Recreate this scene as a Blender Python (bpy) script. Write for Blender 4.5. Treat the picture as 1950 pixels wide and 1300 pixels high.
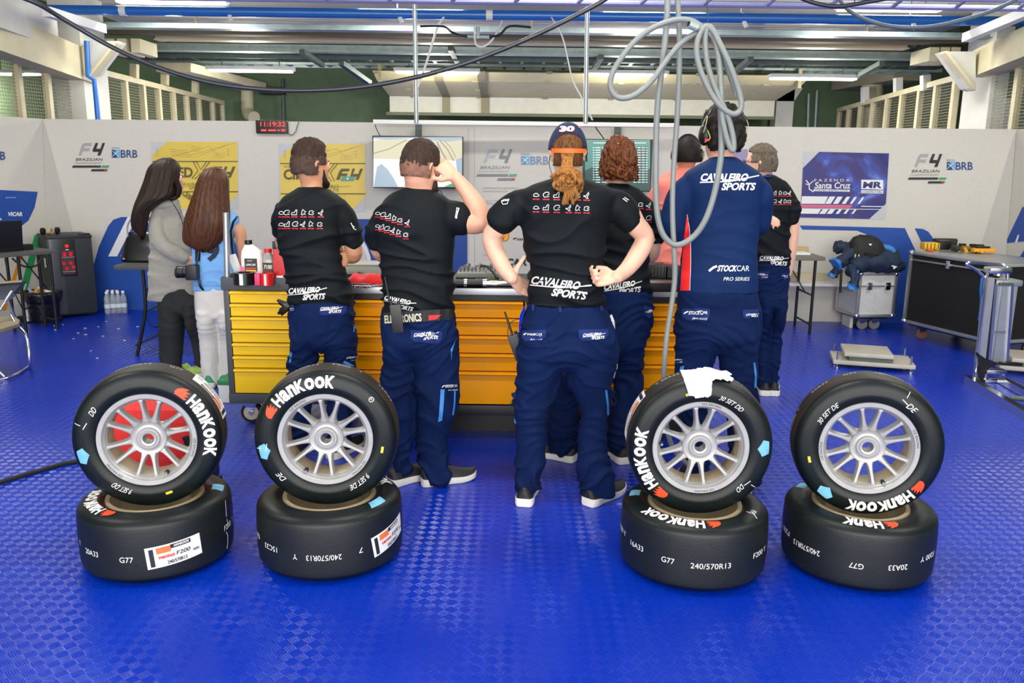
import bpy, bmesh, math, random
from mathutils import Vector as V, Matrix, noise, Quaternion
from mathutils.bvhtree import BVHTree
random.seed(7)
for o in list(bpy.data.objects): bpy.data.objects.remove(o)
SC = bpy.context.scene
COL = SC.collection
# ---------------------------------------------------------------- camera
W, H = 1950, 1300
FPX = 1600.0
PITCH = math.atan(337 / FPX); ROLL = math.radians(0.7); CH = 1.55
_cp, _sp, _cr, _sr = math.cos(PITCH), math.sin(PITCH), math.cos(ROLL), math.sin(ROLL)
FW = V((0, _cp, -_sp)); _U = V((0, _sp, _cp)); _R = V((1, 0, 0))
XI = _R * _cr + _U * _sr; YI = _U * _cr - _R * _sr
CAMP = V((0, 0, CH))
cd = bpy.data.cameras.new('camera'); cam = bpy.data.objects.new('camera', cd); COL.objects.link(cam)
cd.sensor_width = 36; cd.lens = FPX / W * 36; cd.clip_end = 100
cam.matrix_world = Matrix(((XI.x, YI.x, -FW.x, 0), (XI.y, YI.y, -FW.y, 0), (XI.z, YI.z, -FW.z, CH), (0, 0, 0, 1)))
SC.camera = cam
# ---------------------------------------------------------------- view, world, lights
SC.view_settings.view_transform = 'Standard'; SC.view_settings.look = 'None'
SC.view_settings.gamma = 1; SC.view_settings.use_curve_mapping = False
SC.view_settings.exposure = 0.4
wd = bpy.data.worlds.new('daylight'); SC.world = wd; wd.use_nodes = True
bg = wd.node_tree.nodes['Background']; bg.inputs[0].default_value = (1.0, 0.98, 0.94, 1); bg.inputs[1].default_value = 0.9
def area(name, loc, rot, sx, sy, w, col=(1, 1, 1), parent=None):
    l = bpy.data.lights.new(name, 'AREA'); l.shape = 'RECTANGLE'; l.size = sx; l.size_y = sy; l.energy = w; l.color = col
    o = bpy.data.objects.new(name, l); COL.objects.link(o); o.location = loc; o.rotation_euler = rot
    if parent: o.parent = parent
    return o
# daylight through the open garage front behind the camera
area('daylight_opening', (0, -2.2, 2.0), (math.radians(86), 0, 0), 9.0, 3.4, 430, (1.0, 0.97, 0.91))
# rows of ceiling lamps over the bay (above and behind the frame) and over the rear of the garage
for lx in (-3.4, 0.2, 3.6):
    area('bay_lamp', (lx, 3.0, 3.5), (0, 0, 0), 1.4, 0.3, 40, (1, 0.97, 0.88))
    area('bay_lamp', (lx, 6.2, 3.5), (0, 0, 0), 1.4, 0.3, 46, (1, 0.97, 0.88))

# ---------------------------------------------------------------- projection helpers (pixel of the photograph -> place in the room)
def ray(px, py): return FW + XI * ((px - W / 2) / FPX) + YI * ((H / 2 - py) / FPX)
def gp(px, py, z=0.0):
    d = ray(px, py); return CAMP + d * ((z - CH) / d.z)
def yp(px, py, Y):
    d = ray(px, py); return CAMP + d * (Y / d.y)
def onp(px, py, P, N):
    d = ray(px, py); return CAMP + d * ((P - CAMP).dot(N) / d.dot(N))

# ---------------------------------------------------------------- materials
def lin(h):
    h = h.lstrip('#'); c = [int(h[i:i + 2], 16) / 255 for i in (0, 2, 4)]
    return [x / 12.92 if x <= .04045 else ((x + .055) / 1.055) ** 2.4 for x in c] + [1]
MATS = {}
def mat(name, hexc=None, rough=.5, metal=0.0, var=(6, .06), bump=None, emit=None, trans=0, alpha=1, coat=0, spec=.5, stretch=None, sheen=0):
    if name in MATS: return MATS[name]
    m = bpy.data.materials.new(name); m.use_nodes = True; nt = m.node_tree; b = nt.nodes['Principled BSDF']
    c = lin(hexc)
    b.inputs['Roughness'].default_value = rough; b.inputs['Metallic'].default_value = metal
    b.inputs['Specular IOR Level'].default_value = spec
    b.inputs['Base Color'].default_value = c
    tc = nt.nodes.new('ShaderNodeTexCoord'); src = tc.outputs['Object']
    if stretch:
        mp = nt.nodes.new('ShaderNodeMapping'); mp.inputs['Scale'].default_value = stretch
        nt.links.new(src, mp.inputs[0]); src = mp.outputs[0]
    if var:
        n = nt.nodes.new('ShaderNodeTexNoise'); n.inputs['Scale'].default_value = var[0]; n.inputs['Detail'].default_value = 4
        nt.links.new(src, n.inputs['Vector'])
        r = nt.nodes.new('ShaderNodeMapRange'); r.inputs[1].default_value = .3; r.inputs[2].default_value = .7
        r.inputs[3].default_value = 1 - var[1]; r.inputs[4].default_value = 1 + var[1]
        nt.links.new(n.outputs[0], r.inputs[0])
        mx = nt.nodes.new('ShaderNodeVectorMath'); mx.operation = 'SCALE'; mx.inputs[0].default_value = c[:3]
        nt.links.new(r.outputs[0], mx.inputs['Scale']); nt.links.new(mx.outputs[0], b.inputs['Base Color'])
    if bump:
        n2 = nt.nodes.new('ShaderNodeTexNoise'); n2.inputs['Scale'].default_value = bump[0]; n2.inputs['Detail'].default_value = 3
        nt.links.new(src, n2.inputs['Vector'])
        bp = nt.nodes.new('ShaderNodeBump'); bp.inputs['Strength'].default_value = bump[1]; bp.inputs['Distance'].default_value = bump[2] if len(bump) > 2 else .004
        nt.links.new(n2.outputs[0], bp.inputs['Height']); nt.links.new(bp.outputs[0], b.inputs['Normal'])
    if emit:
        b.inputs['Emission Color'].default_value = lin(emit[0]); b.inputs['Emission Strength'].default_value = emit[1]
    if trans: b.inputs['Transmission Weight'].default_value = trans; b.inputs['IOR'].default_value = 1.3
    if alpha < 1: b.inputs['Alpha'].default_value = alpha
    if coat: b.inputs['Coat Weight'].default_value = coat; b.inputs['Coat Roughness'].default_value = .1
    if sheen: b.inputs['Sheen Weight'].default_value = sheen
    MATS[name] = m; return m

# ---------------------------------------------------------------- mesh builder
def frames(path, closed=False):
    n = len(path); T = []
    for i in range(n):
        a = path[(i - 1) % n] if (closed or i > 0) else path[0]; b = path[(i + 1) % n] if (closed or i < n - 1) else path[-1]
        t = (b - a); T.append(t.normalized() if t.length > 1e-9 else V((0, 0, 1)))
    up = V((0, 0, 1)) if abs(T[0].z) < .9 else V((1, 0, 0))
    N = [(up - T[0] * up.dot(T[0])).normalized()]
    for i in range(1, n):
        v = N[-1] - T[i] * N[-1].dot(T[i]); N.append(v.normalized() if v.length > 1e-9 else N[-1])
    return [(T[i], N[i], T[i].cross(N[i])) for i in range(n)]
def catmull(pts, k=4, closed=False):
    out = []; n = len(pts)
    rng = range(n if closed else n - 1)
    for i in rng:
        if closed: p0, p1, p2, p3 = (pts[(i + j) % n] for j in (-1, 0, 1, 2))
        else: p0, p1, p2, p3 = pts[max(i - 1, 0)], pts[i], pts[i + 1], pts[min(i + 2, n - 1)]
        for s in range(k):
            t = s / k
            out.append([.5 * ((2 * b) + (-a + c) * t + (2 * a - 5 * b + 4 * c - d) * t * t + (-a + 3 * b - 3 * c + d) * t ** 3) for a, b, c, d in zip(p0, p1, p2, p3)])
    if not closed: out.append(list(pts[-1]))
    return out
def cat3(pts, k=4, closed=False): return [V(p) for p in catmull([tuple(p) for p in pts], k, closed)]
class MB:
    def __init__(s): s.v = []; s.f = []; s.mi = []; s.m = []
    def _m(s, m):
        if m is None: m = s.m[-1] if s.m else None
        if m not in s.m: s.m.append(m)
        return s.m.index(m)
    def add(s, vs, fs, m=None, M=None):
        b = len(s.v); s.v += [(M @ V(v)) if M else V(v) for v in vs]
        k = s._m(m); s.f += [[b + i for i in f] for f in fs]; s.mi += [k] * len(fs); return s
    def box(s, c, sz, m=None, M=None, bev=0):
        x, y, z = [d / 2 for d in sz]
        if bev <= 0:
            vs = [V(c) + V((i * x, j * y, k * z)) for i in (-1, 1) for j in (-1, 1) for k in (-1, 1)]
            return s.add(vs, [(0, 1, 3, 2), (4, 6, 7, 5), (0, 4, 5, 1), (2, 3, 7, 6), (0, 2, 6, 4), (1, 5, 7, 3)], m, M)
        bm = bmesh.new(); bmesh.ops.create_cube(bm, size=1)
        for v in bm.verts: v.co = V((v.co.x * sz[0], v.co.y * sz[1], v.co.z * sz[2]))
        bmesh.ops.bevel(bm, geom=bm.edges[:], offset=min(bev, min(sz) * .45), segments=2, profile=.7, affect='EDGES')
        bm.verts.index_update()
        vs = [V(c) + v.co for v in bm.verts]; fs = [[v.index for v in f.verts] for f in bm.faces]; bm.free()
        return s.add(vs, fs, m, M)
    def bar(s, a, b, w, h, m=None, up=None):   # rectangular bar from a to b
        a, b = V(a), V(b); t = (b - a); L = t.length; t.normalize()
        u = V(up) if up else (V((0, 0, 1)) if abs(t.z) < .9 else V((0, 1, 0)))
        n = (u - t * u.dot(t)).normalized(); q = t.cross(n)
        M = Matrix(((t.x, q.x, n.x, 0), (t.y, q.y, n.y, 0), (t.z, q.z, n.z, 0), (0, 0, 0, 1)))
        return s.box((0, 0, 0), (L, w, h), m, Matrix.Translation((a + b) / 2) @ M)
    def tube(s, path, r, m=None, n=10, closed=False, caps=True, M=None):
        path = [V(p) for p in path]; fr = frames(path, closed); k = len(path)
        R = r if isinstance(r, (list, tuple)) else [r] * k
        vs = []; fs = []
        for i, (t, a, b) in enumerate(fr):
            for j in range(n):
                w = 2 * math.pi * j / n; vs.append(path[i] + (a * math.cos(w) + b * math.sin(w)) * R[i])
        for i in range(k if closed else k - 1):
            i2 = (i + 1) % k
            for j in range(n): fs.append((i * n + j, i * n + (j + 1) % n, i2 * n + (j + 1) % n, i2 * n + j))
        if caps and not closed: fs += [tuple(range(n))[::-1], tuple((k - 1) * n + j for j in range(n))]
        return s.add(vs, fs, m, M)
    def limb(s, pts, R, m=None, n=16, k=4):     # tapering limb with round ends
        q = catmull([tuple(p) + (r,) for p, r in zip(pts, R)], k) if k > 1 else [tuple(p) + (r,) for p, r in zip(pts, R)]
        P = [V(x[:3]) for x in q]; r = [x[3] for x in q]
        t0 = (P[0] - P[1]).normalized(); t1 = (P[-1] - P[-2]).normalized()
        A = [(P[0] + t0 * r[0] * c, r[0] * w) for c, w in ((.98, .15), (.8, .6), (.45, .88))]; B = [(P[-1] + t1 * r[-1] * c, r[-1] * w) for c, w in ((.45, .88), (.8, .6), (.98, .15))]
        return s.tube([a[0] for a in A] + P + [b[0] for b in B], [a[1] for a in A] + r + [b[1] for b in B], m, n)
    def loft(s, rings, m=None, closed=False, caps=True, M=None):
        n = len(rings[0]); k = len(rings); vs = [p for r in rings for p in r]; fs = []
        for i in range(k if closed else k - 1):
            i2 = (i + 1) % k
            for j in range(n): fs.append((i * n + j, i * n + (j + 1) % n, i2 * n + (j + 1) % n, i2 * n + j))
        if caps and not closed: fs += [tuple(range(n))[::-1], tuple((k - 1) * n + j for j in range(n))]
        return s.add(vs, fs, m, M)
    def lathe(s, prof, m=None, n=48, M=None, closed=False, a0=0, a1=2 * math.pi):
        full = abs(a1 - a0 - 2 * math.pi) < 1e-6; k = n if full else n + 1
        rings = [[V((r * math.cos(a0 + (a1 - a0) * i / n), r * math.sin(a0 + (a1 - a0) * i / n), z)) for r, z in prof] for i in range(k)]
        p = len(prof); vs = [q for r in rings for q in r]; fs = []
        for i in range(n):
            i2 = (i + 1) % k
            for j in range(p if closed else p - 1): fs.append((i * p + j, i2 * p + j, i2 * p + (j + 1) % p, i * p + (j + 1) % p))
        return s.add(vs, fs, m, M)
    def cyl(s, a, b, r, m=None, n=16): return s.tube([a, b], r, m, n)
    def prism(s, poly, h, m=None, M=None):
        n = len(poly); vs = [V((p[0], p[1], 0)) for p in poly] + [V((p[0], p[1], h)) for p in poly]
        return s.add(vs, [tuple(range(n))[::-1], tuple(range(n, 2 * n))] + [(i, (i + 1) % n, n + (i + 1) % n, n + i) for i in range(n)], m, M)
    def ball(s, c, r, m=None, nu=16, nv=10, M=None):
        r = r if isinstance(r, (list, tuple)) else (r, r, r); vs = [V(c) + V((0, 0, -r[2]))]; fs = []
        for i in range(1, nv):
            w = math.pi * i / nv - math.pi / 2
            for j in range(nu):
                u = 2 * math.pi * j / nu; vs.append(V(c) + V((r[0] * math.cos(w) * math.cos(u), r[1] * math.cos(w) * math.sin(u), r[2] * math.sin(w))))
        vs.append(V(c) + V((0, 0, r[2]))); L = len(vs) - 1
        for j in range(nu): fs.append((0, 1 + (j + 1) % nu, 1 + j)); fs.append((L, L - nu + j, L - nu + (j + 1) % nu))
        for i in range(nv - 2):
            for j in range(nu): a = 1 + i * nu; fs.append((a + j, a + (j + 1) % nu, a + nu + (j + 1) % nu, a + nu + j))
        return s.add(vs, fs, m, M)
    def shape(s, items, m, P):   # 2-d items mapped by P(u, v); faces whose points have no place are dropped
        for vs, fs in items:
            q = [P(x, y) for x, y in vs]
            ok = [f for f in fs if all(q[i] is not None for i in f)]
            q = [p if p is not None else V((0, 0, 0)) for p in q]
            used = sorted({i for f in ok for i in f}); ix = {a: b for b, a in enumerate(used)}
            s.add([q[i] for i in used], [[ix[i] for i in f] for f in ok], m)
        return s
    def build(s, name, parent=None, local=False, smooth=35, mesh_only=False):
        me = bpy.data.meshes.new(name)
        inv = None if (local or parent is None) else wm(parent).inverted()
        me.from_pydata([tuple(inv @ v) if inv else tuple(v) for v in s.v], [], s.f)
        for m in s.m: me.materials.append(m)
        me.polygons.foreach_set('material_index', s.mi)
        me.update()
        if smooth:
            me.polygons.foreach_set('use_smooth', [True] * len(me.polygons)); me.set_sharp_from_angle(angle=math.radians(smooth))
        if mesh_only: return me
        o = bpy.data.objects.new(name, me); COL.objects.link(o)
        if parent: o.parent = parent
        return o
def wm(o):
    M = o.matrix_basis.copy()
    while o.parent: o = o.parent; M = o.matrix_basis @ M
    return M
def tag(o, label=None, cat=None, group=None, kind=None):
    if label: o['label'] = label
    if cat: o['category'] = cat
    if group: o['group'] = group
    if kind: o['kind'] = kind
    return o
def thing(name, label, cat, loc=(0, 0, 0), rotz=0, group=None, M=None):
    o = bpy.data.objects.new(name, None); COL.objects.link(o); o.empty_display_size = .1
    if M is not None: o.matrix_basis = M
    else: o.location = loc; o.rotation_euler = (0, 0, rotz)
    bpy.context.view_layer.update()
    return tag(o, label, cat, group)
def origin(o, loc):           # puts a top-level mesh's origin at loc
    loc = V(loc); o.data.transform(Matrix.Translation(-loc)); o.location = loc; return o
def solo(mb, name, label, cat, group=None, loc=None, smooth=35):
    o = mb.build(name, smooth=smooth)
    if loc is None:
        xs = [v for v in mb.v]; loc = (sum(v.x for v in xs) / len(xs), sum(v.y for v in xs) / len(xs), min(v.z for v in xs))
    return tag(origin(o, loc), label, cat, group)
def struct(mb, name, smooth=0): return tag(mb.build(name, smooth=smooth), kind='structure')
def dup(root, loc=None, label=None, rotz=None, scale=None):
    r = root.copy(); COL.objects.link(r)
    if loc is not None: r.location = loc
    if rotz is not None: r.rotation_euler = (0, 0, rotz)
    if scale: r.scale = scale
    if label: r['label'] = label
    def kids(a, b):
        for ch in [x for x in a.children]:
            c = ch.copy(); COL.objects.link(c); c.parent = b; kids(ch, c)
    kids(root, r); return r

# ---------------------------------------------------------------- flat lettering and ribbons, in 2-d
_TX = {}
def text2d(s, bold=0.0):
    k = (s, bold)
    if k in _TX: return _TX[k]
    c = bpy.data.curves.new('t', 'FONT'); c.body = s; c.size = 1; c.offset = bold; c.resolution_u = 3; c.fill_mode = 'FRONT'
    o = bpy.data.objects.new('t', c); COL.objects.link(o); bpy.context.view_layer.update()
    ev = o.evaluated_get(bpy.context.evaluated_depsgraph_get()); me = ev.to_mesh()
    vs = [(v.co.x, v.co.y) for v in me.vertices]; fs = [tuple(p.vertices) for p in me.polygons]
    ev.to_mesh_clear(); bpy.data.objects.remove(o); bpy.data.curves.remove(c)
    x0 = min(v[0] for v in vs); x1 = max(v[0] for v in vs)
    _TX[k] = ([(x - x0, y) for x, y in vs], fs, x1 - x0); return _TX[k]
def slice2d(vs, fs, st):
    bm = bmesh.new(); bv = [bm.verts.new((x, y, 0)) for x, y in vs]
    for f in fs:
        try: bm.faces.new([bv[i] for i in f])
        except ValueError: pass
    for ax in (0, 1):
        lo = min(v[ax] for v in vs); hi = max(v[ax] for v in vs); k = int((hi - lo) / st)
        for i in range(1, k + 1):
            c = [0, 0, 0]; c[ax] = lo + i * st; n = [0, 0, 0]; n[ax] = 1
            bmesh.ops.bisect_plane(bm, geom=bm.verts[:] + bm.edges[:] + bm.faces[:], plane_co=c, plane_no=n)
    bm.verts.index_update()
    r = ([(v.co.x, v.co.y) for v in bm.verts], [tuple(v.index for v in f.verts) for f in bm.faces]); bm.free(); return r
def T(s, x, y, h, w=None, ang=0, shear=0, bold=0.02, up=-1, step=0, mid=False):
    """text with cap height h, left baseline at x, y; w fits the width; up=-1 when v runs down (pixels)"""
    vs, fs, wd_ = text2d(s, bold); sc = h / .69; sx = (w / wd_) if w else sc
    q = [(a * sx + shear * b * sc, b * sc) for a, b in vs]
    if step: q, fs = slice2d(q, fs, step)
    if mid: q = [(a - wd_ * sx / 2, b) for a, b in q]
    c, n = math.cos(ang), math.sin(ang)
    return ([(x + a * c - b * n, y + up * (a * n + b * c)) for a, b in q], fs)
def poly(*p): return (list(p), [tuple(range(len(p)))])
def rib(pts, w):
    vs = []; n = len(pts)
    for i, (x, y) in enumerate(pts):
        a = pts[max(i - 1, 0)]; b = pts[min(i + 1, n - 1)]; dx, dy = b[0] - a[0], b[1] - a[1]; L = math.hypot(dx, dy) or 1
        nx, ny = -dy / L * w / 2, dx / L * w / 2; vs += [(x + nx, y + ny), (x - nx, y - ny)]
    return (vs, [(2 * i, 2 * i + 1, 2 * i + 3, 2 * i + 2) for i in range(n - 1)])
def disc(x, y, r, n=16, ry=None): return poly(*[(x + r * math.cos(2 * math.pi * i / n), y + (ry or r) * math.sin(2 * math.pi * i / n)) for i in range(n)])
def grid(x0, y0, x1, y1, nx, ny):
    vs = [(x0 + (x1 - x0) * i / nx, y0 + (y1 - y0) * j / ny) for j in range(ny + 1) for i in range(nx + 1)]
    return (vs, [(j * (nx + 1) + i, j * (nx + 1) + i + 1, (j + 1) * (nx + 1) + i + 1, (j + 1) * (nx + 1) + i) for j in range(ny) for i in range(nx)])

# common materials
M_white = mat('white_paint', 'dcdcd8', .5, var=(3, .04))
M_black = mat('black_plastic', '0d0d0f', .4)
M_blackr = mat('black_rubber', '101112', .75)
M_chrome = mat('chrome', 'd8dade', .16, 1, var=(9, .05))
M_steel = mat('brushed_steel', 'a9adb0', .35, 1, var=(12, .1))
M_alu = mat('aluminium_profile', 'b9bcbd', .38, .85, var=(8, .08))
M_red = mat('red_plastic', 'c81a20', .4)
M_wprint = mat('white_print', 'f0f0ee', .55, var=None)
# ================================================================ SETTING
M_floor = bpy.data.materials.new('blue_checker_vinyl'); M_floor.use_nodes = True
def _floor():
    nt = M_floor.node_tree; b = nt.nodes['Principled BSDF']; L = nt.links
    def mth(op, a, c=None, d=None):
        n = nt.nodes.new('ShaderNodeMath'); n.operation = op
        for i, x in enumerate((a, c, d)):
            if x is None: continue
            if isinstance(x, (int, float)): n.inputs[i].default_value = x
            else: L.new(x, n.inputs[i])
        return n.outputs[0]
    g = nt.nodes.new('ShaderNodeNewGeometry'); sp = nt.nodes.new('ShaderNodeSeparateXYZ'); L.new(g.outputs['Position'], sp.inputs[0])
    X, Y = sp.outputs[0], sp.outputs[1]
    k = 1 / .036 / 1.4142
    u = mth('MULTIPLY', mth('ADD', X, Y), k); v = mth('MULTIPLY', mth('SUBTRACT', X, Y), k)
    par = mth('PINGPONG', mth('ADD', mth('FLOOR', u), mth('FLOOR', v)), 1)     # 0 / 1 checker
    fu = mth('FRACT', u); fv = mth('FRACT', v)
    w = mth('ADD', mth('MULTIPLY', fu, par), mth('MULTIPLY', fv, mth('SUBTRACT', 1, par)))
    o = mth('ADD', mth('MULTIPLY', fv, par), mth('MULTIPLY', fu, mth('SUBTRACT', 1, par)))
    s = mth('SINE', mth('MULTIPLY', w, 2 * math.pi * 5))
    ends = mth('SUBTRACT', 1, mth('POWER', mth('ABSOLUTE', mth('SUBTRACT', mth('MULTIPLY', o, 2), 1)), 6))
    slope = mth('MULTIPLY', mth('MULTIPLY', s, ends), .42)      # raised ribs: normals tilt across each rib
    sy = mth('MULTIPLY', slope, mth('SUBTRACT', mth('MULTIPLY', par, 2), 1))
    cx = nt.nodes.new('ShaderNodeCombineXYZ'); L.new(mth('MULTIPLY', slope, .707), cx.inputs[0]); L.new(mth('MULTIPLY', sy, .707), cx.inputs[1]); cx.inputs[2].default_value = 1
    bp = nt.nodes.new('ShaderNodeVectorMath'); bp.operation = 'NORMALIZE'; L.new(cx.outputs[0], bp.inputs[0])
    nz = nt.nodes.new('ShaderNodeTexNoise'); nz.inputs['Scale'].default_value = .9; nz.inputs['Detail'].default_value = 1.5; L.new(g.outputs['Position'], nz.inputs['Vector'])
    mr = nt.nodes.new('ShaderNodeMapRange'); mr.inputs[1].default_value = 0; mr.inputs[2].default_value = 1; mr.inputs[3].default_value = .12; mr.inputs[4].default_value = .30
    L.new(nz.outputs[0], mr.inputs[0]); L.new(mr.outputs[0], b.inputs['Roughness'])
    cr = nt.nodes.new('ShaderNodeValToRGB'); e = cr.color_ramp.elements
    e[0].position = .3; e[0].color = lin('0029a2'); e[1].position = .75; e[1].color = lin('0032b0')
    L.new(nz.outputs[0], cr.inputs[0]); L.new(cr.outputs[0], b.inputs['Base Color'])
    L.new(bp.outputs[0], b.inputs['Normal']); b.inputs['Specular IOR Level'].default_value = .5
_floor()
struct(MB().box((0, 6.5, -.05), (16, 19, .1), M_floor), 'floor')

M_wall = mat('panel_fabric', 'c6c3ba', .8, var=(40, .025), bump=(300, .15, .001))
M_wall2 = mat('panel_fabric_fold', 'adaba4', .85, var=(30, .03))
M_conc = mat('painted_concrete', 'd0cfc4', .8, var=(4, .07), bump=(60, .2, .003))
M_cream = mat('cream_paint', 'c8bf9c', .6, var=(5, .08))
M_green = mat('grey_green_block', '5a6e50', .85, var=(5, .1))
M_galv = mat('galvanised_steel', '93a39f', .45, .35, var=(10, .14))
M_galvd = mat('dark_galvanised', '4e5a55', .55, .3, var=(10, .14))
M_ceil = mat('ceiling_paint', 'c8c4ba', .9, var=(2, .06))
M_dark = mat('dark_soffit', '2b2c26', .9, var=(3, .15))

WA = V((-4.78, 8.78, 0)); WB = V((4.92, 8.50, 0)); WD = (WB - WA).normalized(); WN = V((WD.y, -WD.x, 0))  # normal towards the camera
ZT = 1.945
def wallbox(A, B, z0, z1, t, m, name):
    d = (B - A).normalized(); n = V((-d.y, d.x, 0))
    mb = MB(); vs = [A + V((0, 0, z0)), B + V((0, 0, z0)), B + V((0, 0, z1)), A + V((0, 0, z1))]
    vs += [v + n * t for v in vs]
    mb.add(vs, [(0, 1, 2, 3), (4, 7, 6, 5), (0, 4, 5, 1), (3, 2, 6, 7), (0, 3, 7, 4), (1, 5, 6, 2)], m); return struct(mb, name)
wallbox(WA, WB, 0, ZT, .06, M_wall, 'wall_back')
LA = V((-5.75, 5.8, 0)); wallbox(LA, WA, 0, ZT, .06, M_wall, 'wall_left')
RB = V((4.95, 5.4, 0)); wallbox(WB, RB, 0, ZT, .06, M_wall, 'wall_right')
def wallpt(px, py, off=.004): return onp(px, py, WA + WN * off, WN)
LN = (WA - LA).normalized(); LN = V((LN.y, -LN.x, 0)); RN = (RB - WB).normalized(); RN = V((RN.y, -RN.x, 0))
def leftpt(px, py, off=.004): return onp(px, py, LA + LN * off, LN)
def rightpt(px, py, off=.004): return onp(px, py, WB + RN * off, RN)
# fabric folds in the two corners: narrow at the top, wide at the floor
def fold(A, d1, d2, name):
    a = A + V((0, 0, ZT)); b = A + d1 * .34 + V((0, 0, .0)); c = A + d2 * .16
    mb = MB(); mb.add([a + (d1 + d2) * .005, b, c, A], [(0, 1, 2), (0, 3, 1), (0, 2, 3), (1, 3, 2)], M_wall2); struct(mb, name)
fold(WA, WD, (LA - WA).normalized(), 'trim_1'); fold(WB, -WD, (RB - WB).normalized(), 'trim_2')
# thin seams of the middle display panel
mb = MB()
for x in (891, 903):
    mb.shape([poly((x, 240), (x + 1.3, 240), (x + 1.3, 520), (x, 520))], M_wall2, lambda a, b: wallpt(a, b, .002))
mb.shape([poly((712, 239), (1290, 241), (1290, 242), (712, 240))], M_wall2, lambda a, b: wallpt(a, b, .003))
struct(mb, 'trim_3')

# building shell beyond the display panels
BY = 15.6
struct(MB().box((0, BY + .15, 2.1), (16, .3, 4.2), M_green), 'wall_rear')
struct(MB().box((0, 7.1, 4.2), (16, 18, .2), M_ceil), 'ceiling')
mb = MB(); mb.box((-7.9, 7, 2.1), (.2, 17.6, 4.2), M_green); struct(mb, 'wall_west')
mb = MB(); mb.box((7.9, 7, 2.1), (.2, 17.6, 4.2), M_green); struct(mb, 'wall_east')
struct(MB().box((.2, 11.15, 3.44), (11.2, 2.2, .12), M_ceil), 'ceiling_slab')
# white panel band behind the display wall, below the roller door
zz = lambda py, Y, px=975: yp(px, py, Y).z
a = yp(742, 225, 14.6); b = yp(1480, 240, 14.6)
struct(MB().box(((a.x + b.x) / 2, 14.75, 1.1), (b.x - a.x, .1, 2.2), M_white), 'wall_service')

# sectional roller door rolled back under the ceiling
def roller():
    dr = thing('sectional_door', 'cream sectional garage door partly rolled up behind the white display wall', 'garage door', (0, 14.5, 2.2))
    md = mat('cream_door', 'ccc08c', .6, var=(8, .05)); md2 = mat('pale_door', 'c2c2b4', .6, var=(8, .05)); ms = mat('door_seam', '7d7759', .6)
    prof = [(14.6, 219), (14.6, 186), (14.0, 172), (13.3, 156), (12.9, 138)]
    for i in range(4):
        (Y0, p0), (Y1, p1) = prof[i], prof[i + 1]
        mb = MB(); x0, x1 = (742, 1440)
        q = [yp(x0, p0, Y0), yp(x1, p0, Y0), yp(x1, p1, Y1), yp(x0, p1, Y1)]
        z0 = yp(975, p0, Y0).z; z1 = yp(975, p1, Y1).z
        for k in (0, 1): q[k].z = z0
        for k in (2, 3): q[k].z = z1
        q = [V((-2.1 if k in (0, 3) else 4.35, v.y, v.z)) for k, v in enumerate(q)]
        n = V((0, .05, .02)); mb.add(q + [v + n for v in q], [(0, 1, 2, 3), (4, 7, 6, 5), (0, 4, 5, 1), (3, 2, 6, 7), (0, 3, 7, 4), (1, 5, 6, 2)], md2 if i == 0 else md)
        o = mb.build('door_panel', dr, smooth=0)
        # brackets
        for x in (-1.7, -.6, .5, 1.6, 2.7, 3.8): MB().box((x, q[3].y - .03, q[3].z + .0), (.09, .04, .035), ms).build('hinge', o, smooth=0)
    mb = MB()
    for x in (-1.15, -.5):
        pts = [V((x, Y, yp(975, p, Y).z)) + V((0, -.03, 0)) for Y, p in prof]
        for a, b in zip(pts, pts[1:]): mb.bar(a, b, .13, .02, ms, up=(0, -1, .3))
    mb.build('reinforcing_strap', dr, smooth=0)
    for x in (-2.0, 4.2): MB().bar((x, 12.95, 2.7), (x, 12.95, 4.12), .05, .05, ms).build('door_hanger', dr, smooth=0)
    MB().box((1.1, 14.58, yp(975, 219, 14.6).z), (6.5, .07, .05), mat('door_rail', '5c604c', .6)).build('bottom_rail', dr, smooth=0)
roller()

# concrete columns with haunches, both sides
def column(sx, xa, xb, ytop, name, pts):
    Y = 10.3
    A = yp(xa, 230, Y); B = yp(xb, 230, Y)
    mb = MB().box(((A.x + B.x) / 2, Y, 2.1), (abs(B.x - A.x), .6, 4.1), M_conc)
    P = [yp(x, y, Y - .32) for x, y in pts]
    n = V((0, .2, 0)); mb.add(P + [p + n for p in P], [tuple(range(len(P))), tuple(range(len(P), 2 * len(P)))[::-1]] + [(i, (i + 1) % len(P), len(P) + (i + 1) % len(P), len(P) + i) for i in range(len(P))], M_conc)
    m2 = MB(); c = M_cream
    struct(mb, name)
    return A, B
column(-1, 136, 190, 80, 'column_left', [(168, 78), (226, 78), (178, 142), (168, 142)])
column(1, 1852, 1884, 96, 'column_right', [(1796, 98), (1858, 98), (1858, 172), (1846, 168)])
mb = MB()
mb.bar(yp(226, 82, 10.0), yp(178, 144, 10.0), .16, .03, M_cream, up=(1, 0, 1)); mb.bar(yp(1796, 100, 10.0), yp(1850, 170, 10.0), .16, .03, M_cream, up=(-1, 0, 1))
struct(mb, 'beam_haunch')
# longitudinal cream beams above the mesh screens
def beam(a, b, w, h, m, name): return struct(MB().bar(a, b, w, h, m), name)
beam(yp(-140, 15, 7.6), yp(158, 128, 10.2), .25, .36, M_cream, 'beam_left')
beam(yp(2090, 30, 7.6), yp(1872, 122, 10.2), .25, .3, M_cream, 'beam_right')
beam(yp(-160, -40, 7.2), yp(92, 60, 9.6), .2, .35, M_conc, 'beam_upper_left')

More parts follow.
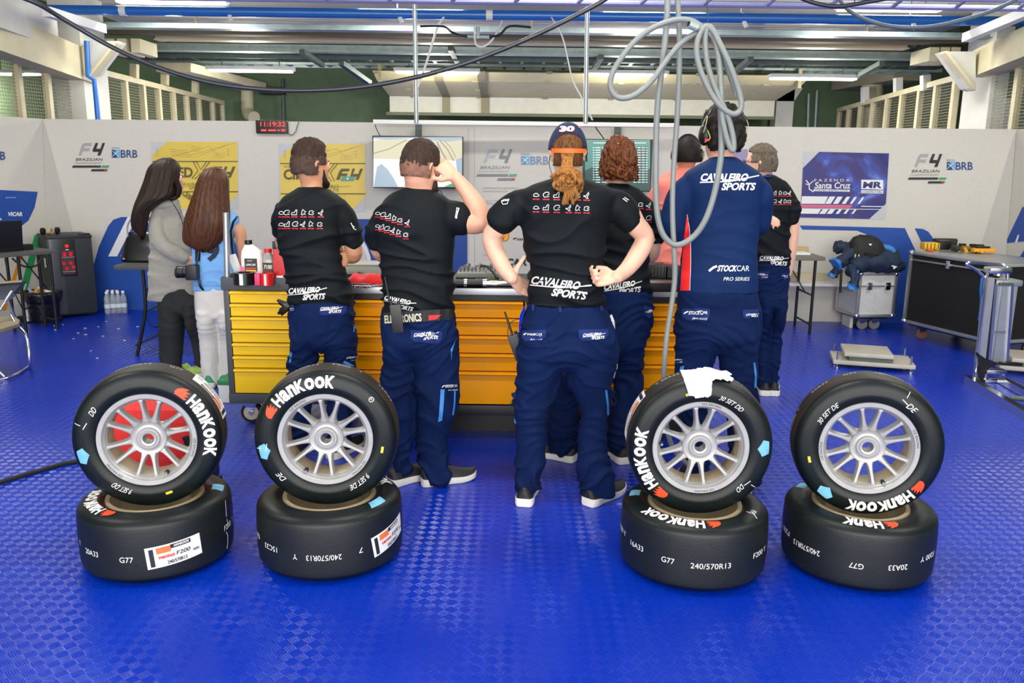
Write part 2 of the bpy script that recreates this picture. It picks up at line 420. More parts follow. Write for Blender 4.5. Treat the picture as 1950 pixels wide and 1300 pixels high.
M_meshw = bpy.data.materials.new('wire_mesh'); M_meshw.use_nodes = True
def _mesh():
    nt = M_meshw.node_tree; b = nt.nodes['Principled BSDF']; L = nt.links
    g = nt.nodes.new('ShaderNodeNewGeometry'); sp = nt.nodes.new('ShaderNodeSeparateXYZ'); L.new(g.outputs['Position'], sp.inputs[0])
    def m(op, a, c=None):
        n = nt.nodes.new('ShaderNodeMath'); n.operation = op
        for i, x in enumerate((a, c)):
            if x is None: continue
            if isinstance(x, (int, float)): n.inputs[i].default_value = x
            else: L.new(x, n.inputs[i])
        return n.outputs[0]
    f = lambda s: m('LESS_THAN', m('FRACT', m('MULTIPLY', s, 28)), .16)
    L.new(m('MAXIMUM', f(sp.outputs[1]), f(sp.outputs[2])), b.inputs['Alpha'])
    b.inputs['Base Color'].default_value = lin('7f7c63'); b.inputs['Roughness'].default_value = .6
_mesh()
# wire mesh screens on each side: frame, posts, mesh
def screen(name, label, pts_top, z0, x_of, posts, cat='mesh screen'):
    th = thing(name, label, cat, (pts_top[0].x, pts_top[0].y, z0))
    a, b = pts_top
    MB().bar(a, b, .08, .07, M_cream).build('top_rail', th, smooth=0)
    for t in posts:
        p = a.lerp(b, t); MB().box((p.x, p.y, (z0 + p.z) / 2), (.07, .07, p.z - z0), M_cream).build('post', th, smooth=0)
    MB().add([V((a.x, a.y, z0)), V((b.x, b.y, z0)), b, a], [(0, 1, 2, 3)], M_meshw).build('wire_mesh', th, smooth=0)
def scr(pA, yA, YA, pB, yB, YB, pxs, name, label):
    a = yp(pA, yA, YA); b = yp(pB, yB, YB); ts = []
    for px in pxs:
        best = min((abs((lambda q: (q - CAMP).dot(XI) / (q - CAMP).dot(FW) * FPX + W / 2)(a.lerp(b, t / 400)) - px), t / 400) for t in range(401)); ts.append(best[1])
    screen(name, label, (a, b), .9, None, ts)
scr(-150, 60, 8.0, 140, 118, 10.1, (-120, -40, 28, 84, 136), 'mesh_screen', 'wire mesh screen with cream posts at the far left above the side panel')
scr(192, 138, 10.7, 424, 196, 15.4, (196, 236, 270, 300, 328, 354, 378, 404, 423), 'mesh_screen', 'long wire mesh screen running back behind the left white column')
scr(1824, 148, 10.7, 1598, 210, 15.4, (1822, 1786, 1754, 1720, 1692, 1664, 1640, 1618, 1599), 'mesh_screen', 'long wire mesh screen running back behind the right white column')
scr(2060, 100, 8.3, 1890, 135, 10.1, (2030, 1944, 1892), 'mesh_screen', 'wire mesh screen with cream posts at the far right above the side panel')
# white boards seen behind the meshes
solo(MB().box((yp(116, 185, 10.6).x, 10.6, 1.28), (.28, .03, 2.55), M_white), 'board', 'white board leaning behind the left mesh screen next to the column', 'board')
solo(MB().box((yp(1908, 200, 10.6).x, 10.6, 1.2), (.3, .03, 2.4), M_white), 'board', 'white board leaning behind the right mesh screen next to the column', 'board')
# header posts above the long screens
mb = MB()
for px, p0, p1, Y in ((256, 122, 148, 11.6), (314, 137, 162, 12.7), (372, 154, 178, 14)):
    mb.bar(yp(px, p0, Y), yp(px, p1, Y), .09, .09, M_cream)
for px, p0, p1, Y in ((1762, 143, 172, 11.6), (1710, 148, 182, 12.7), (1647, 166, 196, 14)):
    mb.bar(yp(px, p0, Y), yp(px, p1, Y), .1, .1, M_white)
struct(mb, 'column_stub')

# rear columns, drain pipes
for px, Y, w, nm in ((1384, 15.2, .26, 'column_rear'), (1490, 15.2, .3, 'column_rear')):
    c = yp(px, 200, Y); mb = MB().box((c.x, Y, 1.6), (w, .3, 3.2), M_conc)
    top = zz(176, Y); mb.prism([(-w / 2, -.22), (w / 2, -.22), (w * .95, 0), (-w * .95, 0)], .3, M_conc, Matrix.Translation((c.x, Y + .15, top + .12)) @ Matrix.Rotation(math.radians(90), 4, 'X'))
    struct(mb, nm)
def pipe(name, label, pts, r, m, cat='pipe', group=None, k=1, n=12):
    P = cat3(pts, k) if k > 1 else [V(p) for p in pts]
    return solo(MB().tube(P, r, m, n), name, label, cat, group)
M_duct = mat('cream_duct', 'b9b394', .55)
pipe('duct_pipe', 'fat cream pipe ending in a downward elbow in front of the green rear wall', [yp(471, 165, 15.33), yp(471, 205, 15.33), yp(474, 218, 15.25), yp(484, 224, 15.1)], .11, M_duct, k=4)
pipe('conduit', 'thin grey conduit on the green rear wall, left of two standing side by side', [yp(1540, 178, 15.43), yp(1538, 243, 15.43)], .03, M_galv, group='conduits on the rear wall')
pipe('conduit', 'thin grey conduit on the green rear wall, right of two standing side by side', [yp(1556, 172, 15.43), yp(1552, 243, 15.43)], .03, M_galv, group='conduits on the rear wall')
pipe('conduit', 'thin grey conduit beside the cream duct on the rear wall', [yp(538, 150, 15.43), yp(540, 229, 15.43)], .03, M_galvd)
solo(MB().box(tuple(yp(519, 173, 15.32)), (.4, .26, .12), M_dark, bev=.02), 'junction_box', 'dark box mounted high on the rear wall beside the cream pipe', 'box')
pipe('rear_pipe', 'cream vertical pipe rising behind the right mesh screen', [yp(1661, 160, 14.4), yp(1661, 245, 14.4)], .17, M_duct)
# blue pipes
M_bpipe = mat('blue_pipe', '1462b4', .3, var=(2, .08), spec=.7)
bp_ = thing('compressed_air_pipe', 'long glossy blue pipe running across the whole ceiling', 'pipe', (0, 9.5, 3.1))
A = yp(30, 33, 9.5); B = yp(1925, 46, 9.5); z = (zz(33, 9.5) + .02)
MB().tube([V((A.x - .5, 9.5, z)), V((B.x + .5, 9.5, z))], .05, M_bpipe, 20).build('pipe_run', bp_)
for px in (236, 932): c = yp(px, 34, 9.5); MB().tube([V((c.x - .035, 9.5, z)), V((c.x + .035, 9.5, z))], .053, M_white, 20).build('joint_sleeve', bp_)
for px in (434, 757, 1411, 1733):
    c = yp(px, 34, 9.5); mb = MB().tube([V((c.x, 9.5, z + .06)), V((c.x, 9.5, 4.1))], .006, M_galv, 6).bar(V((c.x, 9.5, z + .05)), V((c.x + .05, 9.45, z - .1)), .04, .012, M_white)
    mb.build('pipe_hanger', bp_, smooth=0)
pipe('air_drop_pipe', 'thin blue pipe stepping down the left white column', [yp(165, 78, 9.9), yp(168, 145, 9.9), yp(180, 153, 9.9), yp(187, 232, 9.9)], .028, M_bpipe, 'pipe')
# ceiling steelwork as real channels running across the hall
def xbeam(name, label, p0, p1, Y, m, dy=.12, cat='beam', x0=None, x1=None, hang=False):
    za, zb = zz(p0, Y), zz(p1, Y); a = yp(x0 if x0 else 60, 80, Y).x; b = yp(x1 if x1 else 1890, 80, Y).x
    mb = MB().box(((a + b) / 2, Y, (za + zb) / 2), (b - a, dy, abs(za - zb)), m)
    mb.box(((a + b) / 2, Y - dy * .5 - .03, min(za, zb) + .006), (b - a, .06, .012), m)
    if hang:
        for x in (a + .5, (a + b) / 2, b - .5): mb.box((x, Y, (max(za, zb) + 3.382) / 2), (.03, .03, 3.382 - max(za, zb)), m)
    return solo(mb, name, label, cat, smooth=0)
xbeam('steel_channel', 'grey green galvanised channel just below the blue pipe', 53, 64, 10.2, M_galv, x0=90)
xbeam('timber_beam', 'dark brown beam hidden behind the first galvanised channel', 64, 75, 10.7, mat('brown_beam', '4c4438', .8), x0=120, x1=1830)
xbeam('conduit_tube', 'cream painted tube running below the dark brown beam', 76, 86, 11.0, mat('cream_tube', 'bfb193', .5), cat='tube', x0=300, x1=1725, hang=True)
xbeam('steel_channel', 'broad galvanised channel above the cable ladder', 91, 106, 11.6, M_galv, x0=290, x1=1790)
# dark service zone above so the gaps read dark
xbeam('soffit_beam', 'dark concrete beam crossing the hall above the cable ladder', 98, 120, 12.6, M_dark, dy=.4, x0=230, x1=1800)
def ladder(name, label, p, Y, m, w=.35, step=.3, x0=260, x1=1800, r=.02):
    th = thing(name, label, 'cable ladder', (0, Y, zz(p, Y)))
    a = yp(x0, 80, Y).x; b = yp(x1, 80, Y).x; z = zz(p, Y)
    for y in (Y, Y + w): MB().box(((a + b) / 2, y, z), (b - a, .025, .06), m).build('side_rail', th, smooth=0)
    x = a + .1
    while x < b: MB().box((x, Y + w / 2, z - .01), (.04, w, .025), m).build('rung', th, smooth=0); x += step
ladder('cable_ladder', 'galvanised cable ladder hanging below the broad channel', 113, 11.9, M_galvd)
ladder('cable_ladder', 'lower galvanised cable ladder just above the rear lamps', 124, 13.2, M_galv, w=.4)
# front ladder at the very top right, purple light painted into its colour
th = thing('front_ladder', 'tubular ladder rack in painted purple light crossing the top right of the hall', 'cable ladder', (2, 6.5, 2.7))
mp = mat('purple_lit_tube', '8a8cb8', .5, .1)
for p0, p1, Y in (((985, 3), (1990, 11), 6.6), ((985, -3), (1990, -10), 6.0)):
    pass
za = zz(6, 6.6, 1500); a = yp(200, -6, 6.6); b = yp(2000, 17, 6.6); a2 = yp(200, -26, 6.3); b2 = yp(2000, 0, 6.3)
MB().tube([a, b], .022, mp, 10).build('side_rail', th); MB().tube([a2, b2], .022, mp, 10).build('side_rail', th)
for i in range(15):
    t = (i + .5) / 15; MB().tube([a.lerp(b, t), a2.lerp(b2, t + .012)], .014, mp, 8).build('rung', th)
# hanging unistrut brackets in depth
mb = MB()
for i, (x0, y0, Y0, x1, y1, Y1, lab) in enumerate([(88, 22, 8.6, 195, 55, 9.6, 'pale bracket arm at the top left under the blue pipe'), (1840, 72, 9.6, 1960, 22, 8.4, 'pale bracket arm at the top right under the blue pipe')]):
    solo(MB().bar(yp(x0, y0, Y0), yp(x1, y1, Y1), .09, .09, M_white), 'bracket_arm', lab, 'bracket')
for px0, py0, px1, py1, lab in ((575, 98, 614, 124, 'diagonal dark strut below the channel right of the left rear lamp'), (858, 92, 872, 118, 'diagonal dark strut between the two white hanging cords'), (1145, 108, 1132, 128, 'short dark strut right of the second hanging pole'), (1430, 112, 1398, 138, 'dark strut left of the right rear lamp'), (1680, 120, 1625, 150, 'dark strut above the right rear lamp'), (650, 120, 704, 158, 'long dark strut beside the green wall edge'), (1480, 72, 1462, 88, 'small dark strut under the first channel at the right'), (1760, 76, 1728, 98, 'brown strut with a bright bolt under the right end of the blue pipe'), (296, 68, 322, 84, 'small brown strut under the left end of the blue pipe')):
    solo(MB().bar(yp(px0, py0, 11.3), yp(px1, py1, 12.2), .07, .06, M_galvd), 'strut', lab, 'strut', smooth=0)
# duct boxes left and right
for xs, lab in (((222, 245, 270), 'row of three cream duct blocks at the top of the left column'), ((1755, 1775, 1795), 'row of three cream duct blocks at the top of the right column')):
    mb = MB()
    for x in xs: mb.box(tuple(yp(x + 5, 92 if x < 900 else 108, 10.9)), (.11, .5, .16), M_cream, Matrix.Identity(4))
    solo(mb, 'duct_block', lab, 'duct', smooth=0)
solo(MB().bar(yp(330, 128, 12.2), yp(480, 165, 15), .5, .12, M_cream), 'air_duct', 'flat cream duct above the left mesh screen', 'duct', smooth=0)
solo(MB().bar(yp(1728, 136, 13.6), yp(1606, 158, 15.3), .45, .26, mat('dim_cream', '9b947a', .7)), 'air_duct', 'boxed cream duct above the right mesh screen', 'duct', smooth=0)
# ceiling ribs behind the lamps: pale slab edge strips
for i, (p0, p1, Y) in enumerate(((-2, 3, 10.3), (46, 49, 11.9))):
    xbeam('ceiling_rib', ('upper' if i == 0 else 'lower') + ' pale concrete rib of the ceiling behind the blue pipe', p0, p1, Y, M_ceil, dy=.25, cat='ceiling rib', x0=230, x1=1650)

# ceiling lamps
M_tube = mat('lit_tube', 'ffffff', .5, var=None, emit=('fffdf4', 7)); M_lamp = mat('lamp_housing', 'cfd0cc', .45)
def lamp(x0, x1, py, Y, label, L=1.25):
    a = yp(x0, py, Y); b = yp(x1, py, Y); c = (a + b) / 2; L = (b - a).length
    th = thing('ceiling_lamp', label, 'ceiling lamp', c, group='strip lamps under the ceiling')
    rz = 0
    MB().box((c.x, c.y, c.z + .045), (L + .06, .2, .05), M_lamp, bev=.01).build('housing', th)
    MB().box((c.x, c.y, c.z + .01), (L, .15, .022), M_tube, bev=.008).build('light_tube', th)
    for s in (-1, 1): MB().tube([(c.x + s * L * .35, c.y, c.z + .07), (c.x + s * L * .35, c.y, 4.1)], .006, M_galvd, 6).build('hanging_wire', th)
    l = area('lamp_light', (0, 0, -.01), (0, 0, 0), L, .14, 22, (1, .97, .88), th)
    pl = bpy.data.lights.new('tube_glow', 'POINT'); pl.energy = 58 if Y > 11 else 13; pl.color = (1, .96, .84); pl.shadow_soft_size = .12; po = bpy.data.objects.new('tube_glow', pl); COL.objects.link(po); po.parent = th; po.location = (0, 0, -.14)
lamp(226, 430, 7, 9.6, 'lit strip lamp at the top left above the blue pipe')
lamp(684, 880, 5, 9.6, 'lit strip lamp above the left hanging pole')
lamp(1150, 1343, 9, 9.6, 'lit strip lamp above the right hanging pole')
lamp(1597, 1790, 21, 9.6, 'lit strip lamp at the top right above the blue pipe')
lamp(400, 556, 137, 12.1, 'lit strip lamp hanging in front of the green wall at left')
lamp(755, 910, 140, 12.6, 'lit strip lamp in front of the roller door, just behind the left pole')
lamp(1120, 1268, 144, 12.6, 'lit strip lamp in front of the roller door, behind the right pole and hose loop')
lamp(1468, 1628, 152, 12.1, 'lit strip lamp hanging above the green wall at right')
lamp(-10, 78, 143, 12.8, 'lit strip lamp seen through the left mesh screen')

# hanging poles and bar carrying the screens
M_pole = mat('zinc_pole', 'a3abad', .35, .7, var=(6, .1))
for px, x2, lab in ((790, 793, 'round zinc pole hanging down left above the first screen'), (1118, 1115, 'round zinc pole hanging down above the capped mechanic')):
    c = yp(px, 120, 8.35)
    solo(MB().tube([yp(px - (1 if px < 900 else -1), -25, 8.3), yp(x2, 234, 8.3)], .021, M_pole, 14), 'hanging_pole', lab, 'pole')
a = yp(712, 236, 8.35); b = yp(1290, 240, 8.35)
solo(MB().box(((a.x + b.x) / 2, 8.35, ZT - .01), (b.x - a.x, .1, .04), M_white, bev=.006), 'screen_rail', 'long white rail along the top of the display wall carrying both screens', 'rail')
# ================================================================ PRINTS ON THE DISPLAY WALLS (real stickers / prints lying on the fabric)
NV = None
m_gold = mat('gold_vinyl', 'd4ba50', .35, var=(1.2, .12)); m_goldd = mat('gold_print', '7a6e3c', .5, var=None); m_gold2 = mat('gold_grey_print', '8c8250', .5, var=None)
m_olive = mat('olive_print', '55502e', .5, var=None)
m_backg = mat('pale_backing', 'b7babd', .6, var=(3, .03))
m_bluep = mat('royal_blue_print', '17469a', .55, var=(2, .05)); m_bluepd = mat('deep_blue_print', '1b3f8c', .55, var=(2, .05))
m_dk = mat('dark_print', '26272b', .5, var=None); m_gr = mat('grey_print', '85878c', .5, var=None); m_lgr = mat('light_grey_print', '9a9ca1', .5, var=None)
m_grn = mat('green_print', '2f9a5c', .5, var=None); m_org = mat('orange_print', 'd78a1c', .5, var=None); m_wh = mat('wall_white_print', 'd9dbdd', .6, var=None)
m_sky = mat('sky_blue_print', '5aa6d4', .5, var=None); m_brb = mat('bank_blue_print', '17427c', .5, var=None); m_teal = mat('teal_print', '4f9a84', .5, var=None)
m_redp = mat('red_print', 'c02a30', .5, var=None)
def art(name, label, cat, layers, P, group=None):
    """layers: list of (items, material[, part name])"""
    allv = []
    root = None
    for k, l in enumerate(layers):
        mb = MB(); off = .003 + .0012 * k
        mb.shape(l[0], l[1], lambda a, b: P(a, b, off))
        if root is None:
            root = mb.build(name, smooth=0); c = sum(mb.v, V()) / len(mb.v); origin(root, c); tag(root, label, cat, group)
            bpy.context.view_layer.update()
        else:
            mb.build(l[2] if len(l) > 2 else 'print', root, smooth=0)
    return root
def f4logo(x, y, s, label, P, fade=0):
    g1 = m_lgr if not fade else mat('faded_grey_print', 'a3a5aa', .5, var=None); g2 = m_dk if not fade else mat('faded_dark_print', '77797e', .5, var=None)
    t = lambda dx, dy: (x + dx * s, y + dy * s)
    F = [poly(t(10, 24), t(17, 4), t(21, 0), t(36, 0), t(34, 6), t(22, 6), t(20, 10), t(32, 10), t(30, 16), t(18, 16), t(15, 24))]
    Q = [poly(t(43, 0), t(48, 0), t(44, 11), t(52, 11), t(56, 0), t(61, 0), t(52, 24), t(46, 24), t(49, 17), t(38, 17), t(37, 14))]
    return art('championship_logo', label, 'logo', [
        (F, g1), (Q, g2, 'numeral'),
        ([T('BRAZILIAN', *t(5, 34), 5.2 * s, 50 * s, shear=.25, bold=.0)], g2, 'lettering'),
        ([T('CHAMPIONSHIP', *t(2, 40), 3.6 * s, 52 * s, shear=.25, bold=0)], g1, 'lettering'),
        ([poly(t(0, 43), t(54, 43), t(52, 47), t(-2, 47)), poly(t(36, 50), t(66, 50), t(64, 54), t(34, 54))], g2, 'dark_bar'),
        ([poly(t(56, 43), t(69, 43), t(67, 47), t(54, 47))], m_teal if fade else m_grn, 'green_bar'),
        ([poly(t(60, 50.6), t(65, 50.6), t(63.6, 53.6), t(59, 53.6))], m_redp, 'red_mark')], P)
def brb(x, y, s, label, P, fade=0, part=None):
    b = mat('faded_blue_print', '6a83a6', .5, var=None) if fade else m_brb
    t = lambda dx, dy: (x + dx * s, y + dy * s)
    sq = [poly(t(0, 0), t(15, 0), t(15, 15), t(0, 15))]
    return art('bank_logo', label, 'logo', [
        (sq, b), ([poly(t(5, 0), t(15, 0), t(15, 15), t(10, 15), t(10, 8))], m_sky, 'light_panel'), ([rib([t(2, 3), t(6, 6), t(12, 13)], 1.1 * s), rib([t(1, 13), t(6, 7), t(13, 2)], .9 * s), disc(*t(7, 7), 2 * s, 10)], m_wh, 'star_mark'),
        ([T('BRB', *t(16.5, 14.5), 14 * s, 31 * s, bold=.012)], b, 'lettering'), ([T('banco', *t(0, -2), 4 * s, 15 * s, bold=0)], m_gr, 'lettering')], P)
f4logo(139, 272, 1.0, 'grey and black F4 championship logo on the left of the display wall', wallpt)
brb(213, 285, 1.02, 'blue bank logo left of the first gold banner', wallpt)
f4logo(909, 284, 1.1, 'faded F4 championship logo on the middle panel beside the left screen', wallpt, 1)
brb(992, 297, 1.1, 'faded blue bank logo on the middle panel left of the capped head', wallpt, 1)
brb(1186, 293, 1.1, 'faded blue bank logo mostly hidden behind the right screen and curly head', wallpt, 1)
f4logo(1731, 293, 1.04, 'grey and black F4 championship logo on the right above the black flight case', wallpt)
brb(1803, 308, 1.04, 'blue bank logo at the right end of the display wall', wallpt)
brb(-42, 288, 1.1, 'blue bank logo cut by the left photo edge', leftpt)
def gold(dx, dy, label):
    s = lambda pts: [(a + dx, b + dy) for a, b in pts]
    P2 = lambda *p: poly(*s(p)); tt = lambda st, x, y, h, w=None, **k: T(st, x + dx, y + dy, h, w, **k)
    th = [rib(s([(a, b), (c, d)]), .6) for a, b, c, d in ((604, 300, 690, 276), (612, 304, 676, 280), (560, 305, 640, 283), (640, 282, 660, 300))]
    lines = [rib(s([(565 + i * 2, 288 + i * 4), (600 + i * 3, 291 + i * 4)]), .7) for i in range(4)] + [rib(s([(606, 282 + i * 4), (626, 285 + i * 4)]), .6) for i in range(3)] + [rib(s([(648, 296 + i * 3), (672, 295 + i * 3)]), .4) for i in range(4)]
    ticks = [rib(s([(x, 288 + k * 4), (x + 3, 288 + k * 4)]), 1.3) for x in (541, 676) for k in range(4)]
    X = [rib(s([(611, 312), (618, 312), (625, 327), (636, 312)]), 1.4), rib(s([(611, 312), (620, 329), (608, 344), (615, 344), (624, 333), (630, 344), (637, 344), (629, 329), (643, 311)]), 1.4)]
    F = [P2((640, 342), (646, 326), (650, 321), (666, 321), (664, 326), (652, 326), (650, 330), (662, 330), (660, 335), (649, 335), (646, 342))]
    Q = [P2((671, 321), (676, 321), (672, 331), (682, 331), (686, 321), (691, 321), (682, 342), (677, 342), (680, 336), (667, 336))]
    return art('gold_banner', label, 'banner', [
        ([P2((530, 274), (697, 274), (697, 403), (530, 403))], m_backg),
        ([P2((533, 299), (561, 274), (695, 274), (696, 375), (668, 402), (535, 402))], m_gold, 'gold_field'),
        (th + lines + ticks, m_gold2, 'line_print'),
        ([P2((533, 310.4), (696, 310.4), (696, 312.2), (533, 312.2)), P2((534, 368), (696, 368), (696, 370), (534, 370))], m_olive, 'divider'),
        ([tt('EQUIPE', 541, 319, 4, 28, bold=0)], m_goldd, 'lettering'),
        ([tt('CIMED', 540, 341, 18, 70, bold=.03)] , m_olive, 'lettering'),
        (X, m_olive, 'outline_letter'), (F + Q, m_olive, 'lettering'),
        ([P2((652, 336), (677, 336), (673, 344), (648, 344))], m_teal, 'teal_flag'), ([disc(662 + dx, 340 + dy, 2.2, 12)], m_wh, 'disc'),
        ([tt('CAVALEIRO', 582, 357, 5.5, 62, shear=.3, bold=0), rib(s([(582, 359.5), (668, 354)]), .6), tt('SPORTS', 602, 364.5, 5.5, 42, shear=.3, bold=0)], m_goldd, 'lettering'),
        ([tt('CIMED', 626, 389, 9, 40, ang=math.radians(145), bold=.03), rib(s([(560, 378), (660, 373)]), .4)] + [rib(s([(556 + i * 3, 392), (556 + i * 3, 398)]), 1) for i in range(6)], m_goldd, 'lettering')], wallpt)
gold(-243, -4, 'gold sponsor banner behind the two women'); gold(0, 0, 'gold sponsor banner behind the mechanic with folded arms')
art('blue_graphic', 'large blue shape with orange and green dashes behind the fridge and grey blazer', 'wall graphic', [
    ([poly((150, 604), (188, 470), (206, 430), (216, 418), (231, 413), (418, 413), (432, 420), (470, 520), (480, 608))], m_bluep),
    ([poly((206, 488), (223, 488), (261, 413), (243, 413))], m_wh, 'white_stripe'),
    ([poly((229, 488), (234, 488), (242, 472), (237, 472))], m_org, 'orange_dash'), ([poly((240, 489), (252, 489), (260, 473), (247, 473))], m_grn, 'green_dash')], wallpt)
art('blue_graphic', 'blue shape with a slanted left edge between the two left mechanics', 'wall graphic', [
    ([poly((668, 417), (890, 417), (890, 500), (878, 520), (706, 520), (705, 490), (698, 470))], m_bluepd), ([poly((660, 417), (668, 417), (699, 470), (706, 490), (706, 520), (700, 520), (699, 490), (690, 470))], m_wh, 'white_edge')], wallpt)
art('blue_graphic', 'small blue shape showing beside the salmon shirt', 'wall graphic', [([poly((1130, 425), (1270, 428), (1270, 520), (1150, 520))], m_bluepd)], wallpt)
# middle panel small print
def small(name, label, items, m, P=wallpt, cat='lettering', more=()):
    return art(name, label, cat, [(items, m)] + list(more), P)
small('wall_lettering', 'two lines of small grey certification text on the middle panel', [T('CAMPEONATO CERTIFICADO', 919, 360, 3.4, 68, bold=0), T('E HOMOLOGADO POR', 919, 366, 3.4, 48, bold=0)], m_gr)
small('wall_lettering', 'tiny grey swoosh logo below the certification text', [T('FIA ACTION', 926, 384, 3, 22, shear=.2, bold=0), rib([(918, 388), (932, 386), (942, 389)], .8), rib([(928, 390), (938, 388)], .8)], m_gr)
sh = [(952, 458)] + [(958 + 10.5 * math.cos(math.radians(a)), 449 - 11 * math.sin(math.radians(a)) - (0 if k % 2 else 1)) for k, a in enumerate(range(200, -21, -20))] + [(964, 458)]
small('scallop_logo', 'yellow and red scallop shell logo beside the left elbow of the capped mechanic', [poly(*[((a - 958) * 1.14 + 958, (b - 448) * 1.12 + 448) for a, b in sh])], m_redp, cat='logo', more=[([poly(*sh)], mat('yellow_print', 'eeb22c', .5, var=None), 'shell'), ([rib([(958, 457), (958 + 9 * math.cos(math.radians(a)), 449 - 10 * math.sin(math.radians(a)))], .6) for a in (20, 50, 75, 105, 130, 160)], m_redp, 'shell_rays')])
small('wall_lettering', 'small dark tyre brand lettering right of the shell logo', [T('HANKOOK', 984, 458, 5, 34, shear=.15, bold=.03), rib([(977, 455), (983, 453)], 2.5)], m_dk)
small('wall_lettering', 'tiny grey oval mark low on the middle panel', [rib([(919, 485), (930, 486), (941, 484)], .8)], m_gr)
small('wall_lettering', 'bold black sponsor word partly hidden behind the capped mechanic', [T('VICAR', 944, 505, 12, 60, shear=.15, bold=.05)], m_dk)
art('small_graphic', 'pale purple patch showing between the tall mechanic and the grey haired man', 'wall graphic', [([poly((1392, 284), (1424, 284), (1424, 320), (1392, 320))], mat('pale_purple', '8f8aa8', .6))], wallpt)
# left wall
art('blue_graphic', 'blue sponsor shape on the left side panel above the laptop', 'wall graphic', [
    ([poly((-200, 352), (72, 365), (66, 395), (54, 420), (40, 431), (20, 437), (-200, 446))], m_bluep), ([poly((-200, 452), (42, 446), (40, 452), (34, 460), (-200, 470))], m_bluep, 'blue_strip'),
    ([T('VICAR', 14, 411, 7, 29, shear=.15, bold=.05), rib([(-10, 418), (3, 417)], 3)], m_wh, 'lettering'), ([T('powered by', 11, 377, 2.6, 19, bold=0)], m_wh, 'lettering')], leftpt)
art('green_stripe', 'slanted green stripe low on the left side panel behind the table', 'wall graphic', [([poly((66, 447), (79, 446), (52, 552), (38, 553))], m_grn), ([poly((48, 540), (51, 540), (47, 552), (44, 552))], m_wh, 'white_dash')], leftpt)
art('orange_stripe', 'slanted orange stripe low on the left side panel behind the folding chair', 'wall graphic', [([poly((37, 488), (44, 486), (12, 590), (3, 591))], m_org)], leftpt)
# right side
m_neb = bpy.data.materials.new('nebula_print'); m_neb.use_nodes = True
def _neb():
    nt = m_neb.node_tree; b = nt.nodes['Principled BSDF']; g = nt.nodes.new('ShaderNodeNewGeometry')
    n = nt.nodes.new('ShaderNodeTexNoise'); n.inputs['Scale'].default_value = 2.2; n.inputs['Detail'].default_value = 8; n.inputs['Distortion'].default_value = 1.5
    nt.links.new(g.outputs['Position'], n.inputs['Vector']); r = nt.nodes.new('ShaderNodeValToRGB'); e = r.color_ramp.elements
    e[0].position = .33; e[0].color = lin('1c2560'); e[1].position = .8; e[1].color = lin('8a9ad8')
    for p, c in ((.45, '27307a'), (.55, '3c2f66'), (.62, '35489a')): q = e.new(p); q.color = lin(c)
    nt.links.new(n.outputs[0], r.inputs[0]); nt.links.new(r.outputs[0], b.inputs['Base Color']); b.inputs['Roughness'].default_value = .5
_neb()
m_pink = mat('pink_print', 'c2607e', .5, var=None); m_navyp = mat('navy_print', '232a66', .5, var=None)
sl = []
for k, (x, w) in enumerate(((1574, 11), (1589, 10), (1606, 7), (1621, 5), (1636, 4))): sl.append(poly((x + 6, 374 + k * .3), (x + 6 + w, 374 + k * .3), (x + w - 3, 388), (x - 3, 388)))
for k, (x, w) in enumerate(((1563, 11), (1577, 10), (1594, 6), (1609, 5), (1624, 4))): sl.append(poly((x + 4, 398), (x + 4 + w, 398), (x + w - 3, 407), (x - 3, 407)))
art('sponsor_banner', 'blue purple starry sponsor banner with two logos on the right of the display wall', 'banner', [
    ([poly((1530, 288), (1694, 291), (1687, 418), (1524, 415))], m_backg),
    ([poly((1529, 320), (1560, 289), (1693, 292), (1687, 388), (1655, 417), (1524, 414))], m_neb, 'starry_field'),
    ([poly((1527, 373.5), (1577, 374), (1570, 388), (1526, 387.6)), poly((1526, 396.5), (1564, 397), (1558, 407), (1525, 406.5))] + sl, m_wh, 'white_stripe'),
    ([poly((1526, 388.8), (1624, 390), (1620, 396.6), (1525, 395.6))], m_pink, 'pink_stripe'),
    ([poly((1640, 391.8), (1684, 392.4), (1681, 394), (1640, 393.4)), poly((1560, 396.8), (1676, 398), (1675, 399), (1560, 398))], m_wh, 'white_line'),
    ([T('F A Z E N D A', 1551, 345.5, 5, 67, bold=0), T('Santa Cruz', 1551, 358.5, 11.5, 68, shear=.15, bold=.02), rib([(1535, 343), (1541, 351), (1541, 360), (1549, 365)], 2.2), rib([(1534, 350), (1540, 352), (1549, 344)], 1.6)], m_wh, 'lettering'),
    ([poly((1549, 360), (1618, 361), (1618, 365), (1549, 364))], m_wh, 'caption_bar'), ([T('CAFES ESPECIAIS', 1552, 363.8, 2.6, 62, bold=0)], m_navyp, 'lettering'),
    ([poly((1640, 342), (1682, 342.6), (1682, 361), (1640, 360)), poly((1640, 362), (1682, 362.6), (1682, 368.5), (1640, 368))], m_wh, 'logo_box'),
    ([T('MR', 1643, 357.5, 11, 36, shear=.15, bold=.04)], m_navyp, 'lettering'), ([T('CONSTRUTORA', 1642, 367.4, 4, 38, bold=0)], m_navyp, 'lettering')], wallpt)
art('blue_graphic', 'long blue shape with a curved cut out behind the two flight cases', 'wall graphic', [
    ([poly((1523, 429), (1723, 434), (1744, 478), (1744, 520), (1720, 615), (1668, 615), (1663, 470), (1650, 446), (1632, 439), (1528, 437))], m_bluep),
    ([poly((1742, 434.5), (1757, 435.5), (1768, 441), (1776, 452), (1812, 560), (1800, 560), (1762, 476))], m_bluep, 'blue_fin')], wallpt)
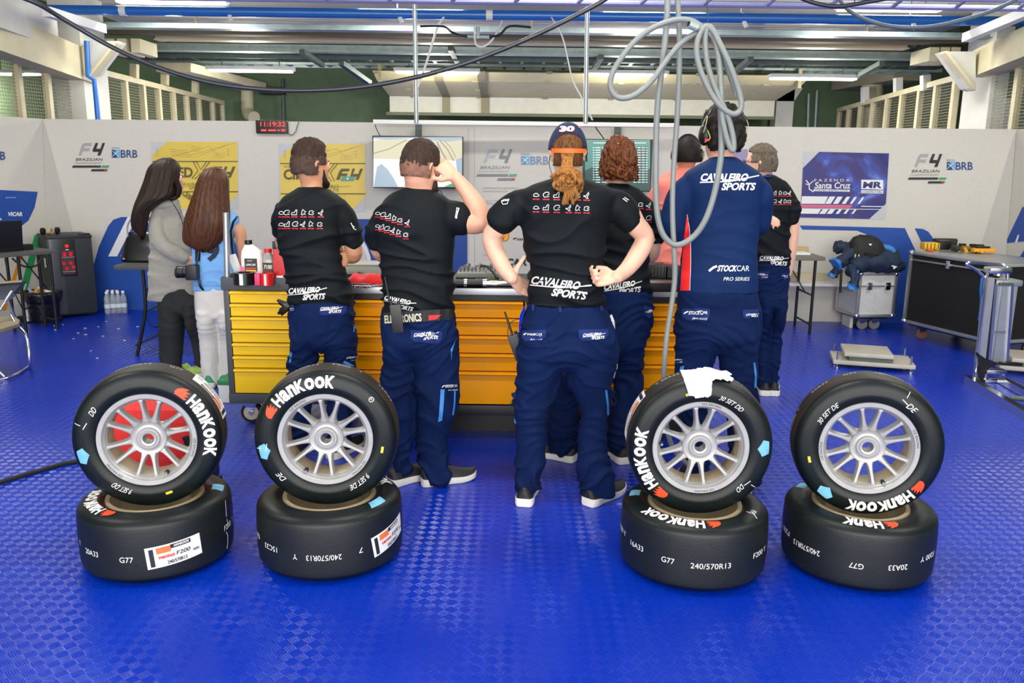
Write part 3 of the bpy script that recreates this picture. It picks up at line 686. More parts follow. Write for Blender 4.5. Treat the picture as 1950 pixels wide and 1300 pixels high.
art('blue_graphic', 'slanted blue stripes on the right side panel', 'wall graphic', [
    ([poly((1914, 463), (1947, 394), (2010, 385), (1990, 455))], m_bluep), ([poly((1932, 463), (1938, 447), (1941, 447), (1937, 462))], m_wh, 'white_dash'),
    ([poly((1935, 500), (1950, 476), (2040, 470), (2040, 500))], m_bluep, 'blue_stripe')], rightpt)

# wall clock
th = thing('wall_clock', 'black digital clock with red digits hung at the top of the display wall', 'clock', wallpt(519, 243))
A = wallpt(489, 229, 0); B = wallpt(550, 255, 0)
c = (A + B) / 2 + WN * .022
R = Matrix.Translation(c) @ Matrix(((WD.x, -WN.x, 0, 0), (WD.y, -WN.y, 0, 0), (0, 0, 1, 0), (0, 0, 0, 1)))
MB().box((0, 0, 0), (B.x - A.x, .04, A.z - B.z), M_black, R, bev=.006).build('clock_body', th)
m_led = mat('red_led', 'ff2020', .4, var=None, emit=('ff2a22', 2.2))
P = lambda a, b: wallpt(a, b, .045)
MB().shape([T('11:19:32', 496, 240.5, 8.5, 47, bold=.0)], m_led, P).build('digits', th, smooth=0)
MB().shape([rib([(497, 248), (507, 248)], 3.4), rib([(511, 248), (525, 248)], 3), rib([(528, 248), (533, 248)], 2), rib([(536, 248), (543, 248)], 3.4)], m_led, P).build('small_digits', th, smooth=0)
MB().box(tuple(wallpt(489.5, 238, .02)), (.012, .03, .06), m_grn).build('side_light', th)
pipe('clock_cable', 'thin grey cable looping from the clock up over the wall edge', [wallpt(550, 255, .02), wallpt(556, 257, .02), wallpt(563, 250, .02), wallpt(566, 240, .02), wallpt(569, 232, .02)], .004, M_galvd, 'cable', k=4, n=6)

# screens
def tv(x0, y0, x1, y1, label, Y, parts):
    a, b = yp(x0, y0, Y), yp(x1, y1, Y); c = (a + b) / 2
    th = thing('wall_screen', label, 'television', c)
    MB().box(tuple(c + V((0, .03, 0))), (b.x - a.x, .055, a.z - b.z), M_black, bev=.006).build('frame', th)
    MB().box((c.x, Y + .09, (ZT + c.z) / 2 + .0), (.06, .05, ZT - c.z), M_galvd).build('mounting_bracket', th, smooth=0)
    for k, (items, m, nm) in enumerate(parts):
        MB().shape(items, m, lambda u, v: yp(u, v, Y - .001 - .0008 * k)).build(nm, th, smooth=0)
ms = lambda n, h, e=.55: mat(n, '101010', .25, var=None, emit=(h, e))
s1 = ms('screen_cream', 'd6cfae', .75); s2 = ms('screen_white', 'dfe8ea', .85); s3 = ms('screen_blue', '9fb8cc', .7); s4 = ms('screen_line', 'b2ac90', .5); s5 = ms('screen_green', '5cae62', .6)
tv(708.5, 258, 882, 360, 'flat screen with a painted pale reflection behind the mechanic touching his ear', 8.45, [  # daylight mirrored in the glass, painted as glowing shapes
    ([poly((711, 261), (880, 261), (880, 356), (711, 356))], s2, 'display'),
    ([poly((711, 268), (740, 262), (800, 267), (880, 264), (880, 306), (711, 302))], s1, 'reflection'),
    ([poly((711, 261), (880, 261), (880, 266), (850, 270), (790, 263), (740, 266), (711, 264)), poly((714, 340), (718, 318), (726, 312), (738, 322), (750, 340), (758, 356), (712, 356)), poly((868, 304), (880, 300), (880, 345), (872, 340))], s3, 'screen_tones'),
    ([rib([(711, 292), (740, 284), (775, 266)], 2), rib([(832, 270), (842, 290), (850, 304)], 3), rib([(838, 268), (852, 284), (864, 306)], 2.5), rib([(846, 268), (858, 280), (868, 300)], 1.5)], s4, 'reflection_line'),
    ([poly((858, 350), (880, 346), (880, 356), (845, 356))], s5, 'reflection_corner')])
t1 = ms('screen_teal', '4f9d95', .6); t2 = ms('screen_dark_teal', '1d5a5a', .5); t3 = ms('screen_text', 'd8f4ec', .9)
rows = []
for r in range(15):
    y = 281 + r * 4.7
    for x, w in ((1129, 3), (1134, 9), (1146, 8), (1157, 5), (1206, 6), (1214, 6), (1222, 6), (1230, 3)): rows.append(rib([(x, y), (x + w, y)], 1.5))
tv(1112, 264, 1239, 365, 'flat screen with a teal timing table behind the curly haired mechanic', 8.45, [
    ([poly((1114, 266), (1238, 266), (1238, 363), (1114, 363))], t1, 'display'),
    ([poly((1114, 325), (1128, 318), (1150, 330), (1190, 322), (1224, 330), (1238, 320), (1238, 363), (1114, 363)), poly((1200, 280), (1234, 278), (1228, 330), (1200, 330))], t2, 'screen_tones'),
    ([rib([(1130, 272), (1160, 272)], 1.4), rib([(1206, 272), (1230, 272)], 1.4)] + rows, t3, 'table_text')])
pipe('screen_cable', 'thin black cable from the rail down to the left screen', [yp(714, 238, 8.38), yp(718, 248, 8.4), yp(724, 259, 8.42)], .004, M_black, 'cable', n=6)
pipe('screen_cable', 'thin black cable curving from the rail down to the timing screen', [yp(1100, 232, 8.38), yp(1126, 234, 8.36), yp(1138, 248, 8.38), yp(1150, 264, 8.42)], .005, M_black, 'cable', k=4, n=6)
pipe('white_cord', 'thin white cord falling from the blue pipe to the left pole', [yp(845, 33, 9.44), yp(832, 55, 9.3), yp(815, 110, 9.2), yp(805, 140, 9.1), yp(795, 165, 9)], .012, M_white, 'cord', k=4, n=6)  # plain white hanging cords, no signal use known
pipe('white_cord', 'thin white cord falling from the blue pipe toward the right pole', [yp(1050, 33, 9.44), yp(1062, 52, 9.3), yp(1074, 80, 9.2), yp(1090, 150, 9.1), yp(1110, 190, 9), yp(1128, 228, 8.6)], .008, M_white, 'cord', k=4, n=6)
pipe('white_cord', 'white cord looped below the pipe connector', [yp(910, 70, 9.2), yp(904, 52, 9.2), yp(906, 84, 9.15), yp(922, 88, 9.15), yp(940, 72, 9.2), yp(956, 40, 9.44)], .01, M_white, 'cord', k=5, n=6)
th = thing('cable_splitter', 'grey tee connector on a black cable below the blue pipe', 'connector', yp(911, 70, 9.2))
MB().cyl(yp(890, 70, 9.2), yp(932, 71, 9.2), .022, M_galv).build('cross_body', th); MB().cyl(yp(910, 74, 9.2), yp(910, 50, 9.2), .022, M_galv).build('stem', th)
MB().tube(cat3([yp(800, 50, 9.3), yp(844, 50, 9.3), yp(862, 62, 9.2), yp(892, 71, 9.2)]), .012, M_black, 8).build('cable', th); MB().tube(cat3([yp(930, 71, 9.2), yp(952, 66, 9.2), yp(970, 50, 9.2), yp(1010, 52, 9.3)]), .012, M_black, 8).build('cable', th)
# ================================================================ WHEELS
M_tyre = mat('slick_rubber', '0a1213', .42, var=(5, .18), bump=(90, .12, .002), spec=.32)
M_trd = mat('toplit_tread', '221c12', .55, var=(9, .25), bump=(150, .3, .002)); M_trd2 = mat('shaded_tread', '0d1312', .5, var=(9, .25), bump=(150, .3, .002))  # same rubber: warm ceiling light painted into the first, shade into the second
M_wheelc = mat('silver_wheel', 'a6a6a4', .38, .3, var=(9, .06))
M_lip = mat('polished_wheel_lip', 'a8a8a6', .36, .35, var=(14, .09))
M_barrel = mat('dusty_wheel_barrel', 'a8987a', .5, .1, var=(7, .15))
M_wl = mat('white_tyre_print', 'e9e9e4', .6, var=(60, .08)); M_ol = mat('orange_tyre_print', 'e8481c', .55, var=None)
M_pl = mat('faint_grey_print', 'b9beb8', .6, var=None); M_bk = mat('black_print', '141416', .5, var=None)
M_chalk = mat('light_blue_patch', '6db0cc', .6, var=(25, .2)); M_yel = mat('yellow_sticker', 'cfc43c', .5, var=None); M_lab = mat('label_paper', 'dfe0dc', .55, var=(20, .03)); M_labo = mat('label_orange', 'e0703c', .55, var=None); M_labr = mat('label_red', 'c8402c', .55, var=None); M_labk = mat('label_black', '20222c', .5, var=None)
def tyre_profile(R, w):
    h = w / 2; r0 = .180
    half = [(r0 - .004, h - .03), (r0, h - .016), (r0 + .01, h - .006), (r0 + .03, h + .002), (R - .052, h + .001), (R - .034, h - .003), (R - .019, h - .010), (R - .008, h - .021), (R - .002, h - .036), (R + .001, h * .35), (R + .0015, 0)]
    return [(r, z) for r, z in half] + [(r, -z) for r, z in half[::-1][1:]]
def side_z(prof, r):   # height of the outer sidewall at radius r
    p = prof[:9]
    for (a, za), (b, zb) in zip(p, p[1:]):
        if a <= r <= b: return za + (zb - za) * (r - a) / (b - a)
    return p[-1][1] if r > p[-1][0] else p[0][1]
def wheel(name, label, M, R, w, lipz=0, spokes=True, side=(), tread=(), group=None, phase=0, valve=None, flip=False):
    th = thing('racing_wheel', label, 'wheel', M=M, group=group)
    prof = tyre_profile(R, w); q = [prof[0]] + catmull(prof, 3)
    inner = [(.176, -w / 2 + .03), (.172, 0), (.176, w / 2 - .03)]
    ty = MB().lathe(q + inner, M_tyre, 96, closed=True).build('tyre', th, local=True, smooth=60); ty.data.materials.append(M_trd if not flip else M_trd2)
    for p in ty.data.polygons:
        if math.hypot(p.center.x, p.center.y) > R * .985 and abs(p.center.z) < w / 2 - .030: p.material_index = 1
    h = w / 2; FL = Matrix.Rotation(math.pi, 4, 'X') if flip else None
    # rim: lip, step, barrel
    lp = h - .010
    lip = [(.183, lp - .012), (.185, lp - .004), (.182, lp), (.166, lp - .001), (.163, lp - .004), (.161, lp - .012), (.158, lp - .014), (.156, lp - .02), (.153, lp - .024), (.150, lp - .04), (.158, lp - .045), (.178, lp - .022)]
    rim = MB().lathe(lip, M_lip, 96, FL, closed=True).build('rim', th, local=True, smooth=40)
    bar = [(.151, lp - .03), (.148, .01), (.150, -h + .06), (.160, -h + .03), (.166, -h + .008), (.181, -h + .004), (.183, -h + .012), (.171, -h + .02), (.163, -h + .035), (.154, -h + .065), (.152, .01), (.155, lp - .03)]
    MB().lathe(bar, M_barrel, 96, FL, closed=True).build('barrel', th, local=True, smooth=40)
    if spokes:
        mb = MB(); zf = lp - .026
        hubp = [(.0205, zf - .05), (.0205, zf + .006), (.024, zf + .008), (.030, zf + .008), (.0305, zf + .002), (.033, zf + .002), (.034, zf + .004), (.040, zf + .004), (.043, zf - .004), (.050, zf - .007), (.058, zf - .006), (.0655, zf - .002), (.068, zf - .008), (.066, zf - .04), (.03, zf - .05)]
        mb.lathe(hubp, M_wheelc, 72, FL, closed=True)
        for k in range(6):
            for s in (-1, 1):
                a = phase + math.radians(60 * k + s * 12.7)
                d = V((math.cos(a), math.sin(a), 0)); t = V((-d.y, d.x, 0)); rr = []
                for r, wd_, zt, dp in ((.060, .017, -.008, .03), (.068, .0125, -.006, .03), (.078, .0085, -.004, .03), (.10, .0062, -.001, .03), (.125, .0056, .003, .03), (.145, .0062, .006, .03), (.152, .0085, .007, .034), (.157, .012, .006, .034)):
                    c = d * r; top = zf + zt
                    rr.append([c + t * x + V((0, 0, z)) for x, z in ((-wd_ * 1.6, top - dp), (-wd_ * 1.3, top - .008), (-wd_ * .75, top - .0008), (0, top), (wd_ * .75, top - .0008), (wd_ * 1.3, top - .008), (wd_ * 1.6, top - dp))])
                mb.loft(rr, M_wheelc, M=FL)
        mb.build('spoked_centre', th, local=True, smooth=40)
        if valve is not None:
            a = math.radians(valve); c = V((.149 * math.cos(a), .149 * math.sin(a), lp - .022))
            MB().tube([c, c + V((0, 0, .012))], .008, M_blackr, 14).tube([c + V((0, 0, .01)), c + V((0, 0, .026))], .0045, M_steel, 10).build('valve', th, local=True)
    def Ps(off=.0012):       # (arc position at radius rm, radial offset) -> sidewall
        return lambda a, r: V((r * math.cos(a), r * math.sin(a), side_z(prof, r) + off))
    def sidetext(s, ang, rm, hgt, width, m, bold=.03, inward=False, shear=.12, nm='sidewall_lettering', flat=None, hscale=1):
        """reads clockwise starting at ang (deg) when outward, letters' feet towards the hub"""
        vs, fs = T(s, 0, 0, hgt * hscale, width, shear=shear, bold=bold, up=1, step=max(.006, hgt * .3))
        a0 = math.radians(ang)
        def P(u, v):
            a = a0 - u / rm if not inward else a0 + u / rm; r = rm - hgt / 2 + v if not inward else rm + hgt / 2 - v
            if flat is not None: return V((r * math.cos(a), r * math.sin(a), flat))
            return V((r * math.cos(a), r * math.sin(a), side_z(prof, r) + .0012))
        MB().shape([(vs, fs)], m, P).build(nm, th, local=True, smooth=60)
    def sidepoly(items, ang, rm, m, nm, off=.0012):
        a0 = math.radians(ang); st = .008
        its = [slice2d(v, f, st) for v, f in items]
        MB().shape(its, m, lambda u, v: V(((rm + v) * math.cos(a0 - u / rm), (rm + v) * math.sin(a0 - u / rm), side_z(prof, rm + v) + off))).build(nm, th, local=True, smooth=60)
    def treadtext(s, ang, z, hgt, width, m=M_pl, flip=False, bold=.0, nm='tread_lettering', items=None, off=.0018):
        """centred at angle ang; axis up is +z, reads left to right seen from outside with +z up"""
        its = items or [T(s, -width / 2, -hgt / 2, hgt, width, bold=bold, up=1, step=.01)]
        if items: its = [slice2d(v, f, .01) for v, f in items]
        a0 = math.radians(ang); k = -1 if flip else 1
        MB().shape(its, m, lambda u, v: V(((R + off) * math.cos(a0 + k * u / R), (R + off) * math.sin(a0 + k * u / R), z + k * v))).build(nm, th, local=True, smooth=60)
    th_ops = dict(st=sidetext, sp=sidepoly, tt=treadtext)
    return th, th_ops, lp
def hankook(op, fa, rm=.234, part='HANKOOK', wid=.275, m=M_wl):
    op['sp']([poly((-.026, -.018), (.020, -.020), (.026, -.012), (.012, -.009), (.026, .0), (.010, .001), (.024, .012), (.004, .010), (.012, .021), (-.012, .014), (-.024, .006), (-.03, -.006))], fa, rm, M_ol, 'flame_emblem')
    x = 0
    for ch, k in zip('HanKooK', (1, 1.36, 1.36, 1, 1.33, 1.33, 1)):
        vs_, fs_, wd_ = text2d(ch, .045); w_ = wd_ * .042 / .69 * k * .80
        if x + w_ > wid + .03: break
        op['st'](ch, fa - 8 - math.degrees(x / rm), rm, .042, w_, m, bold=.04, shear=.0, hscale=k); x += w_ * (.93 if ch == 'K' else 1) + .0026
def label_big(op, ang, z=0.0, tilt=0):
    w, h = .20, .085; t = math.radians(tilt)
    rot = lambda it: ([(x * math.cos(t) - y * math.sin(t), x * math.sin(t) + y * math.cos(t)) for x, y in it[0]], it[1])
    L = [([poly((-w / 2, -h / 2), (w / 2, -h / 2), (w / 2, h / 2), (-w / 2, h / 2))], M_lab, 'tyre_label'),
         ([poly((-.088, -.036), (-.072, -.036), (-.072, .034), (-.088, .034)), poly((-.012, .022), (.062, .022), (.062, .038), (-.012, .038))], M_labk, 'label_block'),
         ([poly((-.062, .012), (-.012, .012), (-.012, .036), (-.062, .036))], M_labo, 'label_orange_block'),
         ([T('HANKOOK', 0, .027, .009, .056, bold=.03, up=1, shear=.15)], M_wl, 'label_lettering'),
         ([T('ventus', -.06, -.008, .014, .058, bold=.03, up=1, shear=.2)], M_labr, 'label_lettering'),
         ([T('F200', .004, -.008, .015, .05, bold=.01, up=1, shear=.2), T('240/570R13', -.03, -.034, .013, .07, bold=.02, up=1)] + [poly((.066 + i * .004, -.016), (.068 + i * .004, -.016), (.068 + i * .004, -.006), (.066 + i * .004, -.006)) for i in range(6)], M_labk, 'label_lettering')]
    for k, (it, m, nm) in enumerate(L): op['tt']('', ang, z, .01, .1, m, items=[rot(i) for i in it], nm=nm, off=.0016 + .0009 * k)
def place(px, pf, R):     # ground centre of a lying tyre whose front edge shows at pixel (px, pf)
    g = gp(px, pf); d = V((g.x, g.y, 0)).normalized(); return V((g.x, g.y, 0)) + d * (R - .012)
def facing(c): return math.degrees(math.atan2(-c.y, -c.x))      # direction from the tyre to the camera
RR, WR, RF, WF_ = .285, .262, .2765, .184
stacks = [(310, 1111), (634, 1111), (1312, 1130), (1620, 1126)]
ctr = [place(x, y, RR) for x, y in stacks]
names = ['far left stack', 'stack second from the left', 'stack below the white towel', 'far right stack']
bot = []
for i, c in enumerate(ctr):
    M = Matrix.Translation((c.x, c.y, WR / 2 + .001))
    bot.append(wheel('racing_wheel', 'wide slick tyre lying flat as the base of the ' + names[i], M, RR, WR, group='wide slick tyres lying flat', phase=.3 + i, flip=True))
f = [facing(c) for c in ctr]
for (th, op, lp), i in zip(bot, range(4)):
    pass
op = bot[0][1]
for s, da, z, w in (('Y', -73, 0, .016), ('20A33', -55, -.012, .075), ('G77', -24, -.02, .05)): op['tt'](s, f[0] + da, z, .021, w, M_wl)
label_big(op, f[0] + 10, -.012, 5)
op['tt']('F200  Y', f[0] + 66, .0, .022, .10, M_wl); op['tt']('', f[0] + 60, 0, .01, .1, M_wl, items=[poly((0, .04), (.004, .04), (.004, .11), (0, .11)), rib([(-.01, -.09), (.0, -.07), (.004, -.04), (-.006, -.02)], .004), rib([(.0, .0), (.012, .01), (.004, .03)], .004)], nm='chalk_mark')
hankook(op, 247 - 0, .232); op['sp']([poly((-.03, -.022), (.03, -.022), (.04, .022), (-.02, .022))], 15, .236, M_chalk, 'blue_patch')
op = bot[1][1]
for s, da, z, w in (('G77', 75, 0, .05), ('15C33', 52, -.01, .075), ('Y', 28, -.02, .018), ('240/570R13', 6, -.02, .13), ('7', -22, -.01, .016)): op['tt'](s, f[1] - da, z, .021, w, M_wl, flip=True)
label_big(op, f[1] + 52, .0, 10); hankook(op, 90, .232); op['sp']([poly((-.05, -.02), (.03, -.02), (.05, .018), (-.03, .018))], -28, .236, M_chalk, 'blue_patch')
op = bot[2][1]
for s, da, z, w in (('F200 Y', -72, .012, .10), ('16A33', -46, 0, .075), ('G77', -17, -.008, .05), ('240/570R13', 15, -.012, .15), ('F200 Y', 62, -.0, .10)): op['tt'](s, f[2] + da, z, .021, w, M_wl)
hankook(op, 275, .236, wid=.27); op['sp']([poly((-.03, -.02), (.03, -.02), (.03, .02), (-.03, .02))], 165, .236, M_chalk, 'blue_patch')
op['sp']([rib([(0, -.03), (.004, 0), (.02, .02)], .003)], -35, .24, M_wl, 'chalk_mark'); op['st']('FF.', -28, .232, .02, .035, M_wl, bold=0)
op = bot[3][1]
for s, da, z, w in (('F200 Y', 68, .0, .10), ('240/570R13', 38, -.012, .13), ('G77', -2, -.02, .05), ('20A33', -32, -.016, .075), ('F200 Y', -62, 0, .10)): op['tt'](s, f[3] - da, z, .021, w, M_wl, flip=True)
hankook(op, 275, .236, part='HANKOOK', wid=.12); op['sp']([poly((-.04, -.02), (.03, -.02), (.03, .02), (-.03, .02))], 140, .234, M_chalk, 'blue_patch')
# upright front wheels resting in the hollow of the lower rims
top_px = [(0.0, -10), (-.0, -4), (.0, 3), (.0, 12)]
lab2 = ['upright slick wheel on the far left stack with a red case behind its spokes', 'upright slick wheel on the stack second from the left with its brand lettering on top', 'upright slick wheel carrying a white towel on its tread', 'upright slick wheel on the far right stack with brand lettering at the bottom']
tops = []
for i, (dx, yaw) in enumerate(top_px):
    c = ctr[i]; tilt = math.radians(0)
    zc = WR - .012 - .027 + RF
    # local z (outer face) -> towards the camera, tipped up a little ; local y -> up
    zax = V((math.sin(math.radians(yaw)) * -1, -math.cos(math.radians(yaw)), 0)); zax = (zax * math.cos(tilt) + V((0, 0, 1)) * math.sin(tilt)).normalized()
    xax = V((0, 0, 1)).cross(zax).normalized(); yax = zax.cross(xax)
    M = Matrix(((xax.x, yax.x, zax.x, c.x + dx), (xax.y, yax.y, zax.y, c.y + .012), (xax.z, yax.z, zax.z, zc), (0, 0, 0, 1)))
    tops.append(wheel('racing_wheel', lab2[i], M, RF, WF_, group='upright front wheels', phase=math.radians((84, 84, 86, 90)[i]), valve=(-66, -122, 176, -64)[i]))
MK = [52, 149, 231, -36]; PT = [192, 190, 2, 232]; YS = [-72, -10, 105, 195]
hand = [[('9 SET DD', -108, .213, .02, .075), ('DD', 150, .22, .022, .03)], [('9 SET DE', -40, .215, .02, .09), ('DE', -135, .225, .022, .035)], [('30 SET DD', 75, .212, .018, .10), ('DD', -40, .218, .02, .03)], [('30 SET DE', 155, .212, .019, .10), ('DE', 58, .22, .022, .035)]]
ozs = [[235, 0], [138, -30], [92, -70], [200, 30]]
for i, (th, op, lp) in enumerate(tops):
    hankook(op, MK[i], .235, wid=.285)
    op['sp']([poly((0, -.024), (.032, -.004), (.02, .022), (-.024, .022), (-.034, .0))], PT[i], .234, M_chalk, 'blue_patch')
    op['sp']([poly((-.013, -.005), (.013, -.005), (.013, .005), (-.013, .005))], YS[i], .222, M_yel, 'yellow_sticker')
    for s, a, r, h, w in hand[i]: op['st'](s, a, r, h, w, M_wl, bold=0, shear=.3, nm='chalk_writing')
    op['sp']([rib([(0, -.01), (.001, .022)], .0024), rib([(.02, -.03), (-.012, -.022)], .003)], {0: 163, 1: 187, 2: -35, 3: 62}[i], .25, M_wl, 'chalk_mark')
    for a in ozs[i]: op['st']('OZ RACING', a, .1745, .0085, .075, M_bk, bold=0, shear=0, nm='rim_lettering', flat=lp + .0008)
    u = math.radians(0)
for i, items in enumerate(([('180/550R13', 103, .15), ('G77', 68, .05)], [('180/550R13', 112, .15), ('F200', 78, .07), ('Y', 62, .016), ('15A33', 35, .08)], [('Y 20A33', 118, .1), ('77', 152, .03), ('F200', 52, .07)], [('F200 Y', 165, .1), ('23A33', 132, .075), ('G77', 106, .05), ('180/550R13', 72, .14)])):
    for s, a, w in items: tops[i][1]['tt'](s, a, -.02, .016, w, M_pl, flip=True)
op = tops[0][1]; label_big(op, 32, -.02, 0)
op = tops[2][1]; label_big(op, 160, -.03, 0)
# circled mark on the second wheel
tops[1][1]['sp']([rib([(.009 * math.cos(k * .524), .009 * math.sin(k * .524)) for k in range(13)], .002), rib([(-.004, -.004), (-.003, .004), (.004, 0)], .002)], 42, .243, M_wl, 'circled_mark')
# towel on the third wheel: cloth draped over tread and shoulder
def towel():
    th, op, lp = tops[2]; M = wm(th); prof = tyre_profile(RF, WF_)
    arc = [(RF, -.075), (RF + .001, -.04), (RF + .0015, 0), (RF + .001, .03), (RF - .003, .05), (RF - .012, .066), (RF - .026, .08), (RF - .045, .091), (RF - .062, .094), (RF - .078, .095), (RF - .092, .096)]
    vs = []; n = 26; keep = {}
    for i in range(n):
        for j in range(len(arc) * 3 - 2):
            t = j / 3; k = min(int(t), len(arc) - 2); f_ = t - k
            r = arc[k][0] * (1 - f_) + arc[k + 1][0] * f_; z = arc[k][1] * (1 - f_) + arc[k + 1][1] * f_
            a = math.radians(110 - 46 * i / (n - 1)); u = i / (n - 1)
            lo = 3 * (1 + .5 * math.sin(u * 7)); hi = 28 * (1 if u < .58 else .66) - 8 * abs(u - .3)
            w = noise.noise(V((u * 5, t * .9, 3))) * .014 + noise.noise(V((u * 14, t * 2, 8))) * .005
            rr = r + .008 + max(w, -.005); zz_ = z + (.010 + w if t > 4 else .002)
            vs.append(V((rr * math.cos(a), rr * math.sin(a), zz_))); keep[(i, j)] = (lo <= j <= hi) and (.02 + .04 * abs(math.sin(j)) < u < .98 - .03 * abs(math.sin(j * .7)))
    m = len(arc) * 3 - 2; fs = []
    for i in range(n - 1):
        for j in range(m - 1):
            if all(keep[x] for x in ((i, j), (i + 1, j), (i, j + 1), (i + 1, j + 1))): fs.append((i * m + j, i * m + j + 1, (i + 1) * m + j + 1, (i + 1) * m + j))
    mt = mat('white_towel', 'e6e4df', .95, var=(30, .05), bump=(350, .5, .003), sheen=.3)
    o = MB().add(vs, fs, mt, M).build('towel', smooth=80)
    bm = bmesh.new(); bm.from_mesh(o.data); bmesh.ops.delete(bm, geom=[v for v in bm.verts if not v.link_faces], context='VERTS'); bm.to_mesh(o.data); bm.free()
    mo = o.modifiers.new('thickness', 'SOLIDIFY'); mo.thickness = .006; mo.offset = 1; ms_ = o.modifiers.new('soft', 'SUBSURF'); ms_.levels = 1; ms_.render_levels = 1
    origin(o, M @ V((0, RF, 0))); tag(o, 'white towel draped over the top of the third upright wheel', 'towel')
towel()
# ================================================================ TOOL CABINETS
M_yelp = mat('yellow_enamel', 'e2b800', .42, var=(5, .05), bump=(160, .08, .001)); M_orgp = mat('orange_enamel', 'ea9800', .3, var=(5, .05), spec=.22)
M_frame = mat('charcoal_enamel', '3c4246', .5, var=(8, .08), bump=(200, .1, .001))
Y1 = 4.78
def P1(x, y): return yp(x, y, Y1)
def drawer(th, x0, x1, z0, z1, Y, m, lip=.014, handle=True):
    mb = MB(); t = .004
    mb.box(((x0 + x1) / 2, Y + .01, (z0 + z1) / 2), (x1 - x0, .02, z1 - z0), m, bev=.003)
    o = mb.build('drawer', th)
    # projecting full-width pull along the top edge
    mb = MB(); h = .015
    prof = [(0, 0), (-.016, -.002), (-.020, -.010), (-.016, -.016), (0, -.013)]
    rings = [[V((x, Y + a, z1 - .001 + b)) for a, b in prof] for x in (x0 + .001, x1 - .001)]
    mb.loft(rings, m); mb.build('drawer_pull', o, smooth=30)
    return o
def caster(th, x, y, ztop, r, face=1):
    mb = MB()
    mb.prism([(-.045, 0), (.045, 0), (.045, .075), (-.045, .075)], .008, M_steel, Matrix.Translation((x, y - .037, ztop - .008)))
    mb.loft([[V((x + s * a, y + t * b, z)) for s, t in ((-1, -1), (1, -1), (1, 1), (-1, 1))] for z, a, b in ((ztop - .008, .04, .035), (r + .05, .03, .025))], M_chrome)
    for s in (-1, 1):
        mb.loft([[V((x + s * .024 + d * .002, y + w, z)) for d, w in ((-1, -wd), (1, -wd), (1, wd), (-1, wd))] for z, wd in ((r + .055, .032), (r, .018), (r - .015, .012))], M_chrome)
    o = mb.build('caster_fork', th)
    MB().tube([(x - .016, y, r), (x + .016, y, r)], r, M_blackr, 28).tube([(x - .018, y, r), (x + .018, y, r)], r * .7, mat('grey_hub', 'b9b4a6', .5), 24).tube([(x - .030, y, r), (x + .030, y, r)], .012, M_steel, 12).build('caster_wheel', o)
def caster_y(th, x, y, ztop, r):     # wheel seen face-on
    mb = MB()
    mb.loft([[V((x + s * a, y + t * b, z)) for s, t in ((-1, -1), (1, -1), (1, 1), (-1, 1))] for z, a, b in ((ztop, .045, .04), (ztop - .01, .045, .04), (r + .035, .03, .03))], M_chrome)
    for s in (-1, 1): mb.loft([[V((x + w, y + s * .024 + d * .002, z)) for w, d in ((-wd, -1), (wd, -1), (wd, 1), (-wd, 1))] for z, wd in ((r + .05, .028), (r, .016), (r - .014, .01))], M_chrome)
    o = mb.build('caster_fork', th)
    MB().tube([(x, y - .018, r), (x, y + .018, r)], r, M_blackr, 28).tube([(x, y - .020, r), (x, y + .020, r)], r * .72, mat('grey_hub', 'b9b4a6', .5), 24).tube([(x, y - .032, r), (x, y + .032, r)], .014, M_steel, 12).build('caster_wheel', o)
def cart1():
    xl = P1(428, 600).x; xr = P1(664, 600).x; zt = P1(450, 528).z; zd0 = P1(450, 552).z; zb = P1(440, 767).z; zd1 = P1(440, 748).z
    D = .50
    th = thing('tool_cabinet', 'charcoal rolling tool cabinet with seven yellow drawers behind the folded arms mechanic', 'tool cabinet', ((xl + xr) / 2, Y1, 0))
    mb = MB(); cx = (xl + xr) / 2; w = xr - xl
    mb.box((cx, Y1 + D / 2 + .02, (zb + zt - .05) / 2), (w - .02, D - .03, zt - zb - .06), M_frame)
    mb.box((xl + .017, Y1 + .02, (zb + zd0) / 2), (.034, .05, zd0 - zb), M_frame, bev=.006).box((xr - .017, Y1 + .02, (zb + zd0) / 2), (.034, .05, zd0 - zb), M_frame, bev=.006)
    mb.box((cx, Y1 + .015, (zb + zd1) / 2), (w, .06, zd1 - zb), M_frame, bev=.006)
    mb.build('body', th)
    mb = MB(); e = .012                                  # tray top with a raised lip
    mb.box((cx, Y1 - .0, (zt + zd0) / 2), (w + .02, e * 2, zt - zd0), M_frame, bev=.008)
    mb.box((cx, Y1 + D, (zt + zd0) / 2), (w + .02, e, zt - zd0), M_frame, bev=.004)
    for x in (xl - .004, xr + .004): mb.box((x, Y1 + D / 2, (zt + zd0) / 2), (e * 1.4, D, zt - zd0), M_frame, bev=.004)
    mb.box((cx, Y1 + D / 2, zd0 + .03), (w, D, .012), mat('black_mat', '101010', .9))
    mb.build('tray_top', th); 
    h = P1(531, 544); MB().tube([(h.x, Y1 - .014, h.z), (h.x, Y1 - .010, h.z)], .009, M_black, 16).build('lock', th)
    py = [552.5, 577, 602, 626.6, 651.5, 676, 700, 748]
    for a, b in zip(py, py[1:]):
        drawer(th, P1(441, 600).x, xr - .036, P1(450, b).z + .004, P1(450, a).z - .002, Y1 - .01, M_yelp)
    for x in (xl + .09, xr - .09):
        for y in (Y1 + .12, Y1 + D - .1): caster_y(th, x, y, zb, .063)
    mb = MB(); p = yp(431, 533, Y1 + .0)                 # upright zinc handle at the left
    MB().tube([yp(433, 534, Y1 + .03), yp(430, 405, Y1 + .03)], .0165, M_pole, 16).build('push_handle', th)
    return zd0 + .036
ZT1 = cart1()
Y2 = 4.58
def P2_(x, y): return yp(x, y, Y2)
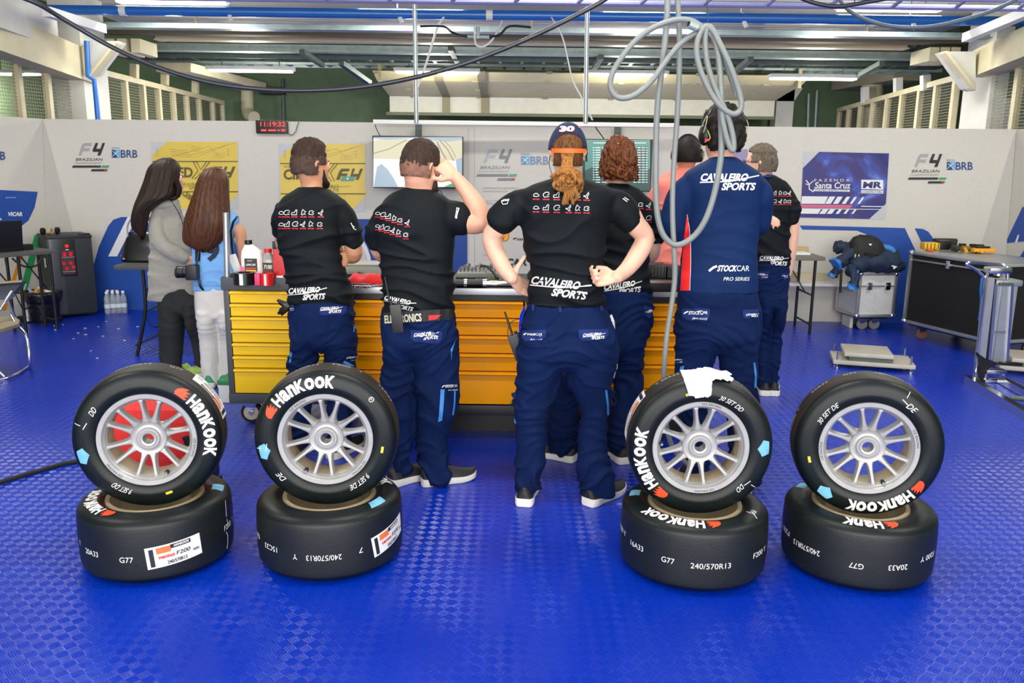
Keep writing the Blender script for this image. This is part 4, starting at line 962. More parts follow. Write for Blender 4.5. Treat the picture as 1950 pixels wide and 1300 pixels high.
def cart2():
    xl = P2_(671, 600).x; xm = P2_(998, 600).x; xr = P2_(1332, 600).x; zt = P2_(900, 548).z; ze = P2_(900, 560).z; zk = P2_(900, 571).z; zb = P2_(900, 770).z; zb2 = P2_(900, 789).z
    D = .62
    th = thing('tool_workbench', 'long workbench with two banks of orange drawers under a steel edged black top', 'workbench', ((xl + xr) / 2, Y2, 0)); cx = (xl + xr) / 2; w = xr - xl
    MB().box((cx, Y2 + D / 2 + .02, (zb2 + zk) / 2), (w, D, zk - zb2), M_black).build('body', th, smooth=0)
    MB().box((cx, Y2 + D / 2 + .1, zb2 / 2), (w - .04, D - .2, zb2), mat('black_plinth', '0c0d10', .35, var=(20, .2), bump=(40, .3, .002))).build('plinth', th, smooth=0)
    MB().box((cx, Y2 + .01, (zb + zb2) / 2), (w + .01, .05, zb - zb2), M_black, bev=.006).build('base_rail', th)
    MB().box((cx, Y2 + D / 2, (zt + ze) / 2 + .001), (w + .03, D + .03, zt - ze), M_black).build('worktop', th, smooth=0)
    MB().box((cx, Y2 - .017, (zt + ze) / 2), (w + .034, .008, zt - ze), M_alu, bev=.002).build('steel_edge', th)
    MB().box((cx, Y2 + .0, (ze + zk) / 2), (w, .03, ze - zk), M_black).build('upper_rail', th, smooth=0)
    for x0, x1, py in ((xl + .004, xm - .006, [572, 605, 638, 672, 706, 769]), (xm + .006, xr - .004, [571.5, 599, 629, 656, 690, 735, 769])):
        for a, b in zip(py, py[1:]): drawer(th, x0, x1, P2_(900, b).z + .004, P2_(900, a).z - .002, Y2 - .012, M_orgp)
    return zt
ZT2 = cart2()

# ---------------------------------------------------------------- things on the cabinets
def onc(px, py, z): return gp(px, py, z)
def bottle(name, label, base, h, wx, wy, mb_body, mcap, neck=.018, cap=.02, parts=(), profile=None, cat='bottle', cx=0):
    th = thing(name, label, cat, base); mb = MB(); rings = []
    prof = profile or [(0, .94), (.02, 1), (.60, 1), (.74, .86), (.84, .5), (.90, .3)]
    for t, k in prof:
        a = max(wx * k, neck); b = max(wy * k, neck * .9); o = cx * (1 - k)
        rings.append([V((base.x + o + a * math.copysign(abs(math.cos(u)) ** .55, math.cos(u)), base.y + b * math.copysign(abs(math.sin(u)) ** .55, math.sin(u)), base.z + h * t)) for u in [2 * math.pi * i / 24 for i in range(24)]])
    mb.loft(rings, mb_body).build('body', th)
    o = cx * (1 - prof[-1][1])
    MB().tube([(base.x + o, base.y, base.z + h * .89), (base.x + o, base.y, base.z + h)], cap, mcap, 20).build('cap', th)
    return th
jug = bottle('coolant_jug', 'white plastic jug of pink coolant with a black label on the yellow drawer cabinet', onc(484, 537, ZT1), .245, .064, .045, mat('translucent_white', 'e4ddda', .35, var=(3, .03)), M_black, cap=.021, cx=-.03)
b = jug.location; MB().box((b.x, b.y - .0445, b.z + .105), (.072, .003, .075), M_black).build('label', jug, smooth=0)
MB().box((b.x, b.y - .0465, b.z + .086), (.06, .002, .008), M_red).box((b.x, b.y - .0465, b.z + .073), (.06, .002, .008), mat('label_amber', 'd8b040', .5)).build('label_stripe', jug, smooth=0)
MB().shape([T('LONG LIFE', -.027, .0, .010, .054, bold=.02, up=1), T('COOLANT', -.02, .025, .006, .03, bold=0, up=1)], M_wprint, lambda u, v: V((b.x + u, b.y - .0468, b.z + .102 + v))).build('label_lettering', jug, smooth=0)
MB().box((b.x - .052, b.y - .0425, b.z + .05), (.024, .008, .09), mat('pink_liquid', 'd05a8c', .3)).build('liquid_level', jug)
oil = bottle('oil_bottle', 'grey oil bottle with a red cap beside the white jug', onc(513, 537, ZT1), .195, .043, .034, mat('silver_plastic', '8f9491', .35, .3), M_red, cap=.023)
b2 = oil.location; MB().box((b2.x + .004, b2.y - .0345, b2.z + .075), (.056, .003, .085), M_black).build('label', oil, smooth=0)
MB().shape([T('7100', -.022, .0, .022, .046, bold=.02, up=1, shear=.1)], M_wl, lambda u, v: V((b2.x + .004 + u, b2.y - .037, b2.z + .082 + v))).build('label_lettering', oil, smooth=0)
MB().shape([T('MOTUL', -.022, .0, .010, .046, bold=.03, up=1)], m_redp, lambda u, v: V((b2.x + .004 + u, b2.y - .037, b2.z + .062 + v))).build('label_lettering', oil, smooth=0)
def tape(name, label, px, py, r, h, m, z, strip=True):
    c = onc(px, py, z); th = thing(name, label, 'tape roll', c)
    MB().lathe([(r * .62, 0), (r, 0), (r, h), (r * .62, h)], m, 32, Matrix.Translation(c), closed=True).build('roll', th)
    if strip: MB().lathe([(r + .0005, .002), (r + .0008, h - .002)], M_lgt, 6, Matrix.Translation(c), a0=math.radians(-100), a1=math.radians(-80)).build('pale_strip', th)
M_lgt = mat('pale_tape_end', 'cfcfd0', .4)
tape('tape_roll', 'large black tape roll at the corner of the yellow drawer cabinet', 466, 541, .060, .068, mat('black_tape', '141416', .3), ZT1)
tape('tape_roll', 'red tape roll in front of the grey oil bottle', 509, 542.5, .038, .068, mat('red_tape', 'd01c22', .3), ZT1)
c = onc(492, 542.5, ZT1); solo(MB().box((c.x, c.y, c.z + .033), (.03, .04, .066), mat('pink_box', 'cf2f68', .4), bev=.004), 'pink_sponge', 'small pink block between the two tape rolls', 'sponge')
c = onc(543, 538, ZT1); th = thing('red_canister', 'tall red box with a black lid half hidden by the folded arms mechanic', 'box', c)
MB().box((c.x, c.y, c.z + .10), (.10, .10, .20), M_red, bev=.004).build('body', th); MB().box((c.x, c.y, c.z + .222), (.102, .102, .044), M_black, bev=.004).build('lid', th); MB().box((c.x - .01, c.y - .0515, c.z + .04), (.05, .002, .014), M_wprint).build('label', th)
c = onc(450, 536, ZT1); th = thing('paper_booklet', 'white booklet leaning beside the jug on the yellow drawer cabinet', 'booklet', c)
Mx = Matrix.Translation(c + V((0, .02, .08))) @ Matrix.Rotation(math.radians(-14), 4, 'Y') @ Matrix.Rotation(math.radians(10), 4, 'X')
MB().box((0, 0, 0), (.045, .006, .16), M_white, Mx).build('cover', th); MB().box((.002, 0, 0), (.040, .003, .157), mat('paper', 'efeee8', .8), Mx).build('pages', th)
# workbench things
def flatbox(name, label, px0, px1, py, z, h, d, m, cat, bev=.004, rot=0, tag2=None):
    a = onc(px0, py, z); b = onc(px1, py, z); c = (a + b) / 2
    mb = MB().box((0, d / 2, h / 2), (b.x - a.x, d, h), m, Matrix.Translation(c) @ Matrix.Rotation(rot, 4, 'Z'), bev=bev)
    return solo(mb, name, label, cat)
# red cloth heap
def heap(name, label, px0, px1, py, z, h, d, m, cat, seed, amp=.5, cut=3):
    a = onc(px0, py, z); b = onc(px1, py, z); n1, n2 = 22, 12; vs = []; fs = []
    for i in range(n1 + 1):
        for j in range(n2 + 1):
            u, v = i / n1, j / n2; e = min(1, 6 * min(u, 1 - u)) ** .5 * min(1, 4 * min(v, 1 - v)) ** .5
            hh = h * e * (1 - amp + amp * (noise.noise(V((u * 6, v * cut, seed))) + .6))
            vs.append(V((a.x + (b.x - a.x) * u, a.y + d * v + .01 * math.sin(u * 9), z + .001 + max(hh, .002))))
    for i in range(n1):
        for j in range(n2): k = i * (n2 + 1) + j; fs.append((k, k + n2 + 1, k + n2 + 2, k + 1))
    B = len(vs); vs += [V((v.x, v.y, z + .0005)) for v in vs]; fs += [tuple(B + i for i in f[::-1]) for f in fs]
    rim = [i * (n2 + 1) for i in range(n1 + 1)] + [n1 * (n2 + 1) + j for j in range(1, n2 + 1)] + [i * (n2 + 1) + n2 for i in range(n1 - 1, -1, -1)] + [j for j in range(n2 - 1, 0, -1)]
    for p, q in zip(rim, rim[1:] + rim[:1]): fs.append((p, B + p, B + q, q))
    return solo(MB().add(vs, fs, m), name, label, cat, smooth=60)
heap('red_cloth', 'crumpled red cloth on the bench between the two left mechanics', 655, 742, 540, ZT2, .05, .16, mat('red_cloth', 'd01c1c', .85, sheen=.2), 'cloth', 1.3)
th = None
c0 = onc(700, 522, ZT2); tb = thing('plastic_tray', 'clear plastic tray standing behind the red cloth', 'tray', c0)
m_clear = mat('clear_plastic', 'd9dcd8', .25, trans=.5, var=None)
mb = MB(); mb.loft([[V((c0.x + s * a, c0.y + .08 + t * b_, c0.z + z)) for s, t in ((-1, -1), (1, -1), (1, 1), (-1, 1))] for z, a, b_ in ((0, .13, .08), (.06, .15, .1))], m_clear).build('tray_body', tb)
MB().tube([V((c0.x + s * .15, c0.y + .08 + t * .1, c0.z + .06)) for s, t in ((-1, -1), (1, -1), (1, 1), (-1, 1))], .005, m_clear, 6, closed=True).build('tray_rim', tb)
heap('yellow_paper', 'crumpled yellow cloth in front of the plastic tray', 690, 740, 530, ZT2, .022, .05, mat('pale_yellow', 'dcc86c', .8), 'cloth', 4.1)
def wrench(px, py, ang, L, label, m=M_chrome):
    c = onc(px, py, ZT2); Mx = Matrix.Translation(c + V((0, 0, .006))) @ Matrix.Rotation(ang, 4, 'Z'); mb = MB()
    mb.box((0, 0, 0), (L, .011, .006), m, Mx, bev=.002); mb.lathe([(.007, -.004), (.013, -.004), (.013, .004), (.007, .004)], m, 18, Mx @ Matrix.Translation((L / 2 + .008, 0, 0)), closed=True)
    mb.lathe([(.006, -.004), (.014, -.004), (.014, .004), (.006, .004)], m, 14, Mx @ Matrix.Translation((-L / 2 - .008, 0, 0)), closed=True, a0=math.radians(-130), a1=math.radians(130))
    solo(mb, 'wrench', label, 'wrench', 'wrenches on the bench')
for i, (px, py, a, L, lb) in enumerate(((698, 546, .6, .12, 'chrome wrench lying closest to the blue handled tool'), (706, 546, .75, .12, 'chrome wrench in the middle of the row beside the blue handled tool'), (714, 547, .8, .11, 'chrome wrench at the right of the row beside the blue handled tool'), (676, 542, -.15, .14, 'dark wrench lying flat left of the chrome wrenches'), (668, 546, .05, .12, 'dark wrench closest to the folded arms mechanic'))): wrench(px, py, a, L, lb, M_chrome if i < 3 else M_steel)
c = onc(700, 540, ZT2); solo(MB().tube([c + V((-.03, 0, .012)), c + V((.03, .02, .012))], .011, mat('blue_grip', '1c3ca8', .4), 12), 'screwdriver_handle', 'blue handled tool lying above the chrome wrenches', 'tool')
# behind the capped man's left arm: long sockets, bars, case
def rod(px0, px1, py, r, m, name, label, cat='tool', dz=0, rings=()):
    a = onc(px0, py, ZT2) + V((0, 0, r + .001 + dz)); b_ = onc(px1, py, ZT2) + V((0, 0, r + .001 + dz)); th = thing(name, label, cat, (a + b_) / 2)
    MB().tube([a, b_], r, m, 16).build('shaft', th)
    mb = MB(); 
    for t, w in rings: q = a.lerp(b_, t); mb.tube([q - V((w, 0, 0)), q + V((w, 0, 0))], r * 1.12, M_chrome, 16)
    if rings: mb.build('chrome_ring', th)
rod(866, 925, 547, .022, M_black, 'torque_bar', 'fat black bar at the front of the bench left of the capped mechanic', rings=((.35, .008), (.97, .01)))
rod(925, 1000, 546, .016, M_chrome, 'socket_bar', 'chrome bar with dark grips reaching under the left hand', rings=((.2, .02),))
rod(868, 905, 534, .013, M_black, 'rubber_handle', 'black rubber handle lying behind the fat black bar')
a = onc(870, 528, ZT2); b3 = onc(985, 528, ZT2)
tcs = thing('socket_set', 'open grey socket set with rows of sockets on the bench behind the bars', 'socket set', (a + b3) / 2)
MB().box(((a.x + b3.x) / 2, a.y + .1, ZT2 + .014), (b3.x - a.x, .2, .026), mat('grey_tray', '8b8d84', .5), bev=.004).build('tray', tcs)
mb = MB()
for i in range(15):
    for j in range(2): x = a.x + .02 + i * (b3.x - a.x - .04) / 14; mb.tube([(x, a.y + .05 + j * .08, ZT2 + .027), (x, a.y + .05 + j * .08, ZT2 + .05 + .01 * (i % 3))], .009, M_chrome, 10)
mb.build('sockets', tcs)
heap('olive_strap', 'bundle of olive straps on the bench beside the left hand', 920, 965, 538, ZT2, .03, .08, mat('olive_webbing', '5a5638', .85), 'strap', 7.7)
pipe('black_hose', 'short black hose arched over the socket set', [onc(915, 520, ZT2) + V((0, 0, .045)), onc(930, 528, ZT2) + V((0, 0, .06)), onc(948, 540, ZT2) + V((0, 0, .03))], .008, M_blackr, 'hose', k=5)
c = onc(912, 522, ZT2); solo(MB().box((c.x, c.y - .03, ZT2 + .0255), (.03, .03, .05), M_white, bev=.003), 'small_bottle', 'tiny white pot behind the socket set', 'pot')
# right end of the bench: black cases
for px0, px1, py, h, d, lb in ((1226, 1268, 530, .085, .15, 'black ribbed battery case beside the curly haired mechanic'), (1270, 1292, 531, .075, .15, 'smaller black ribbed case beside the grey hose')):
    a = onc(px0, py, ZT2); b4 = onc(px1, py, ZT2); th = thing('battery_case', lb, 'case', (a + b4) / 2)
    MB().box(((a.x + b4.x) / 2, a.y + d / 2, ZT2 + h / 2), (b4.x - a.x, d, h), M_black, bev=.01).build('body', th)
    mb = MB()
    for i in range(7): x = a.x + (b4.x - a.x) * (i + .5) / 7; mb.box((x, a.y - .002, ZT2 + h / 2), (.006, .008, h * .7), mat('dark_grey_plastic', '2c2d2e', .5))
    mb.build('rib', th, smooth=0)
flatbox('black_case', 'flat black case along the right end of the bench in front of the battery cases', 1222, 1300, 556, ZT2, .05, .12, M_black, 'case')
# green and white crate behind the cabinet
c = gp(428, 770); c.y = 5.45; c.x += .05; th = thing('green_crate', 'green and white crate on the floor behind the yellow drawer cabinet', 'crate', (c.x, c.y, 0))
MB().box((c.x, c.y, .06), (.2, .3, .12), mat('white_crate', 'c9cdc6', .6), bev=.006).build('crate_body', th); MB().box((c.x, c.y, .135), (.21, .31, .03), mat('green_crate', '1f7a4c', .5), bev=.006).build('green_rim', th)
# red tool case with black parts behind the far-left stack
c = gp(240, 880); c = V((-1.83, 3.78, 0)); th = thing('red_case', 'red box standing on the floor behind the far left stack of tyres', 'box', c)
heapm = mat('red_bag', 'd4231c', .7, bump=(20, .5, .01))
MB().box((c.x + .16, c.y, .30), (.46, .26, .30), heapm, bev=.07).box((c.x + .16, c.y, .12), (.5, .24, .16), M_black, bev=.03).box((c.x + .16, c.y, .02), (.5, .26, .04), M_black).build('case_body', th)
MB().box((c.x - .115, c.y - .05, .34), (.05, .1, .06), M_black, bev=.008).build('black_clip', th); MB().tube(cat3([(c.x + .3, c.y - .14, .12), (c.x + .38, c.y - .15, .2), (c.x + .36, c.y - .16, .33)], 4), .014, M_blackr).build('handle', th)
# ================================================================ LEFT SIDE
M_tabtop = mat('dark_table_top', '4a4b49', .55, var=(6, .08)); M_tleg = mat('black_tube', '1c1d1f', .35, .4)
# fridge
def fridge():
    f0 = gp(106, 607); f1 = gp(198, 596); f0 = V((f0.x, f0.y - .02, 0)); f1 = V((f1.x, f1.y - .12, 0))
    u = (f1 - f0).normalized(); n = V((u.y, -u.x, 0)); Wd = (f1 - f0).length; Hh = .80; D = .40
    Mx = Matrix(((u.x, -n.x, 0, f0.x), (u.y, -n.y, 0, f0.y), (0, 0, 1, 0), (0, 0, 0, 1)))
    th = thing('small_fridge', 'dark grey mini fridge with a narrow glass window in its door', 'fridge', f0)
    mg = mat('fridge_grey', '33363a', .4, .4, var=(2, .08)); mk = mat('fridge_side', '1b1c1e', .5)
    bxx = lambda c, s, m, bev=0: MB().box(c, s, m, Mx, bev)
    bxx((Wd / 2, D / 2 + .05, Hh / 2 + .01), (Wd - .01, D, Hh - .02), mk).build('body', th, smooth=0)
    d = bxx((Wd / 2, .02, Hh / 2 + .015), (Wd, .05, Hh - .05), mg, .01).build('door', th)
    MB().box((.07, -.008, Hh / 2 + .015), (.11, .006, Hh - .06), mat('fridge_strip', '54585c', .3, .5), Mx, .002).build('door_strip', d)
    bxx((Wd / 2, D / 2 + .02, Hh + .0), (Wd + .01, D + .06, .03), mk, .008).build('top', th)
    MB().box((Wd - .06, .02, Hh + .02), (.1, .05, .022), M_black, Mx, .004).build('hinge_cover', th)
    x = Wd * .42
    w_ = MB().box((x, -.010, Hh - .20), (.15, .008, .36), M_black, Mx, .01).build('window_frame', d)
    mb = MB().box((x, -.0145, Hh - .245), (.115, .003, .235), mat('cooler_inside', '2a2224', .3, emit=('50383a', .35)), Mx); mb.build('window', w_)
    mcan = mat('red_can', 'c4202c', .3, .2, emit=('a0101c', .3))
    mb = MB()
    for k in range(2): mb.tube([Mx @ V((x - .028 + k * .056, -.022, Hh - .185)), Mx @ V((x - .028 + k * .056, -.022, Hh - .145))], .018, mcan, 14)
    for dx, dz in ((-.04, -.255), (.02, -.255), (-.018, -.305), (.042, -.295)): mb.tube([Mx @ V((x + dx, -.016, Hh + dz)), Mx @ V((x + dx, -.03, Hh + dz))], .017, mcan, 14)
    mb.build('drink_cans', w_)
    mb = MB()
    for dz in (-.195, -.335): mb.box((x, -.02, Hh + dz), (.115, .014, .005), M_alu, Mx)
    mb.build('shelf', w_, smooth=0)
    MB().tube([Mx @ V((x, -.016, Hh - .085)), Mx @ V((x, -.022, Hh - .085))], .017, mat('red_dial', '9c1620', .4, emit=('ff2018', .6)), 20).build('dial', d)
    MB().box((x, -.0155, Hh - .12), (.03, .002, .007), M_white, Mx).build('badge', d)
    lab = MB().box((-.001, .18, Hh - .26), (.003, .07, .09), M_white, Mx).build('rating_label', th, smooth=0)
    # tape rolls on top
    for k, (dx, rr, m, lb) in enumerate(((.02, .03, mat('tan_tape', 'b9a878', .5), 'tan tape roll standing on the mini fridge'), (.09, .034, M_black, 'black tape roll on the right of the mini fridge top'), (-.04, .033, M_black, 'black tape roll at the left of the tan roll on the mini fridge'))):
        p = Mx @ V((.06 + dx, .25, Hh + .015)); o = MB().lathe([(rr * .55, -.012 - .008 * (k == 0)), (rr, -.012 - .008 * (k == 0)), (rr, .012 + .008 * (k == 0)), (rr * .55, .012 + .008 * (k == 0))], m, 24, Matrix.Translation(p + V((0, 0, rr))) @ Matrix.Rotation(math.radians(90), 4, 'Y'), closed=True)
        solo(o, 'tape_roll', lb, 'tape roll')
    return Mx, Wd
FM, FWd = fridge()
# water bottles
def water():
    mw = mat('clear_bottle', 'dfe6ea', .12, trans=.75, var=None); mc = mat('white_cap', 'e8e8e6', .5)
    proto = None; b0 = gp(204, 598)
    spots = [(208 + 12 * i, 596 - 1.2 * i, 0) for i in range(3)] + [(203 + 12 * i, 592 - i, 1) for i in range(3)]
    for k, (px, py, r) in enumerate([(206, 597, 0), (217, 596, 0), (227, 595.5, 0), (237, 595, 0), (211, 592, 1), (222, 591.5, 1), (232, 591, 1)]):
        c = gp(px, py); c.y = min(c.y, 8.62)
        if proto is None:
            proto = thing('water_bottle', 'x', 'bottle', c, group='water bottles in the shrink wrapped pack')
            MB().lathe([(.0, 0), (.027, 0), (.031, .01), (.031, .10), (.028, .115), (.031, .13), (.029, .16), (.014, .20), (.013, .215)], mw, 20, Matrix.Translation(c)).build('bottle_body', proto)
            MB().tube([c + V((0, 0, .205)), c + V((0, 0, .228))], .0155, mc, 14).build('cap', proto)
            MB().lathe([(.0318, .06), (.0318, .1)], mat('pale_label', 'c8d4dc', .4), 20, Matrix.Translation(c)).build('label', proto); o = proto
        else: o = dup(proto, c)
        o['label'] = ('leftmost front bottle of the water pack beside the fridge', 'second front bottle from the left in the water pack', 'third front bottle from the left in the water pack', 'rightmost front bottle of the water pack by the wall', 'left bottle of the back row in the water pack', 'middle bottle of the back row in the water pack', 'right bottle of the back row in the water pack')[k]
water()
# trash bin
def bin_():
    c = gp(80, 612); c = V((c.x + .02, c.y + .02, 0)); th = thing('waste_bin', 'black waste bin lined with a black bag and filled with empty bottles', 'bin', c)
    mbag = mat('black_bag', '0c0c0e', .28, bump=(30, .6, .01), spec=.6)
    MB().lathe([(0, 0), (.125, 0), (.13, .02), (.148, .22), (.142, .22), (.12, .02), (0, .02)], mbag, 36, Matrix.Translation(c)).build('bin_body', th)
    rings = []
    for t, r in ((0, .149), (.12, .158), (.3, .163), (.6, .172), (.85, .176), (1, .168), (1.02, .15), (.8, .14)):
        rings.append([c + V(((r + .008 * noise.noise(V((math.cos(a) * 3, math.sin(a) * 3, t * 4)))) * math.cos(a), (r + .008 * noise.noise(V((math.cos(a) * 3, math.sin(a) * 3, t * 4)))) * math.sin(a), .19 + .11 * t + .012 * noise.noise(V((math.cos(a) * 2, math.sin(a) * 2, 5))))) for a in [2 * math.pi * i / 40 for i in range(40)]])
    MB().loft(rings, mbag, caps=False).build('bag', th, smooth=80)
    bc = [(-.09, -.02, 'a9a4c0'), (-.045, .03, 'c0b8d8'), (-.03, -.05, 'e0a83c'), (.01, 0, 'e8922c'), (.05, -.03, 'f0a030'), (.03, .06, 'e4e4e2'), (.09, .02, 'dcdcd8'), (.085, -.04, 'e6e6e4'), (-.08, .06, 'e2c8a0')]
    for k, (dx, dy, h) in enumerate(bc):
        p = c + V((dx, dy, .275)); d = V((random.uniform(-.6, .6), random.uniform(-.4, .3), .8)).normalized()
        solo(MB().tube([p - d * .06, p + d * .02, p + d * .035, p + d * .055], [.024, .024, .013, .012], mat('bottle_' + h, h, .35), 14), 'empty_bottle', 'empty bottle number of the pile in the waste bin' if 0 else {'a9a4c0': 'lilac empty bottle at the left rim of the waste bin', 'c0b8d8': 'pale lilac bottle behind the orange ones in the waste bin', 'e0a83c': 'amber bottle at the front of the waste bin', 'e8922c': 'orange bottle in the middle of the waste bin', 'f0a030': 'bright orange bottle right of the middle in the waste bin', 'e4e4e2': 'white bottle at the back of the waste bin', 'dcdcd8': 'off white bottle at the right rim of the waste bin', 'e6e6e4': 'white bottle at the front right of the waste bin', 'e2c8a0': 'beige bottle at the back left of the waste bin'}[h], 'bottle', 'empty bottles in the waste bin')
bin_()
# folding tables
def fold_table(name, label, c, u, L, Dp, h, mt, legs, top=.035, cat='folding table', bar=True):
    """c: front left corner on the floor, u: direction of the long side"""
    n = V((-u.y, u.x, 0)); Mx = Matrix(((u.x, n.x, 0, c.x), (u.y, n.y, 0, c.y), (0, 0, 1, 0), (0, 0, 0, 1)))
    th = thing(name, label, cat, c)
    MB().box((L / 2, Dp / 2, h - top / 2), (L, Dp, top), mt, Mx, .008).build('table_top', th)
    for x, lean in legs:
        for y in (.06, Dp - .06):
            pts = [Mx @ V((x, y, h - top)), Mx @ V((x, y, h * .55)), Mx @ V((x + lean * .5, y, h * .25)), Mx @ V((x + lean, y, .0))] if lean else [Mx @ V((x, y, h - top)), Mx @ V((x, y, .0))]
            if lean: pts = cat3(pts, 4)
            MB().tube(pts, .014, M_tleg, 12).build('leg', th)
        MB().tube([Mx @ V((x + lean, .06, .09)), Mx @ V((x + lean, Dp - .06, .09))], .010, M_tleg, 8).tube([Mx @ V((x, .06, h * .5)), Mx @ V((x, Dp - .06, h * .5))], .010, M_tleg, 8).build('leg_crossbar', th)
        s = 1 if x < L / 2 else -1
        MB().bar(Mx @ V((x, Dp / 2, h * .5)), Mx @ V((x + s * .22, Dp / 2, h - top)), .02, .008, M_tleg).build('brace', th, smooth=0)
    return th, Mx
# left table (behind the folding chair)
a = gp(103, 468, .74); a = yp(103, 468, 7.9)
zt = .74; c = gp(-160, 496, zt); e = gp(103, 473, zt) + V((.08, -.1, 0))
u = V((e.x - c.x, e.y - c.y, 0)).normalized()
L = 1.5; c0 = V((e.x, e.y, 0)) - u * L
tl, TM = fold_table('folding_table', 'dark folding table at the far left holding the laptop and bottles', c0, u, L, .32, zt, M_tabtop, [(.3, 0), (L - .32, 0), (L - .04, 0)])
def on(M_, x, y, z=0): return M_ @ V((x, y, z))
# laptop seen from the back
p = on(TM, L - .42, .12, zt); th = thing('laptop', 'black laptop with its lid up seen from behind on the left table', 'laptop', p)
Rl = TM.to_3x3().to_4x4()
MB().box((0, .09, .012), (.36, .16, .022), M_black, Matrix.Translation(p) @ Rl, .004).build('base', th); MB().box((0, -.0, .15), (.36, .012, .25), mat('laptop_lid', '111215', .35), Matrix.Translation(p) @ Rl @ Matrix.Rotation(math.radians(6), 4, 'X'), .005).build('lid', th)
MB().box((-.14, -.012, .262), (.04, .002, .014), M_white, Matrix.Translation(p) @ Rl @ Matrix.Rotation(math.radians(6), 4, 'X')).build('sticker', th)
p = on(TM, L - .17, .2, zt); solo(MB().box((0, 0, .026), (.09, .08, .05), M_black, Matrix.Translation(p) @ Rl, .006), 'charger', 'small black charger right of the laptop', 'charger')
for k, (x, y, lb) in enumerate(((L - .72, .2, 'clear glass jar beside the laptop'), (L - .80, .3, 'silver tin left of the glass jar near the laptop'), (L - .90, .18, 'silver can at the left end of the row beside the laptop'))):
    p = on(TM, x, y, zt); th = thing('jar', lb, 'jar', p); MB().tube([p, p + V((0, 0, .075))], .033, M_steel if k else mat('jar_glass', 'c8ccc4', .1, trans=.6, var=None), 18).build('jar_body', th); MB().tube([p + V((0, 0, .075)), p + V((0, 0, .09))], .03, M_white if k != 1 else M_galv, 18).build('lid', th)
pipe('power_cable', 'black cable hanging from the left table down to the power strip', [on(TM, L - .45, .02, zt - .04), on(TM, L - .44, .0, .5), on(TM, L - .36, .0, .25), gp(50, 613) + V((0, .03, .13))], .006, M_blackr, 'cable', k=5, n=6)
pipe('power_cable', 'black cable looping under the right end of the left table', [on(TM, L - .40, .0, zt - .045), on(TM, L - .32, -.02, zt - .12), on(TM, L - .2, -.02, zt - .12), on(TM, L - .13, .02, zt - .04)], .009, M_blackr, 'cable', k=5, n=6)
p = gp(50, 613); th = thing('power_strip', 'black power strip with white plugs on the floor under the left table', 'power strip', p)
MB().box(tuple(p + V((.1, .05, .025))), (.42, .08, .05), M_black, bev=.01).build('strip', th); MB().box(tuple(p + V((.0, .03, .09))), (.05, .05, .09), M_white, bev=.01).box(tuple(p + V((.02, -.02, .03))), (.05, .04, .04), M_white, bev=.01).build('plug', th)
# middle-left table with handbag
zt2 = .74; e = gp(216, 505, zt2); f = gp(300, 505, zt2)
t2, TM2 = fold_table('folding_table', 'black legged folding table behind the woman in the grey blazer', V((e.x, e.y, 0)), V((1, 0, 0)), 1.05, .6, zt2, M_tabtop, [(.20, -.10), (.9, 0)])
p = on(TM2, .12, .28, zt2); th = thing('handbag', 'black handbag with a curved handle on the table behind the grey blazer', 'bag', p)
mb = MB(); mb.loft([[p + V((s * a * (1 if abs(s) > .9 else 1), t * b_, z)) for s, t in [(math.copysign(abs(math.cos(q)) ** .5, math.cos(q)), math.copysign(abs(math.sin(q)) ** .5, math.sin(q))) for q in [2 * math.pi * i / 24 for i in range(24)]]] for z, a, b_ in ((0, .16, .09), (.02, .17, .10), (.12, .15, .08), (.22, .11, .04), (.24, .10, .02))], mat('black_leather', '101114', .25, spec=.6))
mb.build('bag_body', th); MB().tube(cat3([p + V((-.1, -.03, .16)), p + V((-.09, -.04, .30)), p + V((0, -.04, .38)), p + V((.09, -.04, .30)), p + V((.1, -.03, .16))], 5), .007, mat('pale_handle', '9a9c9c', .3, .4), 8).build('handle', th)
mb = MB()
for s in (-1, 1): mb.ball(p + V((s * .12, -.095, .03)), .008, M_chrome, 10, 6)
mb.build('stud', th)
p = gp(275, 615); pipe('power_cable', 'black cable with a plug hanging behind the black trousers', [on(TM2, .5, .0, zt2 - .04), gp(283, 598) + V((0, 0, .25)), gp(282, 618) + V((0, 0, .06)), gp(296, 625) + V((0, 0, .012)), gp(312, 615) + V((0, 0, .012))], [.006] * 17, M_blackr, 'cable', k=4, n=6)
